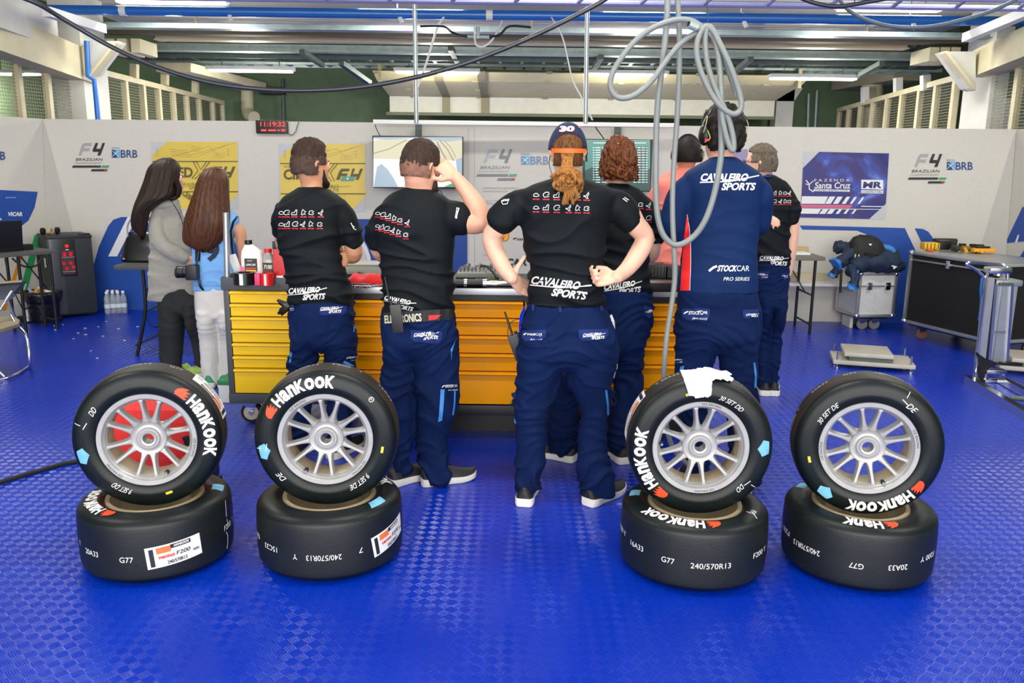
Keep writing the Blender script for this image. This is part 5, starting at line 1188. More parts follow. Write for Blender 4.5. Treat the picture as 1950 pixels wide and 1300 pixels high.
# folding chair at the far left
def chair():
    g = gp(30, 718); th = thing('folding_chair', 'beige folding chair with chrome legs cut by the left photo edge', 'chair', V((g.x - .2, g.y, 0)))
    mbg = mat('beige_seat', '8d8468', .6); mbl = mat('navy_back', '232b3c', .5)
    Yc = g.y; q = lambda x, y, Y: yp(x, y, Y)
    r = .011; Y0, Y1_ = Yc + .02, Yc + .42
    # front frame U: rises from the floor rail to the back rest
    MB().tube(cat3([q(-75, 735, Yc - .02), gp(14, 722) + V((0, 0, .012)), gp(56, 700) + V((0, 0, .012)), q(57, 692, 5.9), q(50, 640, 5.95), q(31, 618, 6.0), q(20, 600, 6.05)], 5), r, M_chrome, 12).build('leg', th)
    MB().tube([q(-25, 655, 5.75), q(-8, 600, 5.9), q(22, 555, 6.1)], r, M_chrome, 12).build('leg', th); MB().tube([q(15, 570, 6.1), q(30, 608, 6.2)], r, M_chrome, 12).build('leg', th)
    MB().tube([q(-70, 640, 5.75), gp(14, 722) + V((-.02, 0, .02))], r, M_chrome, 12).build('leg', th)
    S = [q(-150, 618, 5.7), q(-150, 606, 6.15), q(28, 606, 6.2), q(38, 612, 6.05), q(34, 617, 5.9), q(0, 626, 5.7)]
    z = sum(s.z for s in S) / 6
    MB().prism([(s.x, s.y) for s in S], .022, mbg, Matrix.Translation((0, 0, z - .02))).build('seat', th)
    A = [q(-160, 552, 6.05), q(42, 536, 6.3), q(36, 545, 6.28), q(24, 560, 6.25), q(14, 570, 6.2), q(-160, 580, 6.0)]
    n = V((.02, .03, .0)); MB().add(A + [a_ + n for a_ in A], [tuple(range(6)), tuple(range(6, 12))[::-1]] + [(i, (i + 1) % 6, 6 + (i + 1) % 6, 6 + i) for i in range(6)], mbl).build('backrest', th)
    MB().bar(q(-160, 550, 6.04), q(42, 535, 6.29), .04, .012, mbg).build('backrest_top', th)
chair()
# floor litter and left cable
random.seed(3); ml = mat('pale_litter', 'c9c6be', .8); nb = 0
spots = [(106, 612), (105, 620), (105, 628), (149, 634), (162, 625), (163, 637), (187, 622), (202, 612), (226, 626), (173, 668), (185, 682), (237, 648), (140, 645), (262, 622), (120, 618), (196, 640)]
mb = MB()
for k, (x, y) in enumerate(spots):
    p = gp(x, y); s = random.uniform(.007, .018); a = random.uniform(0, 3)
    mb.prism([(s * math.cos(a + b_) * random.uniform(.6, 1.2), s * math.sin(a + b_) * random.uniform(.5, 1)) for b_ in (0, 1.3, 2.4, 3.6, 5)], .003, ml, Matrix.Translation(p + V((0, 0, .0005))))
o = solo(mb, 'paper_litter', 'scattered pale paper scraps on the blue floor in front of the fridge', 'litter', smooth=0); o['kind'] = 'stuff'
pipe('floor_cable', 'black cable lying on the blue floor running in from the left edge', [gp(-60, 938, .012), gp(0, 918, .012), (gp(60, 900, .012)), gp(120, 883, .012), gp(155, 876, .012), gp(200, 860, .012), gp(260, 850, .012)], .011, M_blackr, 'cable', k=5)

# ================================================================ RIGHT SIDE
# folding table between the grey haired man and the white case
zt3 = .74; e = gp(1574, 490, zt3)
t3, TM3 = fold_table('folding_table', 'narrow dark folding table behind the grey haired man', V((e.x - 1.0, e.y + .02, 0)), V((1, 0, 0)), 1.0, .55, zt3, mat('brown_grey_top', '6f6a5c', .5), [(.12, 0), (.93, 0)])
p = on(TM3, .75, .25, zt3); solo(MB().box((0, 0, .012), (.32, .2, .02), M_white, Matrix.Translation(p), .003), 'document_folder', 'white folder lying on the table behind the grey haired man', 'folder')
p = on(TM3, .82, .42, zt3); solo(MB().box((0, 0, .03), (.3, .08, .05), mat('cardboard', 'b49a6c', .8), Matrix.Translation(p), .003), 'cardboard_box', 'flat cardboard box at the back of the narrow table', 'box')
c = yp(1550, 540, 8.3); 
th = thing('white_shelf', 'low white rack behind the narrow folding table', 'rack', V((c.x, 8.35, 0)))
zs = c.z; MB().box((c.x - .05, 8.33, zs), (.9, .22, .03), M_white).box((c.x - .05, 8.42, zs + .05), (.9, .02, .08), mat('beige_panel', 'c3b79c', .7)).build('shelf_board', th, smooth=0)
mb = MB()
for dx in (-.45, .38): mb.box((c.x + dx, 8.33, zs / 2), (.03, .2, zs), M_white)
mb.build('leg', th, smooth=0)
mb = MB()
for i in range(3): mb.tube(cat3([V((c.x + .27 + i * .06, 8.25, zs + .01)), V((c.x + .285 + i * .06, 8.24, zs + .14)), V((c.x + .3 + i * .06, 8.25, zs + .01))], 4), .005, M_white, 6)
mb.build('wire_hook', th)
# flight cases
def case_(name, label, fl, fr, h, D, z0, mbody, mtrim, latches, wheels, cat='flight case', lid=None, side=None, wheel_m=None):
    """fl, fr: front left / right floor points"""
    u = (fr - fl); Wd = u.length; u.normalize(); n = V((-u.y, u.x, 0)); Mx = Matrix(((u.x, n.x, 0, fl.x), (u.y, n.y, 0, fl.y), (0, 0, 1, 0), (0, 0, 0, 1)))
    th = thing(name, label, cat, fl); t = .028
    MB().box((Wd / 2, D / 2, z0 + h / 2), (Wd - .012, D - .012, h - .01), mbody, Mx, .004).build('case_body', th)
    mb = MB()
    for x in (0, Wd):
        for y in (0, D): mb.box((x, y, z0 + h / 2), (t, t, h), mtrim, Mx, .004)
    for z in (z0, z0 + h):
        for y in (0, D): mb.box((Wd / 2, y, z), (Wd, t, t), mtrim, Mx, .004)
        for x in (0, Wd): mb.box((x, D / 2, z), (t, D, t), mtrim, Mx, .004)
    if lid: mb.box((Wd / 2, -.002, z0 + h - lid), (Wd, .012, .014), mtrim, Mx)
    mb.build('edge_trim', th)
    for x in (0, Wd):
        for z in (z0, z0 + h): MB().ball(Mx @ V((x, 0, z)), (.028, .028, .028), M_chrome, 12, 8).build('corner_ball', th)
    for lx in latches:
        o = MB().box((lx * Wd, -.014, z0 + h - (lid or .1)), (.05, .012, .07), M_chrome, Mx, .004).build('latch', th); MB().tube([Mx @ V((lx * Wd - .014, -.024, z0 + h - (lid or .1) + .01)), Mx @ V((lx * Wd + .014, -.024, z0 + h - (lid or .1) + .01))], .006, M_steel, 8).build('latch_catch', o)
    MB().box((-.012, D / 2, z0 + h * .6), (.014, .16, .05), M_steel, Mx, .004).build('side_handle', th)
    MB().box((Wd / 2, D / 2, z0 - .02), (Wd - .06, D - .06, .03), M_black, Mx).build('base_board', th, smooth=0)
    for x in (.12, Wd - .12):
        for y in (.1, D - .1):
            p = Mx @ V((x, y, 0)); r = (z0 - .03) * .42; mb = MB()
            mb.loft([[p + V((s * a, q * a, z)) for s, q in ((-1, -1), (1, -1), (1, 1), (-1, 1))] for z, a in ((z0 - .02, .045), (z0 - .045, .04), (r * 1.2, .02))], M_steel)
            w = mb.build('caster', th); MB().tube([p + V((-.004, -.018, r)), p + V((.004, .018, r))], r, wheel_m or mat('grey_wheel', '6c6c6a', .5), 20).build('caster_wheel', w)
    return Mx, Wd, th
M_hammer = mat('hammered_aluminium', 'cfd0cc', .5, .1, var=(60, .10), bump=(160, .5, .002))
fl = gp(1628, 630); fr = gp(1697, 630); z0 = .15
zt4 = yp(1632, 521, fl.y).z
C1, W1, th = case_('white_flight_case', 'silver hammered flight case on castors below the pile of jackets', V((fl.x, fl.y, 0)), V((fr.x, fr.y + .02, 0)), zt4 - z0, .40, z0, M_hammer, M_alu, (.27, .78), 1, lid=.12)
CT1 = zt4 + .014
fl = gp(1719, 640); fr = gp(1868, 680); fl = V((fl.x, fl.y, 0)); 
uu = (V((fr.x, fr.y, 0)) - fl); fr = fl + uu.normalized() * 1.02
z0 = .15; zt5 = yp(1727, 481, fl.y).z
M_carp = mat('black_carpet', '0c0d0d', .95, var=(40, .1), bump=(200, .5, .003))
C2, W2, th = case_('black_flight_case', 'large black carpeted flight case with a silver edge and tools on its lid', fl, fr, zt5 - z0, .62, z0, M_carp, M_alu, (.45,), 1, lid=.06, wheel_m=mat('brown_wheel', '6a4028', .5))
MB().box((W2 / 2, .31, zt5 + .004), (W2, .62, .02), M_alu, C2).build('lid', th, smooth=0)
CT2 = zt5 + .016
# jackets and backpack on the white case
def blob(pts, R, m, seed, amp=.03, name=None, label=None, cat=None, parent=None, sq=(1, 1, 1)):
    mb = MB(); P = cat3([tuple(p) for p in pts], 6); r = [q[0] for q in catmull([(x,) for x in R], 6)]
    fr_ = frames(P); vs = []; n = 20; rings = []
    for i, (t, a, b_) in enumerate(fr_):
        ring = []
        for j in range(n):
            w = 2 * math.pi * j / n; d = a * math.cos(w) + b_ * math.sin(w); p = P[i] + V((d.x * sq[0], d.y * sq[1], d.z * sq[2])) * r[i]
            k = (noise.noise(p * 8 + V((seed, 0, 0))) * amp * 1.2 + (abs(noise.noise(p * 17 + V((seed, 3, 0)))) - .25) * amp * 1.6); ring.append(p + d * k)
        rings.append(ring)
    mb.loft(rings, m)
    return mb.build(name, parent, smooth=70) if parent else solo(mb, name, label, cat, smooth=70)
M_jk = mat('navy_jacket', '16283f', .75, var=(4, .12), bump=(60, .3, .004)); M_jb = mat('bright_blue_trim', '2d78c0', .6)
J = lambda px, py, Y=8.1: yp(px, py, Y)
th = thing('team_jacket', 'navy team jacket with bright blue cuffs folded over the silver flight case', 'jacket', J(1668, 505))
blob([J(1618, 508, 8.02), J(1645, 502, 8.05), J(1680, 498, 8.08), J(1704, 506, 8.1), J(1706, 516, 8.08)], [.05, .085, .10, .08, .05], M_jk, 1, name='jacket_body', parent=th)
blob([J(1622, 512, 8.0), J(1628, 528, 7.9), J(1624, 545, 7.86)], [.055, .045, .04], M_jk, 2, name='sleeve', parent=th)
blob([J(1624, 540, 7.86), J(1622, 550, 7.86)], [.042, .04], M_jb, 3, name='cuff', parent=th)
blob([J(1634, 515, 7.93), J(1630, 535, 7.84)], [.010, .008], M_jb, 3, amp=.001, name='sleeve_stripe', parent=th)
blob([J(1612, 508, 7.99), J(1614, 514, 7.98)], [.02, .02], M_jb, 3, name='collar_trim', parent=th)
MB().shape([rib([(1698, 506), (1708, 508)], 2), rib([(1701, 511), (1705, 509)], 3), disc(1626, 507.5, 3, 10, 2)], M_wl, lambda a_, b_: yp(a_, b_, 7.955)).build('emblem', th, smooth=0)
th = thing('team_jacket', 'navy team jacket with a bright blue sleeve draped over the left of the case', 'jacket', J(1605, 490))
blob([J(1590, 470, 8.2), J(1610, 472, 8.2), J(1632, 478, 8.2), J(1640, 495, 8.2)], [.05, .06, .08, .08], M_jk, 5, name='jacket_body', parent=th)
blob([J(1618, 480, 8.08), J(1602, 496, 8.02), J(1590, 506, 8.0)], [.05, .05, .04], M_jk, 6, name='sleeve', parent=th)
blob([J(1598, 498, 7.99), J(1590, 504, 7.98)], [.046, .045], M_jb, 7, name='cuff', parent=th); blob([J(1592, 510, 8.02), J(1586, 526, 8.0)], [.05, .035], M_jk, 8, name='sleeve', parent=th); blob([J(1586, 522, 7.99), J(1582, 528, 7.99)], [.036, .03], M_jb, 9, name='cuff', parent=th)
MB().tube([J(1602, 515, 8.05), J(1600, 557, 8.05)], .012, M_black, 8).build('strap', th)
th = thing('team_jacket', 'navy jacket with a blue shoulder behind the backpack at right', 'jacket', J(1695, 480))
blob([J(1672, 492, 8.25), J(1690, 486, 8.25), J(1710, 486, 8.25)], [.07, .075, .05], M_jk, 10, name='jacket_body', parent=th); blob([J(1680, 470, 8.22), J(1695, 474, 8.2), J(1704, 480, 8.18)], [.03, .035, .02], M_jb, 11, amp=.004, name='shoulder_panel', parent=th)
def ring_(c, a, b, seed, n=40, e=3.2):
    out = []
    for i in range(n):
        w = 2 * math.pi * i / n; k = 1 + .10 * noise.noise(V((math.cos(w) * 1.6, math.sin(w) * 1.6, c.z * 9 + seed))); out.append(c + V((a * k * math.copysign(abs(math.cos(w)) ** (2 / e), math.cos(w)), b * k * math.copysign(abs(math.sin(w)) ** (2 / e), math.sin(w)), .012 * noise.noise(V((w, c.z * 8, seed))))))
    return out
th = thing('backpack', 'black backpack sitting on top of the pile of team jackets', 'backpack', J(1648, 492, 8.12))
mbp = mat('black_nylon', '121213', .7, bump=(70, .4, .003))
MB().loft([ring_(V((J(x, y, 8.15).x, 8.15, J(x, y, 8.15).z)), a, b_, 12) for x, y, a, b_ in ((1651, 502, .12, .07), (1651, 500, .15, .095), (1651, 488, .165, .105), (1650, 472, .16, .10), (1649, 460, .145, .085), (1648, 452, .115, .06), (1648, 448, .06, .03))], mbp).build('backpack_body', th, smooth=80)
blob([J(1660, 493, 8.05), J(1662, 482, 8.04)], [.075, .08], mbp, 13, amp=.004, name='front_pocket', parent=th, sq=(1, .5, .8))
blob([J(1628, 497, 8.08), J(1626, 480, 8.1), J(1632, 465, 8.14)], [.05, .05, .04], mbp, 14, name='side_pocket', parent=th)
MB().shape([poly((1654, 464), (1661, 464), (1657.5, 468))], M_wl, lambda a_, b_: yp(a_, b_, 8.045)).build('emblem', th, smooth=0)
mb = MB()
for px in (1622, 1629, 1636): mb.tube([J(px, 484, 8.02), J(px - 1, 490, 8.02)], .006, mat('cream_zip', 'c9c2a4', .5), 8)
mb.build('zip_pull', th)
solo(MB().bar(wallpt(1711, 494, .006), wallpt(1716, 507, .006), .035, .012, M_white, up=(0, -1, 0)), 'paper_tag', 'white paper tag stuck on the wall right of the jackets', 'tag')
# tools on the black case
def onC(px, py): return gp(px, py, CT2)
M_ytool = mat('yellow_tool', 'd8a818', .4)
p = onC(1775, 476); th = thing('yellow_tool_bag', 'yellow pouch with a black holster at the left end of the black flight case', 'tool pouch', p)
MB().box(tuple(p + V((0, .05, .035))), (.15, .10, .07), M_ytool, bev=.02).build('pouch', th); MB().box(tuple(p + V((.12, .06, .045))), (.11, .12, .09), M_black, bev=.02).build('holster', th); mb = MB()
for k in range(4): mb.tube([p + V((-.05 + .035 * k, -.002, .062)), p + V((-.05 + .035 * k, -.002, .01))], .003, M_black, 6)
mb.build('cord', th)
p = onC(1800, 474); solo(MB().box(tuple(p + V((0, .02, .05))), (.22, .06, .10), mat('dark_olive_pouch', '2a281c', .7), bev=.02), 'dark_pouch', 'dark pouch standing behind the yellow pouch', 'pouch')
p = onC(1766, 478); solo(MB().tube([p + V((-.02, -.03, .012)), p + V((.04, -.03, .012))], .012, mat('orange_red_grip', 'c8501c', .5), 10), 'red_grip', 'small orange red grip at the very left edge of the case lid', 'tool')
for k, (px, w, hx, lb) in enumerate(((1826, .10, '3a3424', 'brown and black clamp beside the yellow pouch'), (1846, .11, '8a6a20', 'black and ochre drill lying in the middle of the case lid'), (1862, .08, '2a2620', 'black clamp next to the orange tool'))):
    p = onC(px, 479 + k); th = thing('hand_tool', lb, 'tool', p)
    MB().tube([p + V((-w * .6, .02, .03)), p + V((w * .5, .03, .03))], .026, mat('tool_' + hx, hx, .5), 14).build('tool_body', th); MB().box(tuple(p + V((w * .35, .02, .05))), (.05, .05, .05), M_black, bev=.01).build('tool_head', th); MB().tube([p + V((-w * .4, .0, .03)), p + V((-w * .5, -.05, .012))], .014, M_ytool if k == 1 else M_black, 10).build('grip', th)
p = onC(1876, 483); th = thing('orange_sander', 'orange and black power tool on the case lid', 'power tool', p)
MB().box(tuple(p + V((0, .04, .03))), (.2, .07, .035), mat('orange_tool', 'e09a1c', .4), bev=.012).build('tool_body', th); MB().box(tuple(p + V((-.01, .04, .055))), (.12, .05, .02), M_black, bev=.006).build('top_grip', th); MB().ball(p + V((-.03, -.0, .02)), .02, mat('orange_tool', 'e09a1c', .4), 12, 8).build('knob', th)
c = yp(1918, 485, 7.9) ; p = V((C2 @ V((W2 - .04, .42, 0)))); p.z = CT2
th = thing('black_drill', 'black tool with an upright battery at the right end of the case lid', 'power tool', p)
MB().box(tuple(p + V((-.02, 0, .035))), (.16, .08, .05), M_black, bev=.015).build('tool_body', th); MB().tube([p + V((-.0, 0, .05)), p + V((.0, .0, .13))], [.02, .008], M_black, 10).build('upright_grip', th)
# corner weight scale pads
def pad(name, label, cpx, cpy, ang, Lx, Ly):
    g = gp(cpx, cpy, .10); c = V((g.x, g.y, 0)); Mx = Matrix.Translation(c) @ Matrix.Rotation(ang, 4, 'Z'); th = thing(name, label, 'scale pad', c)
    mp_ = mat('scale_alu', 'b5b1a2', .5, .3, var=(6, .1), bump=(120, .2, .001))
    MB().box((0, 0, .045), (Lx + .24, Ly, .03), mp_, Mx, .003).build('base_frame', th); MB().box((-.02, .0, .075), (Lx * .9, Ly * .8, .028), M_galvd, Mx).build('load_cell', th, smooth=0)
    MB().box((-.04, .02, .108), (Lx, Ly * .98, .03), mp_, Mx, .003).build('platform', th)
    for x in (-1, 1):
        for y in (-1, 1):
            p = Mx @ V((x * (Lx / 2 + .09), y * (Ly / 2 - .03), 0)); MB().tube([p + V((0, 0, .004)), p + V((0, 0, .125))], .008, M_steel, 10).tube([p, p + V((0, 0, .008)), p + V((0, 0, .02))], [.024, .024, .01], M_chrome, 14).build('levelling_foot', th)
pad('scale_pad', 'square metal wheel scale on levelling feet right of the grey haired man', 1660, 672, math.radians(-16), .36, .38)
pad('scale_pad', 'metal wheel scale behind the chrome air jack at the right edge', 1985, 684, math.radians(-20), .40, .38)
# air jack stand
def jack():
    b = gp(1890, 725); c = V((b.x, b.y, 0)); Y = b.y; th = thing('air_jack', 'tall chrome and aluminium jack stand near the right edge', 'jack', c)
    q = lambda x, y, dy=0: yp(x, y, Y + dy); fl = lambda x, y: gp(x, y, .02)
    MB().bar(gp(1843, 722, .03), gp(1980, 806, .03), .05, .06, M_chrome).build('foot_rail', th); MB().bar(gp(1905, 722, .03), gp(1985, 765, .03), .04, .05, M_chrome).build('foot_rail', th)
    MB().bar(q(1862, 722), q(1884, 528), .055, .05, M_alu, up=(0, 1, 0)).build('mast', th); MB().tube([q(1857, 720, -.03), q(1880, 518, -.03)], .010, M_chrome).build('mast_rod', th); MB().bar(q(1876, 685, .01), q(1892, 530, .01), .02, .05, M_black, up=(0, 1, 0)).build('dark_channel', th)
    # cylinder body
    a, d = q(1889, 690, .06), q(1910, 534, .06); MB().bar(a, d, .16, .12, M_alu, up=(0, 1, 0)).build('cylinder_body', th)
    MB().bar(q(1889, 690, -.005), q(1910, 534, -.005), .006, .012, M_steel, up=(0, 1, 0)).build('centre_groove', th)
    MB().bar(q(1917, 690, -.008), q(1927, 540, -.008), .02, .02, M_chrome, up=(0, 1, 0)).bar(q(1882, 700, -.008), q(1896, 540, -.008), .02, .02, M_chrome, up=(0, 1, 0)).build('corner_rod', th)
    MB().box(tuple(q(1912, 537, .06)), (.2, .14, .045), M_alu, bev=.01).build('cylinder_cap', th); MB().box(tuple(q(1916, 541, -.02)), (.1, .01, .02), M_galvd).build('cap_plate', th); MB().bar(q(1886, 631, -.012), q(1914, 632, -.012), .02, .014, M_steel).build('clamp_band', th)
    MB().box(tuple(q(1900, 514, 0)), (.16, .10, .045), M_chrome, bev=.012).build('head_block', th); MB().tube([q(1900, 525), q(1903, 512)], .03, M_steel, 16).build('piston', th); MB().tube([q(1918, 532, .0), q(1918, 506, .0)], .013, M_chrome, 12).build('head_bolt', th)
    MB().tube(cat3([q(1876, 530, -.02), q(1862, 516, -.03), q(1843, 505, -.04), q(1842, 501, -.04), q(1850, 500, -.04), q(1880, 502, -.02), q(1905, 504, 0)], 4), .011, M_chrome, 12).build('handle', th)
    MB().tube(cat3([q(1870, 530, -.02), q(1868, 550, .02), q(1868, 580, .04), q(1864, 610, .05)], 4), .008, mat('blue_air_line', '2a7ac8', .4), 8).build('air_line', th)
    P = [q(1862, 672, -.05), q(1876, 682, -.05), q(1905, 693, -.05), q(1888, 698, -.05), q(1878, 708, -.05), q(1872, 726, -.05), q(1866, 722, -.05)]
    n = V((0, .03, 0)); MB().add(P + [p + n for p in P], [tuple(range(7)), tuple(range(7, 14))[::-1]] + [(i, (i + 1) % 7, 7 + (i + 1) % 7, 7 + i) for i in range(7)], M_black).build('lifting_arm', th); MB().bar(q(1904, 692, -.04), q(1945, 694, -.04), .03, .02, M_black).build('arm_bar', th)
    MB().box(tuple(q(1893, 706, -.03)), (.15, .08, .03), M_chrome, bev=.008).bar(q(1876, 710, -.03), q(1874, 724, -.03), .02, .02, M_chrome).bar(q(1906, 710, -.03), q(1905, 724, -.03), .02, .02, M_chrome).box(tuple(q(1890, 724, -.03)), (.15, .08, .02), M_chrome, bev=.004).build('lifting_cradle', th)
    MB().tube([gp(1925, 757, .05), gp(1985, 762, .06)], .018, M_galvd, 12).build('foot_roller', th)
jack()
p = gp(1948, 880); 
# ================================================================ HANGING HOSES
M_cablek = mat('black_power_cable', '23262c', .35, spec=.6); M_hose = mat('grey_air_hose', '757b78', .5, var=(6, .08))
pipe('hanging_cable', 'thick black cable sagging across the hall from the top left to the top centre', [yp(x, y, Y) for x, y, Y in ((-40, -30, 4.2), (60, 2, 4.3), (120, 36, 4.4), (210, 88, 4.5), (300, 128, 4.5), (400, 157, 4.5), (500, 170, 4.5), (600, 172, 4.5), (700, 164, 4.5), (800, 145, 4.5), (900, 116, 4.5), (1000, 76, 4.5), (1100, 28, 4.5), (1160, -6, 4.5), (1220, -50, 4.5))], .0115, M_cablek, 'cable', k=5, n=14)
pipe('hanging_cable', 'black cable sagging under the purple-lit ladder at the top right', [yp(x, y, 5.2) for x, y in ((1480, -30), (1520, -6), (1560, 8), (1600, 12), (1650, 4), (1700, -6), (1740, -25))], .012, M_cablek, 'cable', k=5, n=12)
pipe('hanging_cable', 'grey blue cable drooping in front of the right end of the blue pipe', [yp(x, y, 5.4) for x, y in ((1596, -8), (1612, 16), (1645, 36), (1690, 49), (1740, 53), (1790, 48), (1840, 36), (1880, 24), (1930, 2), (1960, -20))], .012, mat('grey_blue_cable', '4c5c66', .4), 'cable', k=5, n=12)
Yh = 3.55
hz = lambda L: [yp(x, y, Yh + d) for x, y, d in L]
loopA = hz([(1270, -40, .02), (1271, 10, .02), (1268, 60, .02), (1262, 120, .02), (1254, 180, .02), (1250, 240, .01), (1249, 300, 0), (1249, 360, 0), (1252, 410, 0), (1262, 445, 0), (1280, 464, 0), (1300, 464, -.01), (1325, 446, -.01), (1345, 415, -.02), (1360, 370, -.02), (1370, 320, -.02), (1374, 280, -.02), (1373, 220, -.02), (1372, 150, -.02), (1368, 100, -.02), (1356, 70, -.02), (1346, 56, -.02)])
pipe('air_hose', 'grey hose hanging in a long loop in front of the navy jacket', loopA, .0125, M_hose, 'hose', k=5, n=14)
loopB = hz([(1289, -40, .06), (1291, 15, .06), (1294, 80, .06), (1293, 150, .06), (1289, 230, .06), (1284, 300, .06), (1281, 360, .05), (1281, 420, .04), (1284, 480, .03), (1285, 530, .03), (1279, 580, .03), (1271, 630, .03), (1266, 680, .03), (1264, 730, .05), (1266, 790, .1), (1280, 850, .14), (1310, 885, .18)])
pipe('air_hose', 'grey hose hanging straight down behind the third stack of tyres', loopB, .0115, M_hose, 'hose', k=5, n=14)
coil = hz([(1338, 52, -.05), (1318, 40, -.05), (1295, 37, -.05), (1270, 42, -.05), (1240, 55, -.05), (1210, 78, -.05), (1185, 108, -.05), (1167, 138, -.05), (1162, 162, -.05), (1170, 181, -.05), (1188, 187, -.05), (1212, 179, -.05), (1240, 155, -.04), (1262, 125, -.03), (1285, 95, -.03), (1310, 72, -.03), (1335, 62, -.04), (1356, 68, -.04), (1367, 100, -.04), (1373, 160, -.04), (1375, 220, -.05), (1386, 270, -.05), (1396, 287, -.05), (1396, 262, -.05), (1385, 220, -.05), (1362, 168, -.05), (1347, 120, -.05), (1343, 70, -.05), (1352, 50, -.05), (1374, 90, -.06), (1396, 140, -.06), (1411, 190, -.06), (1408, 212, -.06), (1392, 216, -.06), (1366, 196, -.06), (1340, 150, -.06), (1327, 105, -.06), (1330, 72, -.06), (1344, 50, -.05), (1358, 62, -.05), (1378, 110, -.02), (1398, 165, -.02), (1402, 182, -.02)])
pipe('air_hose', 'coiled grey hose hung from one point above the tall mechanic with headphones', coil, .0115, M_hose, 'hose', k=5, n=14)
th = thing('hose_coupling', 'metal coupling at the end of the coiled hose', 'coupling', yp(1322, 49, Yh))
MB().tube([yp(1312, 46, Yh - .06), yp(1328, 53, Yh - .055)], .016, M_galv, 14).tube([yp(1328, 53, Yh - .055), yp(1346, 58, Yh - .05)], .011, M_hose, 12).build('coupling_body', th); MB().tube([yp(1310.5, 45.5, Yh - .062), yp(1313, 46.5, Yh - .06)], .010, M_black, 14).build('socket', th)
MB().tube([yp(1348, 46, Yh - .03), yp(1346, -40, Yh - .03)], .002, M_black, 6).build('hook_wire', th)
# ================================================================ PEOPLE
def skinmat(n, h): 
    m = mat(n, h, .5, var=(14, .07), bump=(250, .08, .001)); b = m.node_tree.nodes['Principled BSDF']; b.inputs['Subsurface Weight'].default_value = .12; b.inputs['Subsurface Radius'].default_value = (.02, .008, .004); b.inputs['Subsurface Scale'].default_value = .5; return m
SK = {'A': skinmat('tanned_skin', 'c08a68'), 'B': skinmat('light_skin', 'd6a084'), 'C': skinmat('pale_skin', 'd9ab92')}
M_tee = mat('black_jersey', '060d12', .72, var=(3, .15), bump=(500, .12, .001), spec=.22)
M_nav = mat('navy_twill', '061a42', .85, var=(3, .22), bump=(420, .15, .001), spec=.15)
M_soft = mat('navy_softshell', '04224e', .75, var=(3, .1), bump=(400, .1, .001), spec=.2)
M_sole = mat('white_sole', 'dcd9cf', .6, var=(20, .06)); M_shoe = mat('black_shoe', '16181d', .6)
M_swh = mat('shirt_white_print', 'e4e4e2', .6, var=None); M_sred = mat('shirt_red_print', 'c4202e', .6, var=None); M_patch = mat('navy_patch', '1a2c62', .8, spec=.15); M_lbl = mat('light_blue_tape', '3b84cc', .6)
M_eye = mat('eye_white', 'e8e6e0', .2); M_iris = mat('eye_iris', '3a2a1c', .2)
def organic(mb, name, parent, m, voxel=.008, it=3, disp=None, fac=.5):
    me = mb.build('tmp', smooth=0, mesh_only=True); me.materials.clear(); me.materials.append(m)
    o = bpy.data.objects.new('tmp', me); COL.objects.link(o)
    r = o.modifiers.new('r', 'REMESH'); r.mode = 'VOXEL'; r.voxel_size = voxel; r.use_smooth_shade = True
    s = o.modifiers.new('s', 'SMOOTH'); s.factor = fac; s.iterations = it
    bpy.context.view_layer.update(); ev = o.evaluated_get(bpy.context.evaluated_depsgraph_get())
    nm = bpy.data.meshes.new_from_object(ev); bpy.data.objects.remove(o)
    if disp:
        co = [v.co.copy() for v in nm.vertices]; no = [v.normal.copy() for v in nm.vertices]; fl = []
        for p, n in zip(co, no): q = p + n * disp(p, n); fl += [q.x, q.y, q.z]
        nm.vertices.foreach_set('co', fl); nm.update()
    bvh = BVHTree.FromPolygons([tuple(v.co) for v in nm.vertices], [tuple(p.vertices) for p in nm.polygons])
    nm.name = name; nm.polygons.foreach_set('use_smooth', [True] * len(nm.polygons))
    if not nm.materials: nm.materials.append(m)
    nm.transform(wm(parent).inverted()); ob = bpy.data.objects.new(name, nm); COL.objects.link(ob); ob.parent = parent
    return ob, bvh
def decal(parent, name, m, items, bvh, off=.0022, step=4.0):
    """print lying on cloth: each point drops onto the garment's surface"""
    mb = MB()
    def P(x, y):
        d = ray(x, y).normalized(); h = bvh.ray_cast(CAMP, d)
        if h[0] is None: return None
        n = h[1] if h[1].dot(d) < 0 else -h[1]
        return h[0] + (n * .6 - d * .4).normalized() * off
    mb.shape([slice2d(v, f, step) for v, f in items], m, P)
    # drop faces stretched over an edge
    keep = [k for k, f in enumerate(mb.f) if max((mb.v[a] - mb.v[b]).length for a in f for b in f) < .06]
    mb.f = [mb.f[k] for k in keep]; mb.mi = [mb.mi[k] for k in keep]
    if mb.f: return mb.build(name, parent, smooth=60)
def fold_shirt(amp=.015, z0=.9, z1=1.45, seed=0):
    def f(p, n):
        t = min(1, max(0, (p.z - z0) / (z1 - z0))); a = amp * (1.25 - .9 * t)
        w = noise.noise(p * 3 + V((seed, 0, 0))) * .5
        q = V((p.x * 3.5 + p.z * 2.2 * (1 if p.x > 0 else -1) + seed, p.y * 3, p.z * 13 + w * 3)); r = noise.noise(q)
        return a * (max(0, 1 - abs(r) * 2.6) ** 1.5 * 1.1 - .3 + noise.noise(p * 6 + V((0, seed, 0))) * .8)
    return f
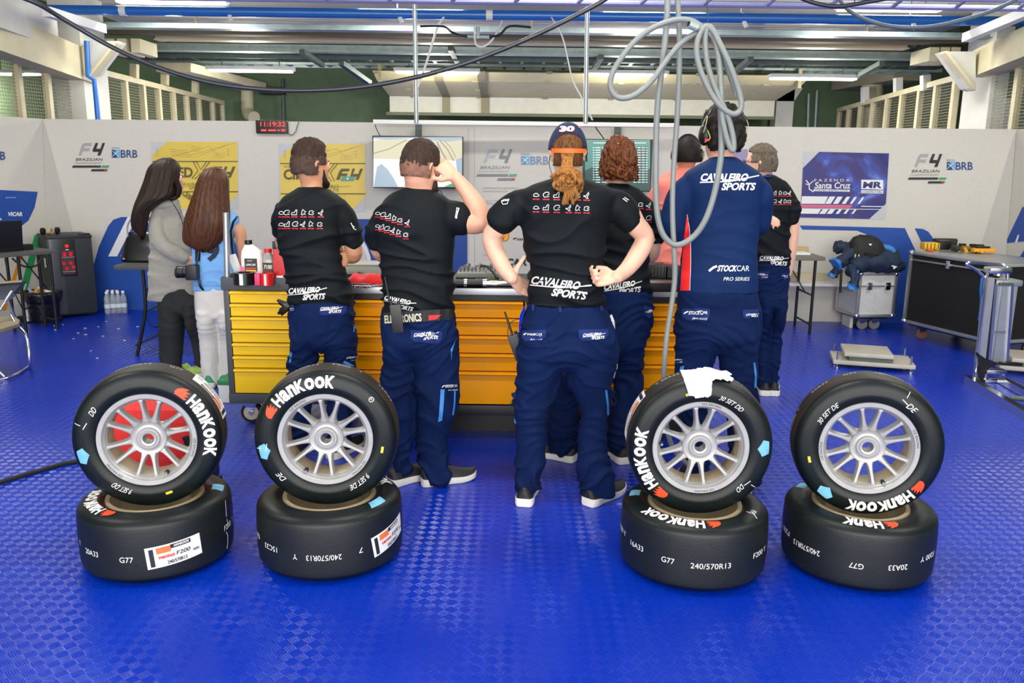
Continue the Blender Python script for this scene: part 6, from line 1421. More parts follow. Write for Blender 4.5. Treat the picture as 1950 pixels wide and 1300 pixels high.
def fold_trouser(amp=.013, seed=0):
    def f(p, n):
        knee = math.exp(-((p.z - .48) / .12) ** 2) + math.exp(-((p.z - .10) / .10) ** 2) * 1.5 + math.exp(-((p.z - .80) / .10) ** 2) * .7
        w = noise.noise(p * 4 + V((seed, 0, 0)))
        q = V((p.x * 5 + p.z * 4 + seed, p.y * 5, p.z * 17 + w * 4)); r = noise.noise(q)
        return amp * ((.35 + knee) * (max(0, 1 - abs(r) * 2.6) ** 1.5 * 1.1 - .25) + noise.noise(p * 6 + V((0, seed, 0))) * .8)
    return f
def ring(c, a, b, n=32, e=2.3, yaw=0):
    out = []; k = 2 / e
    for i in range(n):
        w = 2 * math.pi * i / n; x = a * math.copysign(abs(math.cos(w)) ** k, math.cos(w)); y = b * math.copysign(abs(math.sin(w)) ** k, math.sin(w))
        out.append(V((c.x + x * math.cos(yaw) - y * math.sin(yaw), c.y + x * math.sin(yaw) + y * math.cos(yaw), c.z)))
    return out
def rowloft(mb, rows, Y, k=.66, bmin=.0, bmax=.5, grow=0.0, dy=0.0, e=2.3, m=None, sub=3):
    q = []
    for r in rows:
        a, b = yp(r[1], r[0], Y), yp(r[2], r[0], Y); w = (b.x - a.x) / 2
        q.append(((a.x + b.x) / 2, Y + dy + (r[4] if len(r) > 4 else 0), (a.z + b.z) / 2, w, r[3] if len(r) > 3 and r[3] else min(max(w * k, bmin), bmax)))
    q = catmull(q, sub)
    mb.loft([ring(V(p[:3]), max(p[3] + grow, .004), max(p[4] + grow, .004), e=e) for p in q], m)
def hand(mb, Wp, d, n, t, curl=(.3, .35, .4, .45), thumb=None, s=1.0, spread=.0, fl=1.0):
    Wp, d, n = V(Wp), V(d).normalized(), V(n); n = (n - d * n.dot(d)).normalized(); tt = V(t); t = (tt - d * tt.dot(d) - n * tt.dot(n)).normalized()
    st = [(-.02, .026, .020), (.0, .025, .018), (.03, .034, .0165), (.06, .040, .0145), (.085, .041, .0125), (.096, .036, .010)]
    mb.loft([[Wp + (d * x + t * a * math.cos(w) + n * b * math.sin(w)) * s for w in [2 * math.pi * i / 20 for i in range(20)]] for x, a, b in st], None)
    for k, (o, L) in enumerate(((.030, .92), (.0105, 1.0), (-.010, .95), (-.029, .78))):
        c = Wp + (d * .085 + t * o) * s; dd = (d + t * (o * 4 * spread)).normalized(); pts = [c - dd * .02 * s, c]; ax = n.cross(dd).normalized(); ang = 0
        for j, l in enumerate((.044, .028, .022)):
            ang += curl[k] * (1, 1.15, .8)[j]
            v = Quaternion(dd.cross(-n).normalized(), ang) @ dd; pts.append(pts[-1] + v * l * L * s * fl)
        mb.limb(pts, [.0098 * s, .0096 * s, .0088 * s, .008 * s, .0068 * s], None, 10, 1)
    td = V(thumb).normalized() if thumb is not None else (d * .6 + t * .75 - n * .2).normalized()
    c = Wp + (d * .022 + t * .022) * s; mb.limb([c, c + (t * .6 + td * .6).normalized() * .038 * s, c + (t * .6 + td * .6).normalized() * .038 * s + td * .034 * s, c + (t * .6 + td * .6).normalized() * .038 * s + td * .062 * s], [.016 * s, .0125 * s, .0105 * s, .0085 * s], None, 12, 1)
def headM(c, yaw, pitch=0, roll=0, s=1.0): return Matrix.Translation(c) @ Matrix.Rotation(math.radians(yaw), 4, 'Z') @ Matrix.Rotation(math.radians(-pitch), 4, 'X') @ Matrix.Rotation(math.radians(roll), 4, 'Y') @ Matrix.Scale(s, 4)
def head(mb, M):
    R_ = [(.119, -.008, .012, .016), (.114, -.009, .034, .042), (.10, -.011, .055, .070), (.075, -.012, .069, .089), (.04, -.011, .0765, .098), (.0, -.009, .078, .098), (-.03, -.003, .0745, .093), (-.055, .005, .069, .086), (-.08, .014, .061, .075), (-.10, .026, .050, .060), (-.118, .038, .034, .040), (-.126, .042, .014, .018)]
    mb.loft([[M @ p for p in ring(V((0, y, z)), a, b, 28, 2.15)] for z, y, a, b in R_], None)
    B = lambda c, r: mb.ball((0, 0, 0), r, None, 14, 10, M @ Matrix.Translation(c))
    mb.loft([[M @ V((x * w, y, z)) for x, y in ((-1, .080), (-.5, .088 + pr * .6), (0, .088 + pr), (.5, .088 + pr * .6), (1, .080), (0, .07))] for z, w, pr in ((.012, .008, .004), (-.01, .010, .010), (-.03, .014, .020), (-.040, .018, .020), (-.048, .015, .008))], None)
    B((0, .081, .022), (.052, .014, .011)); B((-.035, .070, -.02), (.026, .016, .02)); B((.035, .070, -.02), (.026, .016, .02))
    B((0, .088, -.068), (.024, .010, .006)); B((0, .087, -.078), (.021, .010, .007)); B((0, .082, -.108), (.02, .014, .013))
    for s in (-1, 1):
        E_ = M @ Matrix.Translation((s * .080, -.008, -.012)) @ Matrix.Rotation(s * math.radians(18), 4, 'Z')
        rim = [(0, -.016, -.002), (s * .003, -.019, .012), (s * .004, -.013, .026), (s * .004, .002, .031), (s * .003, .012, .024), (0, .013, .010)]
        mb.limb([E_ @ V(p) for p in rim] , [.005, .0055, .0055, .0055, .005, .004], None, 8, 2)
        mb.ball((0, 0, 0), (.005, .012, .022), None, 12, 8, E_ @ Matrix.Translation((0, -.002, .006))); mb.ball((0, 0, 0), (.0065, .008, .010), None, 10, 8, E_ @ Matrix.Translation((0, .002, -.022)))
def face_parts(th, M):
    for s in (-1, 1):
        e = MB().ball((0, 0, 0), (.0125, .011, .0105), M_eye, 14, 10, M @ Matrix.Translation((s * .031, .078, .004))).build('eye', th)
        MB().ball((0, 0, 0), (.0055, .003, .0055), M_iris, 12, 8, M @ Matrix.Translation((s * .031, .0885, .004))).build('iris', e)
def hair(th, M, thick, m, amp=.004, sc=40, name='hair', base=(.0815, .1045, .1235), nu=72, nv=48, stretch=(1, 1, 1), m2=None, sel=None):
    vs = []; fs = []; c0 = V((0, -.010, 0)); inside = []
    for i in range(nv + 1):
        w = math.pi * i / nv - math.pi / 2
        for j in range(nu):
            u = 2 * math.pi * j / nu; d = V((math.cos(w) * math.cos(u), math.cos(w) * math.sin(u), math.sin(w)))
            t = thick(d); p = V((d.x * base[0], d.y * base[1], d.z * base[2]))
            q = V((d.x * stretch[0], d.y * stretch[1], d.z * stretch[2])) * sc * .1
            nz = (noise.noise(q) + .5 * noise.noise(q * 2.3)) * amp if t > 0 else 0
            if d.z < 0: p.y += .02 * d.z * d.z * (1 if d.y > 0 else .0)
            n = d.normalized(); vs.append(M @ (c0 + p + n * (max(t, -.012) + nz))); inside.append(d)
    mats = []
    mb = MB(); F1 = []; F2 = []
    for i in range(nv):
        for j in range(nu):
            f = (i * nu + j, i * nu + (j + 1) % nu, (i + 1) * nu + (j + 1) % nu, (i + 1) * nu + j)
            if all(thick(inside[k]) < -.001 for k in f): continue
            (F2 if (sel and sel(inside[f[0]])) else F1).append(f)
    mb.add(vs, F1, m)
    if F2: mb.add([], [], m2); b = len(mb.v) - len(vs); mb.f += [list(f) for f in F2]; mb.mi += [mb._m(m2)] * len(F2)
    return mb.build(name, th, smooth=80)
def longhair(th, rows, Y, m, name='hair', amp=.006, k=.5, seed=0, fine=60, gapf=None):
    q = []
    for r in rows: 
        a, b = yp(r[1], r[0], Y), yp(r[2], r[0], Y); q.append(((a.x + b.x) / 2, Y + (r[4] if len(r) > 4 else 0), (a.z + b.z) / 2, (b.x - a.x) / 2, r[3]))
    q = catmull(q, 4); n = 120; rings = []
    for i, p in enumerate(q):
        t = i / (len(q) - 1); rr = []
        for j in range(n):
            w = 2 * math.pi * j / n; g = noise.noise(V((math.cos(w) * 6 + t * .8, math.sin(w) * 6, seed + t * .6))) * 1.2 + noise.noise(V((math.cos(w) * 22, math.sin(w) * 22, seed + t * 1.5))) * .6
            s = 1 + g * amp / .1 * min(1, t * 5); x = p[3] * s * math.copysign(abs(math.cos(w)) ** .9, math.cos(w)); y = p[4] * s * math.copysign(abs(math.sin(w)) ** .9, math.sin(w))
            dz = (noise.noise(V((math.cos(w) * 9, math.sin(w) * 9, seed + 9))) * .035 * max(0, t - .85) / .15) if t > .85 else 0
            rr.append(V((p[0] + x, p[1] + y, p[2] + dz)))
        rings.append(rr)
    return MB().loft(rings, m).build(name, th, smooth=80)
def hairmat(n, h, streak=.25, rough=.38):
    m = bpy.data.materials.new(n); m.use_nodes = True; nt = m.node_tree; b = nt.nodes['Principled BSDF']; tc = nt.nodes.new('ShaderNodeTexCoord'); mp = nt.nodes.new('ShaderNodeMapping'); mp.inputs['Scale'].default_value = (1, 1, .06)
    nz = nt.nodes.new('ShaderNodeTexNoise'); nz.inputs['Scale'].default_value = 160; nz.inputs['Detail'].default_value = 3; r = nt.nodes.new('ShaderNodeMapRange'); c = lin(h)
    r.inputs[1].default_value = .3; r.inputs[2].default_value = .7; r.inputs[3].default_value = 1 - streak * 1.6; r.inputs[4].default_value = 1 + streak * 1.8
    v = nt.nodes.new('ShaderNodeVectorMath'); v.operation = 'SCALE'; v.inputs[0].default_value = c[:3]
    L = nt.links; L.new(tc.outputs['Object'], mp.inputs[0]); L.new(mp.outputs[0], nz.inputs['Vector']); L.new(nz.outputs[0], r.inputs[0]); L.new(r.outputs[0], v.inputs['Scale']); L.new(v.outputs[0], b.inputs['Base Color'])
    bp = nt.nodes.new('ShaderNodeBump'); bp.inputs['Strength'].default_value = .7; bp.inputs['Distance'].default_value = .003; L.new(nz.outputs[0], bp.inputs['Height']); L.new(bp.outputs[0], b.inputs['Normal'])
    b.inputs['Roughness'].default_value = rough + .12; b.inputs['Specular IOR Level'].default_value = .25; return m
H_dark = hairmat('dark_brown_hair', '23170f'); H_brown = hairmat('chestnut_hair', '4a2a18', .35, .33); H_short = hairmat('short_brown_hair', '32231a', .3, .6); H_fade2 = mat('close_cropped_hair', '3e2c22', .8, var=(60, .2), bump=(400, .5, .001)); H_fade = mat('faded_stubble', '7a5544', .8, var=(60, .2), bump=(400, .5, .001)); H_auburn = hairmat('auburn_curls', '5c3016', .5, .42); H_dread = hairmat('sandy_dreadlocks', '8a5c2c', .35, .7); H_grey = hairmat('grey_brown_hair', '62574a', .35, .6); H_black = hairmat('near_black_hair', '15100d', .3, .5)
def shoe(th, ank, ang, L=.285, up=None, sole=None, w=.049):
    """ank: ground point below the ankle, ang: heading in degrees from +Y, clockwise positive"""
    a = math.radians(ang); d = V((math.sin(a), math.cos(a), 0)); t = V((d.y, -d.x, 0)); heel = V((ank.x, ank.y, 0)) - d * .075
    S = [(0, .55, .0), (.03, .78, .0), (.12, .9, 0), (.35, .82, 0), (.55, .95, 0), (.72, 1.05, 0), (.86, .92, .004), (.95, .68, .010), (1, .35, .016)]
    q = catmull(S, 3)
    rs = []
    for s, k, z in q:
        c = heel + d * (s * L); W_ = w * max(k, .2); h = .040 - .012 * s
        rs.append([c + t * x * W_ + V((0, 0, zz_)) for x, zz_ in ((-.93, z + .001), (-1.03, z + .012), (-1, z + h), (1, z + h), (1.03, z + .012), (.93, z + .001))])
    o = MB().loft(rs, sole or M_sole).build('shoe_sole', th, smooth=50)
    rs = []
    for s, k, z in q:
        c = heel + d * (s * L * .985 + .002); W_ = w * max(k, .2) * .95; top = .092 if s < .4 else .092 - (s - .4) / .6 * .048; top = max(top * (1 if s > .02 else .9), .036)
        rs.append([c + t * (W_ * math.cos(v)) * (1 if math.sin(v) < .4 else .82) + V((0, 0, .024 + z + (top - .024) * max(0, math.sin(v)))) for v in [math.pi * i / 12 for i in range(13)]])
    u = MB().loft(rs, up or M_shoe); u.build('shoe_upper', th, smooth=60)
def person(spec):
    Y = spec['Y']; leg = spec['legs']; cx = sum((l[-1][1] + l[-1][2]) / 2 for l in leg) / len(leg); P0 = yp(cx, leg[0][-1][0], Y); th = thing('person', spec['label'], 'person', V((P0.x, Y, 0)), group=spec.get('group'))
    Q = lambda x, y, d=0: yp(x, y, Y + d)
    hc, hy, yaw, pitch, hs, hcy = spec['head']; zt_ = Q(hc, hy, hcy).z - spec.get('hairtop', .015); c = V((Q(hc, hy, hcy).x, Y + hcy, zt_ - .118 * hs)); HM = headM(c, yaw, pitch, spec.get('hroll', 0), hs)
    sk = spec['skin']; mb = MB(); head(mb, HM)
    T_ = spec['torso']; colx = (T_[0][1] + T_[0][2]) / 2; col = Q(colx, T_[0][0], .0); nr = spec.get('neck', .057)
    nb = V((col.x, Y + .02, col.z - .05)); mb.limb([nb, nb.lerp(c, .45) + V((0, 0, -.005)), c + (HM.to_3x3() @ V((0, -.02, -.045)))], [nr * 1.12, nr, nr * .98], None, 24)
    rowloft(mb, T_[1:], Y, grow=-.020, bmin=.05, bmax=min(.125, spec.get('tb', .135) - .012), k=min(.66, spec.get('tk', .66)))
    for arm in spec['arms']:
        k_ = 3.72 / Y; cx_ = (T_[5][1] + T_[5][2]) / 2; a0 = arm['pts'][0]; arm = dict(arm); arm['pts'] = [(a0[0] + (cx_ - a0[0]) * .16, a0[1] + 24 * k_, a0[2], a0[3] * .8)] + [tuple(q) for q in arm['pts'][1:]]
        mb.limb([Q(x, y, d) for x, y, d, r in arm['pts']], [r for x, y, d, r in arm['pts']], None, 18)
        if 'hand' in arm:
            h = arm['hand']; w = arm['pts'][-1]; hand(mb, Q(w[0], w[1], w[2]), *h['f'], **h.get('k', {}))
    rowloft(mb, [r[:3] + (.085,) for r in spec['hips'][:-1]], Y, grow=-.022)
    hems = []
    for l in leg:
        rowloft(mb, [r[:3] + (.075 if i < 2 else 0,) for i, r in enumerate(l)], Y, k=.9, grow=-.02); f = l[-1]; p = Q((f[1] + f[2]) / 2, f[0]); hw_ = (f[2] - f[1]) / 2 / FPX * Y; mb.limb([p + V((0, 0, .06)), V((p.x, p.y, .06)), V((p.x, p.y, .055))], [min(.036, hw_ - .014), min(.034, hw_ - .012), min(.03, hw_ - .012)], None, 14, 1); hems.append(V((p.x, p.y, 0)))
    for hm, ang in zip(hems, spec['feet']):
        d = V((math.sin(math.radians(ang)), math.cos(math.radians(ang)), 0)); mb.limb([hm + V((0, 0, .050)), hm + d * .07 + V((0, 0, .040)), hm + d * .15 + V((0, 0, .034))], [.022, .018, .012], None, 12, 1)
    organic(mb, 'body', th, sk, spec.get('vox', .007), 2, fac=.45)
    face_parts(th, HM)
    # upper garment
    mb = MB(); rowloft(mb, T_, Y, k=spec.get('tk', .66), bmin=.045, bmax=spec.get('tb', .135), e=2.4)
    for sl in spec['sleeves']:
        k_ = 3.72 / Y; cx_ = (T_[5][1] + T_[5][2]) / 2; sl = [(x + (cx_ - x) * .10 if i == 0 else x, y + (13, 7)[i] * k_ if i < 2 else y, d, r * (.9, .96)[i] if i < 2 else r) for i, (x, y, d, r) in enumerate(sl)]
        mb.limb([Q(x, y, d) for x, y, d, r in sl], [r for x, y, d, r in sl], None, 22)
    sh, sb = organic(mb, spec.get('topname', 'shirt'), th, spec.get('topmat', M_tee), .0085, 5, spec.get('fold', fold_shirt(seed=spec['seed'])))
    hp = [tuple(r) for r in spec['hips']]; l_ = hp[-1]; ww = (l_[2] - l_[1]); pm = FPX / Y; hp[-1] = (l_[0], l_[1] + ww * .02, l_[2] - ww * .02, .105); hp.append((l_[0] + .035 * pm, l_[1] + ww * .10, l_[2] - ww * .10, .06))
    mb = MB(); rowloft(mb, hp, Y, k=.72, bmax=.145, e=2.3)
    for l, ang in zip(leg, spec['feet']):
        lt = [tuple(r) for r in l]; lt[0] = lt[0][:3] + (.112,); lt[1] = lt[1][:3] + (.108,); rowloft(mb, lt, Y, k=.92, e=2.1)
        f = l[-1]; p = Q((f[1] + f[2]) / 2, f[0]); hw = (f[2] - f[1]) / 2 / pm; dd = V((math.sin(math.radians(ang)), math.cos(math.radians(ang)), 0))
        mb.loft([ring(V((p.x, p.y, max(p.z, .08))) , hw, hw * .95), ring(V((p.x, p.y, .07)) + dd * .012, hw * 1.06, hw * 1.1), ring(V((p.x, p.y, .040)) + dd * .022, hw * 1.12, hw * 1.25)])
    tr, tb = organic(mb, 'trousers', th, spec.get('trmat', M_nav), .0085, 8, fold_trouser(spec.get('tamp', .013), spec['seed']))
    for hm, ang in zip(hems, spec['feet']): shoe(th, hm, ang, up=spec.get('shoe'))
    return th, HM, sh, sb, tr, tb, Q
def trackicon(k, x, y, s):
    sh_ = [[(-5, 2), (-4, -1), (0, -3), (4, -1), (6, 2), (2, 3), (-3, 3), (-5, 2)], [(-5, 2), (-5, -2), (-1, -5), (5, -5), (6, -1), (2, 0), (6, 3), (-3, 4), (-5, 2)], [(-6, 3), (-5, -1), (-1, 0), (3, -6), (5, -6), (4, 1), (5, 4), (-6, 4), (-6, 3)], [(-4, 4), (-3, -3), (-1, -7), (1, -4), (5, -2), (2, 0), (4, 4), (0, 2), (-1, 4), (-4, 4)], [(-5, 3), (-4, -3), (2, -4), (5, -2), (1, 0), (5, 2), (3, 4), (-5, 3)], [(-6, 0), (-1, 0), (4, -7), (4, -3), (1, 2), (3, 5), (0, 5), (-2, 2), (-6, 1)]][k % 6]
    return rib([(x + a * s, y + b * s) for a, b in sh_], 1.15 * max(s, .8))
def icons(th, sb, cols, y0, y1, s=1.0, slope=0.0, order=((0, 1, 2, 3, 4, 5), (0, 2, 1, 5, 3, 4)), xs2=None):
    W_, R_ = [], []
    for r, y in enumerate((y0, y1)):
        for k, x in enumerate(cols if r == 0 or not xs2 else xs2):
            yy = y + slope * (x - cols[0]); W_.append(trackicon(order[r][k % 6], x, yy, s)); w = 6.2 * s
            R_ += [rib([(x - w, yy + 8.2 * s), (x - w * .1, yy + 8.3 * s)], 2.3 * s), rib([(x + w * .05, yy + 8.3 * s), (x + w, yy + 8.4 * s)], 2.3 * s)]
    decal(th, 'track_icons', M_swh, W_, sb); decal(th, 'icon_captions', M_sred, R_, sb)
def cavaleiro(th, sb, x, y, w, ang=0, part='back_lettering', m=None, hk=1.0):
    h = w * .115 * hk; c, s = math.cos(ang), math.sin(ang); R_ = lambda u, v: (x + u * c + v * s, y - u * s + v * c)
    rot = lambda it: ([R_(a, b) for a, b in it[0]], it[1])
    it = [T('CAVALEIRO', 0, 0, h, w * .80, shear=.3, bold=.035), T('SPORTS', w * .36, h * 1.35, h, w * .56, shear=.3, bold=.035), rib([(0, h * .25), (w * .5, -h * .0 + h * .12), (w * 1.0, -h * .75)], h * .16)]
    decal(th, part, m or M_swh, [rot(i) for i in it], sb, step=5, off=.0075 if part == 'pocket_lettering' else .0025)
def stockcar(th, sb, x, y, w, ang=0, part='pocket_lettering'):
    h = w * .14; c, s = math.cos(ang), math.sin(ang); rot = lambda it: ([(x + a * c + b * s, y - a * s + b * c) for a, b in it[0]], it[1])
    it = [T('STOCK', w * .2, 0, h, w * .48, shear=.3, bold=.035), T('CAR', w * .69, 0, h, w * .31, shear=.1, bold=.0), rib([(0, 0), (w * .1, -h * .6), (w * .2, -h * .9)], h * .4), T('PRO SERIES', w * .36, h * 1.7, h * .62, w * .64, shear=.25, bold=.0)]
    decal(th, part, M_swh, [rot(i) for i in it], sb, step=5, off=.0075 if part == 'pocket_lettering' else .0025)
def flap(th, tb, x0, y0, x1, y1, skew=0):
    h = y1 - y0; P = [(x0, y0), (x1, y0 + skew), (x1 - 1, y1 - h * .35 + skew), (x1 - h * .35, y1 + skew), (x0 + h * .3, y1), (x0, y1 - h * .3)]
    decal(th, 'pocket_flap', M_patch, [poly(*P)], tb, off=.0055, step=5)
SKQ = {}

# ---- mechanic C: cap and dreadlocks, hands on hips
C = person(dict(Y=3.72, seed=1, label='person in a navy cap with long sandy dreadlocks, hands on hips', skin=SK['C'], vox=.0052, head=(1082, 234, 0, 0, .90, .03), hairtop=.016,
    torso=[(338, 1054, 1110, .055, .01), (345, 1034, 1132, .075), (355, 1008, 1160, .095), (370, 990, 1175), (400, 987, 1170), (425, 993, 1160), (450, 996, 1154), (480, 1001, 1150), (510, 1007, 1148), (540, 1004, 1150), (565, 1002, 1152), (580, 1003, 1152)],
    sleeves=[[(1018, 372, 0, .07), (990, 385, 0, .076), (968, 404, .0, .071), (958, 416, 0, .068)], [(1146, 372, 0, .07), (1170, 385, 0, .076), (1186, 400, 0, .071), (1194, 412, 0, .068)]],
    arms=[dict(pts=[(1020, 375, 0, .055), (968, 400, .0, .050), (950, 428, 0, .047), (936, 452, .01, .043), (944, 480, 0, .042), (958, 508, -.03, .036), (974, 530, -.06, .028)], hand=dict(f=((.35, .55, -.35), (-.75, -.3, .25), (.3, -.5, .75)), k=dict(curl=(.25, .25, .3, .3), thumb=(.55, .1, .85), s=1.0))),
          dict(pts=[(1144, 375, 0, .055), (1188, 400, .0, .050), (1210, 428, 0, .047), (1228, 453, .01, .043), (1214, 485, -.01, .042), (1194, 512, -.05, .035), (1175, 528, -.10, .028)], hand=dict(f=((-.85, .1, -.12), (.15, .5, -.5), (-.1, -.5, .85)), k=dict(curl=(.75, .95, 1.0, 1.05), thumb=(-1, .0, .12), s=1.0, fl=.85)))],
    hips=[(576, 1004, 1151), (600, 1000, 1160), (640, 990, 1172), (668, 986, 1176), (690, 985, 1177)],
    legs=[[(668, 988, 1074), (700, 985, 1072), (740, 983, 1058), (780, 977, 1046), (820, 980, 1041), (860, 983, 1038), (900, 979, 1032), (925, 978, 1026), (938, 981, 1022)],
          [(668, 1074, 1176), (700, 1080, 1172), (740, 1088, 1164), (780, 1103, 1161), (820, 1102, 1157), (860, 1101, 1158), (900, 1102, 1165), (925, 1106, 1168), (942, 1109, 1164)]], feet=[8, 42]))
th, HM, sh, sb, tr, tb, Q = C
icons(th, sb, [1021, 1040, 1060, 1083, 1100, 1117], 371, 395, 1.0, .02)
cavaleiro(th, sb, 1010, 539, 116, math.radians(-7), hk=1.0)
decal(th, 'sleeve_print', M_swh, [rib([(955, 383), (962, 380), (968, 382), (966, 388), (958, 389), (955, 384)], 1.4), T('SPORTS', 957, 384, 3.4, 13, bold=.02, shear=.3, ang=.15), rib([(1186, 378), (1194, 384)], 1.6), rib([(1189, 376), (1197, 381)], 1.4)], sb)
flap(th, tb, 995, 628, 1040, 650); flap(th, tb, 1102, 628, 1158, 648, -2)
stockcar(th, tb, 998, 639, 34); cavaleiro(th, tb, 1110, 640, 42, .05, 'pocket_lettering')
decal(th, 'belt_loop', M_patch, [poly((1064, 580), (1069, 580), (1069, 594), (1064, 594)), poly((1142, 580), (1147, 580), (1147, 592), (1142, 592)), poly((1014, 580), (1018, 580), (1018, 592), (1014, 592))], tb, off=.006)
decal(th, 'side_stripe', M_lbl, [rib([(1154, 742), (1157, 770), (1158, 808)], 4), rib([(977, 785), (982, 806)], 3)], tb)
for x, y, s in ((984, 748, -1), (1162, 742, 1)):   # cargo pocket corners with little cords
    p = Q(x, y, -.02); MB().prism([(0, 0), (s * .045, -.012), (s * .03, -.03), (0, -.03)], .04, M_nav, Matrix.Translation(p + V((-s * .02, .04, 0))) @ Matrix.Rotation(math.radians(90), 4, 'X')).build('pocket_corner', th, smooth=0)
    MB().tube(cat3([p + V((s * .01, -.005, -.02)), p + V((s * .03, -.005, -.05)), p + V((s * .012, -.005, -.07)), p + V((0, -.005, -.03))], 4), .0016, M_black, 6).build('cord', th)
# cap
M_cap = mat('navy_cap', '0c1c44', .75, bump=(400, .2, .001)); M_strap = mat('orange_strap', 'e8641c', .6)
def cap():
    mb = MB(); nu, nv = 60, 26; vs = []; ok = []
    for i in range(nv + 1):
        w = math.radians(2 + 86 * i / nv)   # elevation
        for j in range(nu):
            u = 2 * math.pi * j / nu; d = V((math.cos(w) * math.cos(u), math.cos(w) * math.sin(u), math.sin(w))); vs.append(HM @ (V((0, -.010, .004)) + V((d.x * .095, d.y * .118, d.z * .136))))
            a = abs(math.atan2(d.x, -d.y)); ok.append(not (a < .95 and w < math.radians(34) * math.sqrt(max(0, 1 - (a / .95) ** 2)) + .02))
    fs = [(i * nu + j, i * nu + (j + 1) % nu, (i + 1) * nu + (j + 1) % nu, (i + 1) * nu + j) for i in range(nv) for j in range(nu) if all(ok[k] for k in (i * nu + j, i * nu + (j + 1) % nu, (i + 1) * nu + (j + 1) % nu, (i + 1) * nu + j))]
    fs.append(tuple(nv * nu + j for j in range(nu)))
    o = mb.add(vs, fs, M_cap).build('cap', th, smooth=60); s = o.modifiers.new('t', 'SOLIDIFY'); s.thickness = .003
    MB().ball((0, 0, 0), (.009, .009, .005), M_strap, 12, 8, HM @ Matrix.Translation((0, -.01, .135))).build('cap_button', o)
    Pb = [HM @ V((x * .9, .075 + .085 * math.sqrt(max(0, 1 - (x / .085) ** 2)) , .012 - 1.6 * x * x)) for x in [-.08 + .16 * i / 12 for i in range(13)]]; Pi = [HM @ V((x, .07, .016 - 1.2 * x * x)) for x in [-.08 + .16 * i / 12 for i in range(13)]]
    mb = MB(); vs = Pb + Pi; vs += [v + V((0, 0, .004)) for v in vs]; mb.add(vs, [(i, i + 1, 14 + i, 13 + i) for i in range(12)] + [(26 + i, 39 + i, 40 + i, 27 + i) for i in range(12)] + [(i, 26 + i, 27 + i, i + 1) for i in range(12)], M_cap).build('cap_brim', o)
    st = [HM @ V((math.sin(a) * .097, -.010 - math.cos(a) * .127, .004)) for a in [-.98 + 1.96 * i / 16 for i in range(17)]]
    mb = MB(); vs = []
    for p in st: d = (p - (HM @ V((0, -.01, .01)))).normalized(); vs += [p + V((0, 0, -.009)), p + V((0, 0, .009)), p + V((0, 0, .009)) + d * .003, p + V((0, 0, -.009)) + d * .003]
    mb.loft([vs[i * 4:i * 4 + 4] for i in range(17)], M_strap).build('cap_strap', o, smooth=60)
    MB().box((0, 0, 0), (.018, .006, .022), M_black, HM @ Matrix.Translation((.068, -.082, .013)) @ Matrix.Rotation(math.radians(52), 4, 'Z'), bev=.002).build('strap_buckle', o)
    capv = BVHTree.FromPolygons([tuple(v) for v in MB().add([wm(th) @ V(v.co) for v in o.data.vertices], []).v], [tuple(p.vertices) for p in o.data.polygons])
    decal(o, 'cap_lettering', M_swh, [T('30', 1066, 251, 9, 26, shear=.2, bold=.05)], capv, off=.007); decal(o, 'cap_lettering_edge', M_sred, [T('30', 1065, 251.8, 9.6, 28, shear=.2, bold=.06)], capv, off=.0055)
    decal(o, 'cap_eyelet', M_strap, [disc(1060, 244, 1.6, 10), disc(1102, 243, 1.6, 10)], capv, off=.0055)
cap()
hair(th, HM, lambda d: .010 if (-.55 < d.z < 1.1 and not (d.y > -.1 and d.z > .1) and not (d.y > .35)) and not (abs(d.x) > .8 and d.z < .05) else -.012, hairmat('brown_roots', '5a3a1e', .4, .7), amp=.003, sc=60, name='hair_roots')
def dreads():
    random.seed(11); mb = MB(); R = lambda x, y, dy: Q(x, y, dy)
    for k in range(22):          # locks gathered from the scalp under the strap into a knot
        x0 = 1061 + k * 42 / 21; y0 = 256 + 26 * abs(x0 - 1082) / 26 + random.uniform(-3, 3)
        pts = [R(x0, y0 + 2, -.062 + .05 * (abs(x0 - 1082) / 26) ** 2), R(1082 + (x0 - 1082) * .85, 280, -.070 + .03 * (abs(x0 - 1082) / 26) ** 2), R(1081 + (x0 - 1082) * .42 + random.uniform(-2, 2), 303, -.092), R(1080 + (x0 - 1082) * .4, 322, -.125), R(1080 + random.uniform(-18, 18), 338, -.14)]
        mb.tube(cat3(pts, 4), [.0052] * 17, H_dread, 8)
    for k in range(20):          # coils of the knot
        cx_, cy_ = 1080 + random.uniform(-10, 12), 345 + random.uniform(-9, 12); rx, ry = random.uniform(14, 25), random.uniform(7, 15); a0 = random.uniform(0, 6); tl = random.uniform(-.6, .6)
        pts = [R(cx_ + rx * math.cos(a0 + a) * math.cos(tl) - ry * math.sin(a0 + a) * math.sin(tl), cy_ + rx * math.cos(a0 + a) * math.sin(tl) + ry * math.sin(a0 + a) * math.cos(tl), -.145 - .035 * math.cos(a * .7 + k) + random.uniform(-.008, .008)) for a in [i * .45 for i in range(11)]]
        mb.tube(cat3(pts, 3), [.0078] * 31, H_dread, 8)
    for k in range(9):
        x0 = 1076 + k * 2.6; pts = [R(x0 - 6, 350, -.155), R(x0, 362, -.16), R(x0 - 2 + random.uniform(-5, 5), 376, -.155), R(x0 - 4 + random.uniform(-6, 5), 384 + random.uniform(-6, 7), -.15)]
        mb.tube(cat3(pts, 4), [.0075] * 12 + [.004], H_dread, 8)
    mb.ball(R(1081, 343, -.135), (.062, .035, .055), H_dread, 20, 14)
    mb.build('dreadlocks', th, smooth=70)
dreads()
MB().tube(cat3([HM @ V((-.085, -.02, -.02)), HM @ V((-.088, -.02, -.06)), Q(1052, 335, -.05)], 4), .0016, M_black, 6).build('earpiece_cord', th)
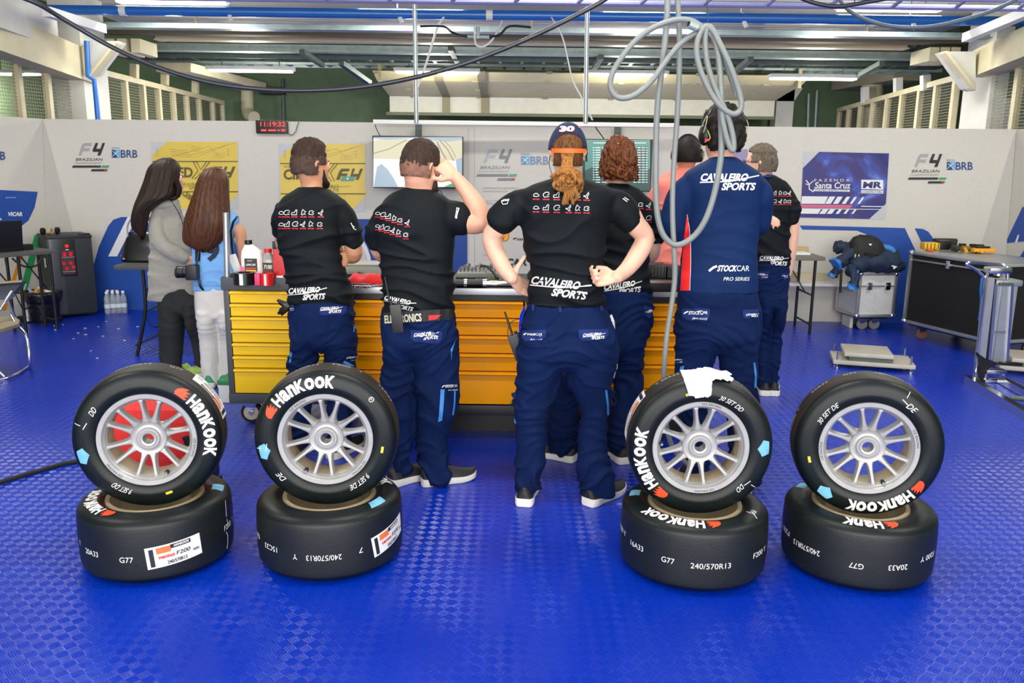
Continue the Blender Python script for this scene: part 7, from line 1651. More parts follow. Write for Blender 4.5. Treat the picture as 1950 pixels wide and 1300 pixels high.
MB().tube([HM @ V((.090, -.005, .0)), HM @ V((.093, -.01, -.045))], .004, M_black, 8).ball((0, 0, 0), (.008, .014, .018), M_black, 12, 8, HM @ Matrix.Translation((.09, -.0, -.004))).build('earpiece', th)
# towel and blue band tucked at his hips
def hang_cloth(name, label, cat, pts, m, Yc, th_=.012):
    mb = MB(); rows = []
    for (y, x0, x1) in pts:
        row = []
        for j in range(9):
            t = j / 8; p = yp(x0 + (x1 - x0) * t, y, Yc); row.append(p + V((0, .012 * math.sin(t * 9 + y * .05), 0)))
        rows.append(row + [p + V((0, th_, 0)) for p in row[::-1]])
    return solo(mb.loft(rows, m), name, label, cat, smooth=60)
hang_cloth('shop_towel', 'white towel hanging from the right hip of the capped mechanic', 'towel', [(600, 1152, 1166), (612, 1154, 1171), (640, 1157, 1172), (680, 1160, 1175), (700, 1162, 1176), (712, 1165, 1172), (719, 1168, 1170)], mat('white_towel', 'e6e4df', .95), 3.76)
hang_cloth('blue_band', 'bright blue band hanging at the left hip of the capped mechanic', 'strap', [(585, 997, 1001), (600, 990, 998), (625, 988, 994), (642, 989, 993)], mat('bright_blue_band', '1c4ae0', .5), 3.70)
def radio(name, label, top, mid, bot, Yc, body_at, sz=(.055, .03, .12), cord=None, ang=0):
    p = yp(body_at[0], body_at[1], Yc); th_ = thing(name, label, 'radio', p); Mx = Matrix.Translation(p) @ Matrix.Rotation(ang, 4, 'Y')
    MB().box((0, 0, 0), sz, M_black, Mx, bev=.006).build('radio_body', th_); MB().tube([Mx @ V((-.012, 0, sz[2] / 2 - .01)), yp(*mid, Yc), yp(*top, Yc)], [.007, .0055, .004], M_black, 10).build('antenna', th_)
    MB().tube([Mx @ V((.015, 0, sz[2] / 2 - .004)), Mx @ V((.015, 0, sz[2] / 2 + .012))], .007, M_black, 12).build('knob', th_)
    if cord: MB().tube(cat3([yp(x, y, Yc) for x, y in cord], 4), .0018, M_black, 6).build('cord', th_)
radio('handheld_radio', 'black handheld radio with a long antenna at the left hip of the capped mechanic', (961, 593), (975, 635), None, 3.74, (985, 660), cord=[(990, 607), (975, 612), (967, 630), (972, 648), (982, 655)], ang=math.radians(-20))

# ---- mechanic A: folded arms, left
A = person(dict(Y=4.32, seed=2, label='person with short dark hair and a beard, black shirt, arms folded by the yellow drawers', skin=SK['A'], vox=.0062, head=(592, 262, -48, 0, .92, .01), hairtop=.022,
    torso=[(357, 570, 614, .05), (364, 556, 628, .075), (372, 542, 642, .09), (384, 533, 652), (405, 529, 656), (425, 528, 654), (450, 531, 651), (475, 536, 648), (500, 540, 652), (520, 542, 656), (540, 547, 662), (560, 549, 669), (576, 552, 671)],
    sleeves=[[(640, 385, 0, .07), (657, 410, .01, .066), (666, 438, .02, .062), (669, 454, .02, .060)], [(546, 385, .02, .065), (540, 410, .05, .062), (540, 436, .08, .058)]],
    arms=[dict(pts=[(640, 390, 0, .05), (662, 430, .02, .046), (670, 462, .02, .045), (674, 484, .03, .042), (664, 488, .12, .038), (630, 484, .2, .032), (600, 480, .24, .026)], hand=dict(f=((-1, .1, .1), (0, 1, 0), (0, 0, 1)))),
          dict(pts=[(546, 390, .02, .05), (540, 440, .10, .045), (545, 476, .16, .042), (575, 488, .2, .038), (620, 492, .20, .032), (652, 490, .10, .028)], hand=dict(f=((.35, -.95, .0), (1, .35, .15), (-.2, 0, 1)), k=dict(curl=(1.0, 1.05, 1.05, 1.1), thumb=(-.3, -.5, .8), s=1.0, fl=.9)))],
    hips=[(572, 553, 673), (590, 552, 675), (620, 552, 675), (640, 552, 678), (655, 552, 679)],
    legs=[[(635, 553, 612), (650, 553, 611), (680, 552, 604), (700, 549, 598), (720, 548, 596), (760, 550, 592), (800, 552, 590), (840, 552, 588), (856, 553, 586)],
          [(635, 612, 678), (650, 614, 679), (680, 619, 679), (700, 621, 676), (720, 622, 674), (760, 622, 670), (800, 624, 667), (840, 624, 666), (856, 626, 664)]], feet=[5, 25]))
th, HM, sh, sb, tr, tb, Q = A
hair(th, HM, lambda d: (.022 if d.z > .72 else .022 - (.72 - d.z) / .35 * .014 if d.z > .37 else .008) if (d.z > -.5 - .1 * d.y and not (d.y > .55 and d.z < .62) and not (d.z < .0 and d.y > .02)) else -.012, H_short, amp=.006, sc=70, m2=H_fade2, sel=lambda d: d.z < .25 + .25 * noise.noise(d * 12))
def beard(th, HM, m):
    mb = MB(); rows = []
    for k in range(9):
        a = math.radians(-78 + 156 * k / 8); x, y = math.sin(a) * .071, .016 + math.cos(a) * .072; zt, zb = (-.02 if abs(a) > 1.1 else -.082), (-.075 if abs(a) > 1.1 else -.118 - .012 * math.cos(a)); o = V((math.sin(a), math.cos(a), 0)) * .012
        rows.append([HM @ V(v) for v in (V((x * .95, y * .95, zt)), V((x, y, zt - .01)) + o * .6, V((x * .98, y * .98, (zt + zb) / 2)) + o, V((x * .9, y * .93, zb)) + o * .7, V((x * .72, y * .75, zb - .004)))])
    o = mb.loft(rows, m).build('beard', th, smooth=80)
beard(th, HM, H_black)
icons(th, sb, [536, 546, 561, 578, 593, 611], 405, 427, .95, 0.0, xs2=[536, 547, 562, 577, 592, 609])
cavaleiro(th, sb, 549, 559, 74, math.radians(3), hk=1.15); decal(th, 'sleeve_print', M_swh, [rib([(668, 424), (671, 430), (675, 432)], 1.6), rib([(670, 428), (674, 436)], 1.4), rib([(672, 434), (678, 438)], 1.2)], sb)
flap(th, tb, 608, 584, 660, 600, -2); cavaleiro(th, tb, 610, 590, 42, .05, 'pocket_lettering'); flap(th, tb, 548, 577, 562, 595); stockcar(th, tb, 549, 588, 12)
decal(th, 'side_stripe', M_lbl, [poly((672, 612), (676, 602), (677, 622), (673, 634)), poly((553, 668), (557, 672), (554, 690), (551, 690)), poly((653, 690), (664, 696), (676, 697), (656, 686))], tb); stockcar(th, tb, 659, 682, 22, .1)
# gloves in his back pocket
p = Q(540, 580, -.05); th = thing('work_gloves', 'black work gloves sticking out of the back pocket of the folded arms mechanic', 'gloves', p)
mb = MB()
for k, (x, y) in enumerate(((530, 572), (533, 577), (531, 596), (537, 598), (534, 590))): mb.limb([Q(549, 583, -.05), Q((x + 549) / 2, (y + 583) / 2, -.055), Q(x, y, -.05)], [.02, .014, .008], M_black, 10, 2)
mb.build('glove', th)

# ---- mechanic B: hand at ear
B_ = person(dict(Y=3.93, seed=3, label='bearded person in a black shirt raising one hand to the ear', skin=SK['B'], vox=.0055, head=(803, 264, -42, 8, .93, .01), hairtop=.016, neck=.066, tb=.15,
    torso=[(358, 768, 818, .06), (366, 752, 838, .08), (376, 738, 852, .10), (390, 724, 862), (410, 716, 866), (435, 717, 864), (460, 720, 864), (500, 725, 865), (540, 727, 866), (570, 728, 864), (588, 729, 861), (598, 731, 860)],
    sleeves=[[(838, 392, 0, .078), (852, 404, -.0, .078), (866, 412, .0, .074), (875, 417, .0, .072)], [(736, 396, .0, .07), (724, 425, .03, .066), (722, 452, .05, .062)]],
    arms=[dict(pts=[(838, 394, 0, .058), (876, 418, .0, .056), (900, 425, 0, .052), (918, 421, .0, .046), (908, 395, .0, .046), (890, 366, .0, .038), (868, 338, -.01, .029)], hand=dict(f=((-.72, .05, .62), (.35, -.85, .35), (-.62, .1, -.75)), k=dict(curl=(.5, .42, .5, .55), thumb=(-.95, .12, .16), s=.98, spread=1.2))),
          dict(pts=[(738, 396, .0, .055), (724, 440, .06, .05), (722, 475, .10, .042), (735, 490, .22, .034), (752, 492, .32, .028)], hand=dict(f=((.3, 1, .1), (0, 0, 1), (1, 0, 0))))],
    hips=[(585, 729, 862), (600, 728, 865), (625, 728, 869), (650, 730, 871), (668, 731, 871)],
    legs=[[(645, 730, 785), (670, 729, 787), (700, 728, 788), (740, 728, 790), (780, 734, 790), (820, 745, 787), (860, 750, 783), (885, 748, 782), (897, 750, 780)],
          [(645, 785, 870), (670, 786, 871), (700, 787, 872), (740, 791, 871), (780, 792, 870), (815, 792, 858), (850, 793, 852), (880, 798, 855), (905, 799, 860), (920, 801, 858)]], feet=[48, 66]))
th, HM, sh, sb, tr, tb, Q = B_
hair(th, HM, lambda d: (.016 if d.z > .6 else .006 + max(0, d.z) * .014) if (d.z > -.45 and not (d.y > .55 and d.z < .6) and not (d.z < .02 and d.y > .02)) else -.012, H_short, amp=.004, sc=80, m2=H_fade, sel=lambda d: d.z < .0 + .22 * noise.noise(d * 14))
beard(th, HM, H_short)
icons(th, sb, [720, 730, 740, 751, 762, 776], 406, 430, .88, .32, xs2=[720, 727, 737, 748, 759, 773])
decal(th, 'sleeve_print', M_swh, [T('SPORTS', 870, 416, 4, 20, ang=1.4, bold=.03, shear=.3), rib([(874, 396), (868, 416)], 1.5)], sb)
cavaleiro(th, sb, 731, 570, 62, math.radians(-12), hk=1.1)
flap(th, tb, 782, 628, 842, 650, 4); cavaleiro(th, tb, 788, 640, 48, .06, 'pocket_lettering'); stockcar(th, tb, 842, 737, 28, .05)
decal(th, 'side_stripe', M_lbl, [poly((858, 665), (868, 645), (861, 668), (859, 686)), poly((839, 741), (847, 741), (842, 800), (834, 803), (836, 790)), rib([(866, 744), (865, 770), (862, 790)], 3)], tb)
# his belt
mb = MB(); rows = []
for py, g in ((594, .012), (617, .012)): pass
bl = []
for x in range(730, 868, 6):
    d = ray(x, 606 - (x - 730) * .06).normalized(); h = tb.ray_cast(CAMP, d)
    if h[0]: bl.append(h[0] - d * .010)
mb = MB().loft([[p + V((0, 0, -.026)), p + V((0, 0, .026)), p + V((0, .006, .026)), p + V((0, .006, -.026))] for p in bl], mat('black_webbing', '1a1a1c', .7)); belt = mb.build('belt', th)
bb = BVHTree.FromPolygons([tuple(v) for v in mb.v], mb.f)
decal(th, 'belt_lettering', mat('cream_print', 'c8c6b0', .6, var=None), [T('ELECTRONICS', 733, 615, 14, 70, ang=.06, bold=.03)], bb, off=.002, step=6); decal(th, 'belt_patch', M_sred, [poly((816, 600), (842, 599), (830, 608), (816, 610))], bb, off=.002)
radio('handheld_radio', 'black handheld radio with an antenna clipped to the belt reading electronics', (733, 527), (741, 570), None, 3.72, (756, 606), sz=(.05, .03, .13), ang=math.radians(-6))
MB().tube(cat3([HM @ V((.085, .01, -.01)), Q(828, 352, .02), Q(842, 368, .0), Q(842, 382, -.02)], 4), .0016, M_black, 6).build('earpiece_cord', th)

# ---- mechanic D: auburn curls, behind the capped one
D = person(dict(Y=4.30, seed=4, label='person with curly auburn hair and black shirt standing behind the capped mechanic', skin=SK['C'], vox=.008, head=(1178, 255, 14, 0, .92, .01), hairtop=.03,
    torso=[(348, 1158, 1196, .05), (356, 1146, 1210, .07), (366, 1134, 1226, .09), (382, 1126, 1240), (410, 1124, 1243), (440, 1128, 1238), (470, 1132, 1234), (500, 1134, 1235), (530, 1133, 1238), (554, 1132, 1241)],
    sleeves=[[(1225, 380, 0, .068), (1238, 405, .0, .064), (1246, 430, .01, .06), (1247, 446, .02, .058)], [(1140, 380, .0, .068), (1128, 405, .01, .064), (1124, 435, .03, .058)]],
    arms=[dict(pts=[(1226, 385, 0, .052), (1243, 430, .01, .046), (1243, 462, .02, .043), (1240, 485, .05, .040), (1225, 490, .15, .034), (1200, 486, .22, .028)], hand=dict(f=((-1, .2, 0), (0, 0, 1), (0, 1, 0)))),
          dict(pts=[(1140, 385, 0, .052), (1126, 430, .02, .046), (1128, 475, .05, .040), (1150, 488, .15, .034), (1172, 486, .22, .028)], hand=dict(f=((1, .2, 0), (0, 0, 1), (0, 1, 0))))],
    hips=[(550, 1133, 1239), (575, 1133, 1243), (605, 1130, 1243), (635, 1122, 1238), (660, 1110, 1230)],
    legs=[[(630, 1120, 1180), (660, 1098, 1168), (700, 1070, 1140), (740, 1050, 1110), (780, 1044, 1101), (820, 1043, 1100), (845, 1044, 1100), (858, 1048, 1096)],
          [(630, 1165, 1240), (660, 1168, 1230), (700, 1170, 1224), (740, 1166, 1221), (780, 1163, 1215), (820, 1160, 1208), (850, 1161, 1202), (862, 1163, 1196)]], feet=[-60, -20]))
th, HM, sh, sb, tr, tb, Q = D
hair(th, HM, lambda d: (.016 + (.010 if d.z < -.2 else 0)) if (d.z > -.66 and not (d.y > .3 and d.z < .55)) and not (d.z < -.3 and d.y > 0) else -.012, H_auburn, amp=.020, sc=42, stretch=(1, 1, .6), nu=110, nv=80)
random.seed(5); mb = MB()
for k in range(46):
    a = random.uniform(-1.7, 1.7); x, y = math.sin(a) * .088, -.01 - math.cos(a) * .108; z = random.uniform(-.055, .03); r = random.uniform(.008, .014); n = 9; ph = random.uniform(0, 6)
    mb.tube([HM @ V((x * (1.05 + .01 * i) + r * .8 * math.cos(ph + i * .9), y * (1.05) + r * .8 * math.sin(ph + i * .9), z - i * .006)) for i in range(n)], [r * .55] * (n - 1) + [r * .2], H_auburn, 7)
mb.build('curls', th, smooth=70)
icons(th, sb, [1207, 1220, 1235], 388, 412, .9, .12, order=((3, 4, 5), (0, 4, 1))); cavaleiro(th, sb, 1150, 552, 74, math.radians(8), hk=1.1)
decal(th, 'neck_tattoo', mat('tattoo_ink', '7a5a50', .6, var=None), [rib([(1170 + i * 5, 343 + (i % 2) * 3), (1174 + i * 5, 341 + (i % 3))], 1.2) for i in range(5)], sb)
flap(th, tb, 1226, 582, 1244, 602, 3); cavaleiro(th, tb, 1228, 594, 13, .2, 'pocket_lettering')

# ---- mechanic E: salmon shirt, beyond the bench
E_ = person(dict(Y=5.75, seed=5, label='person in a salmon shirt and headphones on the far side of the workbench', skin=SK['A'], vox=.009, head=(1310, 258, 10, 0, .92, 0), hairtop=.012, topmat=mat('salmon_jersey', 'e0796c', .75, var=(4, .08), sheen=.1), trmat=mat('dark_jeans', '1c2340', .8),
    torso=[(320, 1288, 1326, .05), (328, 1270, 1342, .07), (338, 1256, 1352, .09), (352, 1247, 1358), (400, 1246, 1357), (440, 1252, 1352), (480, 1250, 1350), (508, 1247, 1349)],
    sleeves=[[(1262, 345, 0, .065), (1248, 375, .02, .058), (1250, 400, .06, .054)], [(1350, 345, 0, .065), (1362, 375, .02, .058), (1360, 400, .06, .054)]],
    arms=[dict(pts=[(1262, 350, 0, .048), (1247, 395, .06, .042), (1256, 425, .10, .038), (1280, 425, .2, .030)], hand=dict(f=((1, .3, .1), (0, 0, 1), (0, 1, 0)))), dict(pts=[(1350, 350, 0, .048), (1362, 395, .06, .042), (1352, 425, .1, .038), (1330, 425, .2, .03)], hand=dict(f=((-1, .3, .1), (0, 0, 1), (0, 1, 0))))],
    hips=[(500, 1250, 1348), (530, 1250, 1350), (560, 1250, 1350), (575, 1251, 1349)], legs=[[(555, 1252, 1299), (600, 1254, 1294), (660, 1260, 1292), (720, 1262, 1290), (738, 1264, 1288)], [(555, 1300, 1349), (600, 1305, 1346), (660, 1308, 1340), (720, 1310, 1338), (738, 1312, 1336)]], feet=[-5, 8]))
th, HM, sh, sb, tr, tb, Q = E_
hair(th, HM, lambda d: .008 if (d.z > -.5 and not (d.y > .5 and d.z < .6) and not (d.z < .0 and d.y > .02)) else -.012, H_black, amp=.002, sc=80)
def headset(th, HM, logo=False, s=1.0):
    for k in (-1, 1):
        o = MB().ball((0, 0, 0), (.026 * s, .038 * s, .050 * s), M_black, 20, 14, HM @ Matrix.Translation((k * .100, -.008, -.008))).build('ear_cup', th)
        MB().lathe([(.022, -.012), (.036, -.010), (.040, 0), (.036, .010), (.022, .010)], M_blackr, 24, HM @ Matrix.Translation((k * .083, -.006, -.008)) @ Matrix.Rotation(math.radians(90), 4, 'Y') @ Matrix.Scale(1.2, 4, (1, 0, 0))).build('ear_cushion', o)
        MB().tube(cat3([HM @ V((k * .118, -.03, .0)), HM @ V((k * .114, -.05, .045)), HM @ V((k * .10, -.03, .08)), HM @ V((k * .112, .0, .03))], 4), .0018, mat('pale_wire', 'b8b890', .4), 6).build('wire_bow', o)
        MB().tube(cat3([HM @ V((k * .112, -.02, -.045)), HM @ V((k * .10, -.06, -.03)), HM @ V((k * .105, -.045, .01))], 4), .0022, mat('yellow_wire', 'b4b45c', .4), 6).build('yellow_cord', o)
    MB().tube([HM @ V((.098 * math.sin(a), -.015, .02 + .118 * math.cos(a))) for a in [-1.35 + 2.7 * i / 18 for i in range(19)]], .006, M_black, 8).build('headband', th)
headset(th, HM)

# ---- mechanic F: tall, navy jacket, headphones
F_ = person(dict(Y=3.88, seed=6, label='tall person in a navy jacket with red side panel and black headphones', skin=SK['B'], vox=.007, head=(1378, 196, 18, 6, .93, .02), hairtop=.026, topmat=M_soft, topname='jacket', tb=.14, fold=fold_shirt(.006, seed=6),
    torso=[(298, 1356, 1400, .055), (306, 1344, 1412, .07), (318, 1322, 1432, .095), (332, 1304, 1450), (352, 1299, 1454), (380, 1302, 1450), (410, 1306, 1446), (450, 1304, 1443), (500, 1297, 1441), (540, 1292, 1442), (556, 1291, 1443)],
    sleeves=[[(1318, 340, 0, .072), (1300, 366, .0, .072), (1288, 400, .0, .066), (1284, 430, .01, .062), (1294, 444, .05, .055), (1320, 440, .16, .048), (1350, 432, .22, .042)], [(1436, 340, 0, .07), (1446, 366, .0, .066), (1446, 395, .02, .060), (1444, 425, .05, .055), (1430, 432, .12, .05), (1400, 432, .2, .042)]],
    arms=[dict(pts=[(1318, 345, 0, .05), (1290, 400, .0, .045), (1290, 436, .04, .04), (1340, 436, .2, .034), (1390, 424, .2, .030), (1420, 418, .13, .028)], hand=dict(f=((.9, -.3, .15), (0, -.3, 1), (0, 1, .3)), k=dict(curl=(.3, .35, .4, .5), s=.95))),
          dict(pts=[(1436, 345, 0, .05), (1448, 400, .03, .045), (1440, 430, .08, .04), (1400, 432, .2, .032), (1370, 432, .24, .028)], hand=dict(f=((-1, 0, 0), (0, 0, 1), (0, 1, 0))))],
    hips=[(552, 1292, 1442), (580, 1290, 1445), (610, 1288, 1446), (640, 1286, 1444), (655, 1285, 1443)],
    legs=[[(632, 1287, 1365), (655, 1285, 1364), (680, 1284, 1358), (720, 1285, 1351), (770, 1294, 1348), (820, 1302, 1347), (870, 1306, 1346), (905, 1306, 1348), (918, 1310, 1345)],
          [(632, 1366, 1443), (655, 1368, 1443), (680, 1370, 1442), (720, 1376, 1441), (770, 1382, 1440), (820, 1386, 1439), (870, 1388, 1438), (905, 1390, 1442), (918, 1394, 1440)]], feet=[-6, 22]))
th, HM, sh, sb, tr, tb, Q = F_
hair(th, HM, lambda d: (.026 if d.z > .3 else .018) if (d.z > -.62 and not (d.y > .4 and d.z < .5) and not (d.z < -.1 and d.y > .0)) else -.012, H_black, amp=.012, sc=55)
headset(th, HM); decal(th, 'ear_cup_print', M_sred, [poly((1342, 264), (1351, 264), (1350, 269), (1342, 269))], BVHTree.FromPolygons([tuple((HM @ V((-.1, -.008, -.008))) + V((x, -.0385, z))) for x, z in ((-.03, -.05), (.03, -.05), (.03, .05), (-.03, .05))], [(0, 1, 2, 3)]), off=.004)
cavaleiro(th, sb, 1333, 344, 112, math.radians(0), m=mat('jacket_white_print', 'eeeef0', .5, var=None)); stockcar(th, sb, 1350, 516, 76, part='back_lettering')
decal(th, 'red_side_panel', mat('red_panel', 'e01e1e', .6), [poly((1307, 408), (1312, 430), (1315, 460), (1315, 500), (1313, 553), (1296, 553), (1298, 520), (1303, 450))], sb, off=.003); decal(th, 'piping', M_swh, [rib([(1308, 408), (1313, 430), (1316, 460), (1316, 500), (1314, 553)], 1)], sb, off=.004)
flap(th, tb, 1300, 587, 1352, 610); stockcar(th, tb, 1303, 598, 44); flap(th, tb, 1414, 590, 1444, 606, -2); cavaleiro(th, tb, 1420, 600, 24, .05, 'pocket_lettering')
decal(th, 'side_stripe', M_lbl, [rib([(1436, 690), (1439, 715), (1438, 738)], 4), poly((1296, 698), (1304, 695), (1302, 704), (1294, 706))], tb); stockcar(th, tb, 1284, 686, 16)

# ---- mechanic G: grey haired, glasses, at right
G_ = person(dict(Y=5.7, seed=7, label='grey haired person with glasses and lanyard in a black shirt beside the folding table', skin=SK['C'], vox=.0085, head=(1450, 273, 62, 0, .95, .0), hairtop=.016,
    torso=[(332, 1448, 1474, .05), (339, 1438, 1486, .07), (348, 1428, 1497, .085), (362, 1424, 1503), (385, 1424, 1505), (415, 1428, 1505), (450, 1432, 1504), (480, 1436, 1503), (503, 1437, 1502)],
    sleeves=[[(1493, 355, 0, .066), (1502, 380, .0, .062), (1507, 402, .0, .058), (1507, 414, 0, .056)], [(1434, 355, 0, .066), (1426, 380, .02, .06), (1424, 410, .05, .054)]],
    arms=[dict(pts=[(1493, 360, 0, .05), (1506, 400, .0, .046), (1509, 440, 0, .042), (1506, 480, .0, .038), (1501, 518, .02, .028)], hand=dict(f=((-.0, .1, -1), (1, 0, 0), (0, 1, 0)), k=dict(curl=(.3, .3, .35, .4)))),
          dict(pts=[(1434, 360, 0, .05), (1425, 405, .05, .044), (1430, 440, .1, .038), (1445, 440, .25, .028)], hand=dict(f=((1, .4, .1), (0, 0, 1), (0, 1, 0))))],
    hips=[(498, 1439, 1501), (520, 1438, 1502), (550, 1438, 1500), (575, 1439, 1498)], legs=[[(560, 1439, 1468), (600, 1441, 1466), (650, 1443, 1464), (700, 1444, 1463), (735, 1445, 1464), (745, 1446, 1463)], [(560, 1468, 1499), (600, 1468, 1494), (650, 1466, 1489), (700, 1463, 1484), (722, 1463, 1484), (732, 1464, 1482)]], feet=[8, 14]))
th, HM, sh, sb, tr, tb, Q = G_
hair(th, HM, lambda d: (.016 if d.z > .5 else .007) if (d.z > -.5 and not (d.y > .55 and d.z < .6) and not (d.z < .02 and d.y > .05)) else -.012, H_grey, amp=.006, sc=70)
gl = MB()
for s in (-1, 1): gl.tube([HM @ V((s * .034 + .024 * math.cos(a), .106, .004 + .018 * math.sin(a))) for a in [2 * math.pi * i / 20 for i in range(20)]], .0022, M_black, 6, closed=True); gl.tube([HM @ V((s * .058, .104, .008)), HM @ V((s * .080, .05, .008)), HM @ V((s * .084, -.01, .004))], .0018, M_black, 6)
gl.tube([HM @ V((-.010, .106, .006)), HM @ V((.010, .106, .006))], .002, M_black, 6).build('glasses', th)
decal(th, 'lanyard', m_bluep, [rib([(1448, 334), (1460, 336), (1474, 334)], 3)], sb, off=.004)
icons(th, sb, [1459, 1466, 1475, 1486, 1495, 1503], 367, 383, .68, .02); cavaleiro(th, sb, 1446, 494, 56, math.radians(-2), hk=1.1)
flap(th, tb, 1442, 517, 1464, 532); stockcar(th, tb, 1444, 524, 18); flap(th, tb, 1488, 520, 1500, 532); stockcar(th, tb, 1489, 526, 11)

# ---- woman 1: grey blazer
W1_ = person(dict(Y=5.95, seed=8, label='person with long dark hair in a grey blazer and black trousers, hand in pocket', skin=SK['B'], vox=.008, head=(319, 302, -62, 0, .94, .0), hairtop=.016, neck=.05, topname='blazer', topmat=mat('grey_wool', '8f8d84', .85, var=(50, .06), bump=(300, .3, .001), sheen=.2), trmat=mat('black_denim', '1c1e1f', .85, var=(8, .12)), fold=fold_shirt(.009, .7, 1.4, 8), tk=.55, tb=.13, tamp=.004,
    torso=[(370, 304, 330, .045), (377, 298, 336, .06), (388, 294, 340, .09), (405, 291, 344), (430, 288, 350), (460, 288, 358), (490, 286, 366), (520, 284, 370), (550, 283, 373), (572, 284, 374)],
    sleeves=[[(302, 392, -.02, .056), (298, 420, -.06, .055), (298, 450, -.10, .054), (308, 468, -.12, .050), (330, 480, -.12, .046), (350, 490, -.10, .040)], [(334, 395, .03, .05), (345, 430, .08, .05), (356, 455, .14, .045), (362, 445, .2, .04)]],
    arms=[dict(pts=[(302, 396, -.02, .042), (298, 450, -.1, .038), (325, 478, -.12, .032), (356, 491, -.09, .024)], hand=dict(f=((.5, .3, -.8), (.3, -.9, .1), (.8, 0, .5)), k=dict(s=.85, curl=(.5, .5, .5, .6)))),
          dict(pts=[(334, 398, .03, .042), (346, 435, .1, .036), (358, 450, .18, .03), (357, 432, .22, .023)], hand=dict(f=((.15, .0, 1), (-.4, -.9, 0), (-.9, .4, 0)), k=dict(s=.85, curl=(.25, .5, .7, .8))))],
    hips=[(540, 300, 368), (560, 301, 372), (575, 303, 378), (590, 304, 379)], legs=[[(575, 304, 352), (620, 304, 350), (660, 304, 348), (690, 306, 346), (712, 310, 344)], [(575, 350, 378), (620, 358, 380), (650, 364, 382), (680, 369, 383), (694, 370, 383)]], feet=[10, 35], shoe=mat('colour_sneaker', '8fae4c', .6, var=(30, .35))))
th, HM, sh, sb, tr, tb, Q = W1_
longhair(th, [(300, 312, 325, .02, -.0), (306, 300, 336, .07, -.01), (320, 288, 343, .10, -.02), (345, 282, 343, .11, -.04), (372, 276, 340, .11, -.08), (385, 273, 318, .09, -.11), (400, 270, 300, .07, -.13), (415, 267, 295, .06, -.13), (433, 268, 292, .05, -.12), (445, 280, 290, .03, -.12), (450, 284, 288, .015, -.12)], 5.95, H_dark, seed=2)
MB().tube(cat3([Q(336, 345, -.09), Q(341, 360, -.07), Q(336, 374, -.06), Q(324, 378, -.08), Q(316, 372, -.1)], 5), [.02] * 10 + [.016] * 6 + [.008] * 5, H_dark, 12).build('hair_lock', th)
decal(th, 'lapel_edge', M_black, [rib([(326, 382), (340, 404), (349, 428)], 1.2)], sb)
# patterned top at the front
MB().box(tuple(Q(357, 445, .12)), (.06, .05, .20), mat('patterned_blouse', 'c8c4bc', .7, var=(60, .5)), bev=.02).build('blouse', th)

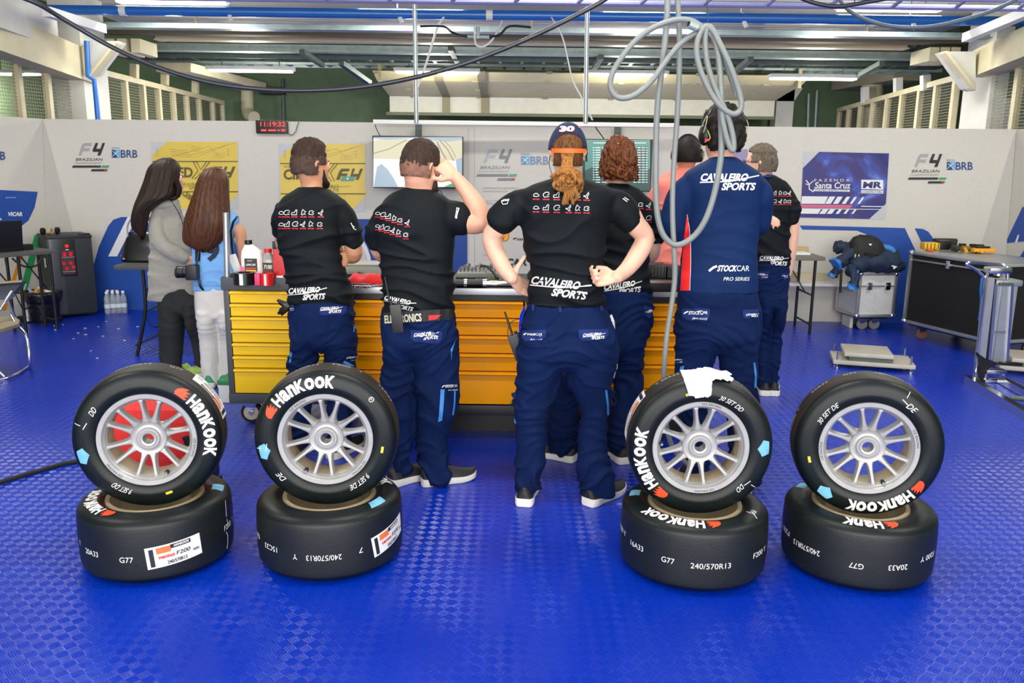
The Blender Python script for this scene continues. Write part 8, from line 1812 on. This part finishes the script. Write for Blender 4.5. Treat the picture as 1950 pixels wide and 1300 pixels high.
# ---- woman 2: sky-blue vest
W2_ = person(dict(Y=5.72, seed=9, label='person with long chestnut hair in a sky blue number vest and white trousers', skin=SK['A'], vox=.008, head=(408, 320, -14, 0, .93, .0), hairtop=.016, neck=.05, topname='vest', topmat=mat('sky_blue_vest', '6fa6e0', .7, var=(5, .06), sheen=.1), trmat=mat('white_denim', 'cfccc6', .8, var=(6, .05)), fold=fold_shirt(.005, .7, 1.4, 9), tk=.7, tamp=.004,
    torso=[(392, 392, 424, .045), (400, 380, 440, .06), (408, 370, 452, .075), (420, 366, 455), (440, 366, 448), (465, 366, 444), (490, 368, 446), (520, 368, 450), (552, 369, 452)],
    sleeves=[], arms=[dict(pts=[(450, 415, 0, .042), (456, 440, .0, .040), (461, 470, .0, .036), (463, 495, .03, .032), (458, 515, .12, .024)], hand=dict(f=((-.3, 1, -.2), (1, 0, 0), (0, 0, 1)), k=dict(s=.85))),
          dict(pts=[(378, 415, .02, .042), (376, 450, .04, .038), (382, 478, .06, .034), (392, 485, .08, .028), (402, 484, .10, .023)], hand=dict(f=((.6, .8, .1), (-.9, .3, 0), (0, 0, 1)), k=dict(s=.85, curl=(.6, .7, .7, .8))))],
    hips=[(545, 371, 450), (565, 372, 452), (590, 374, 452), (600, 375, 452)], legs=[[(590, 375, 418), (620, 378, 417), (650, 380, 417), (700, 384, 418), (725, 386, 420), (733, 388, 416)], [(590, 414, 452), (620, 418, 450), (650, 420, 448), (700, 421, 446), (725, 421, 446), (733, 424, 442)]], feet=[-5, 10], shoe=mat('green_sneaker', '2c9060', .6)))
th, HM, sh, sb, tr, tb, Q = W2_
longhair(th, [(318, 402, 414, .02, .0), (323, 392, 426, .07, -.01), (338, 383, 434, .11, -.02), (365, 376, 437, .12, -.04), (395, 368, 442, .11, -.07), (420, 363, 444, .09, -.10), (445, 361, 438, .07, -.11), (460, 364, 428, .055, -.11), (469, 378, 416, .04, -.11), (474, 388, 408, .02, -.11)], 5.72, H_brown, seed=5)
M_num = mat('navy_number', '17243c', .7, var=None)
decal(th, 'back_number', M_num, [T('19', 372, 495, 34, 46, bold=.04)], sb, off=.004); decal(th, 'armhole_trim', M_black, [rib([(454, 409), (444, 422), (439, 440), (441, 470), (446, 500)], 4)], sb, off=.004)
decal(th, 'hem_stitch', mat('vest_stitch', '4f84c0', .7, var=None), [rib([(371, 543), (410, 544), (450, 544)], .9)], sb, off=.003)
c = Q(352, 518, -.12); th = thing('camera', 'black camera with a long lens hanging between the two women', 'camera', c)
MB().box(tuple(c + V((.055, 0, 0))), (.075, .09, .10), M_black, bev=.012).build('camera_body', th); MB().tube([c + V((.03, 0, .0)), c + V((-.0, 0, 0)), c + V((-.002, 0, 0)), c + V((-.055, 0, 0))], [.036, .036, .040, .040], M_black, 24).build('lens', th); MB().tube([c + V((-.04, 0, 0)), c + V((-.05, 0, 0))], .0415, M_blackr, 24).build('focus_ring', th)
MB().tube(cat3([c + V((.08, 0, .05)), c + V((.10, .02, .16)), c + V((.12, .06, .28))], 4), .008, M_black, 8).tube(cat3([c + V((.09, 0, -.05)), c + V((.10, .0, -.10)), c + V((.12, .05, -.13)), c + V((.14, .08, -.05))], 4), .008, M_black, 8).build('strap', th)
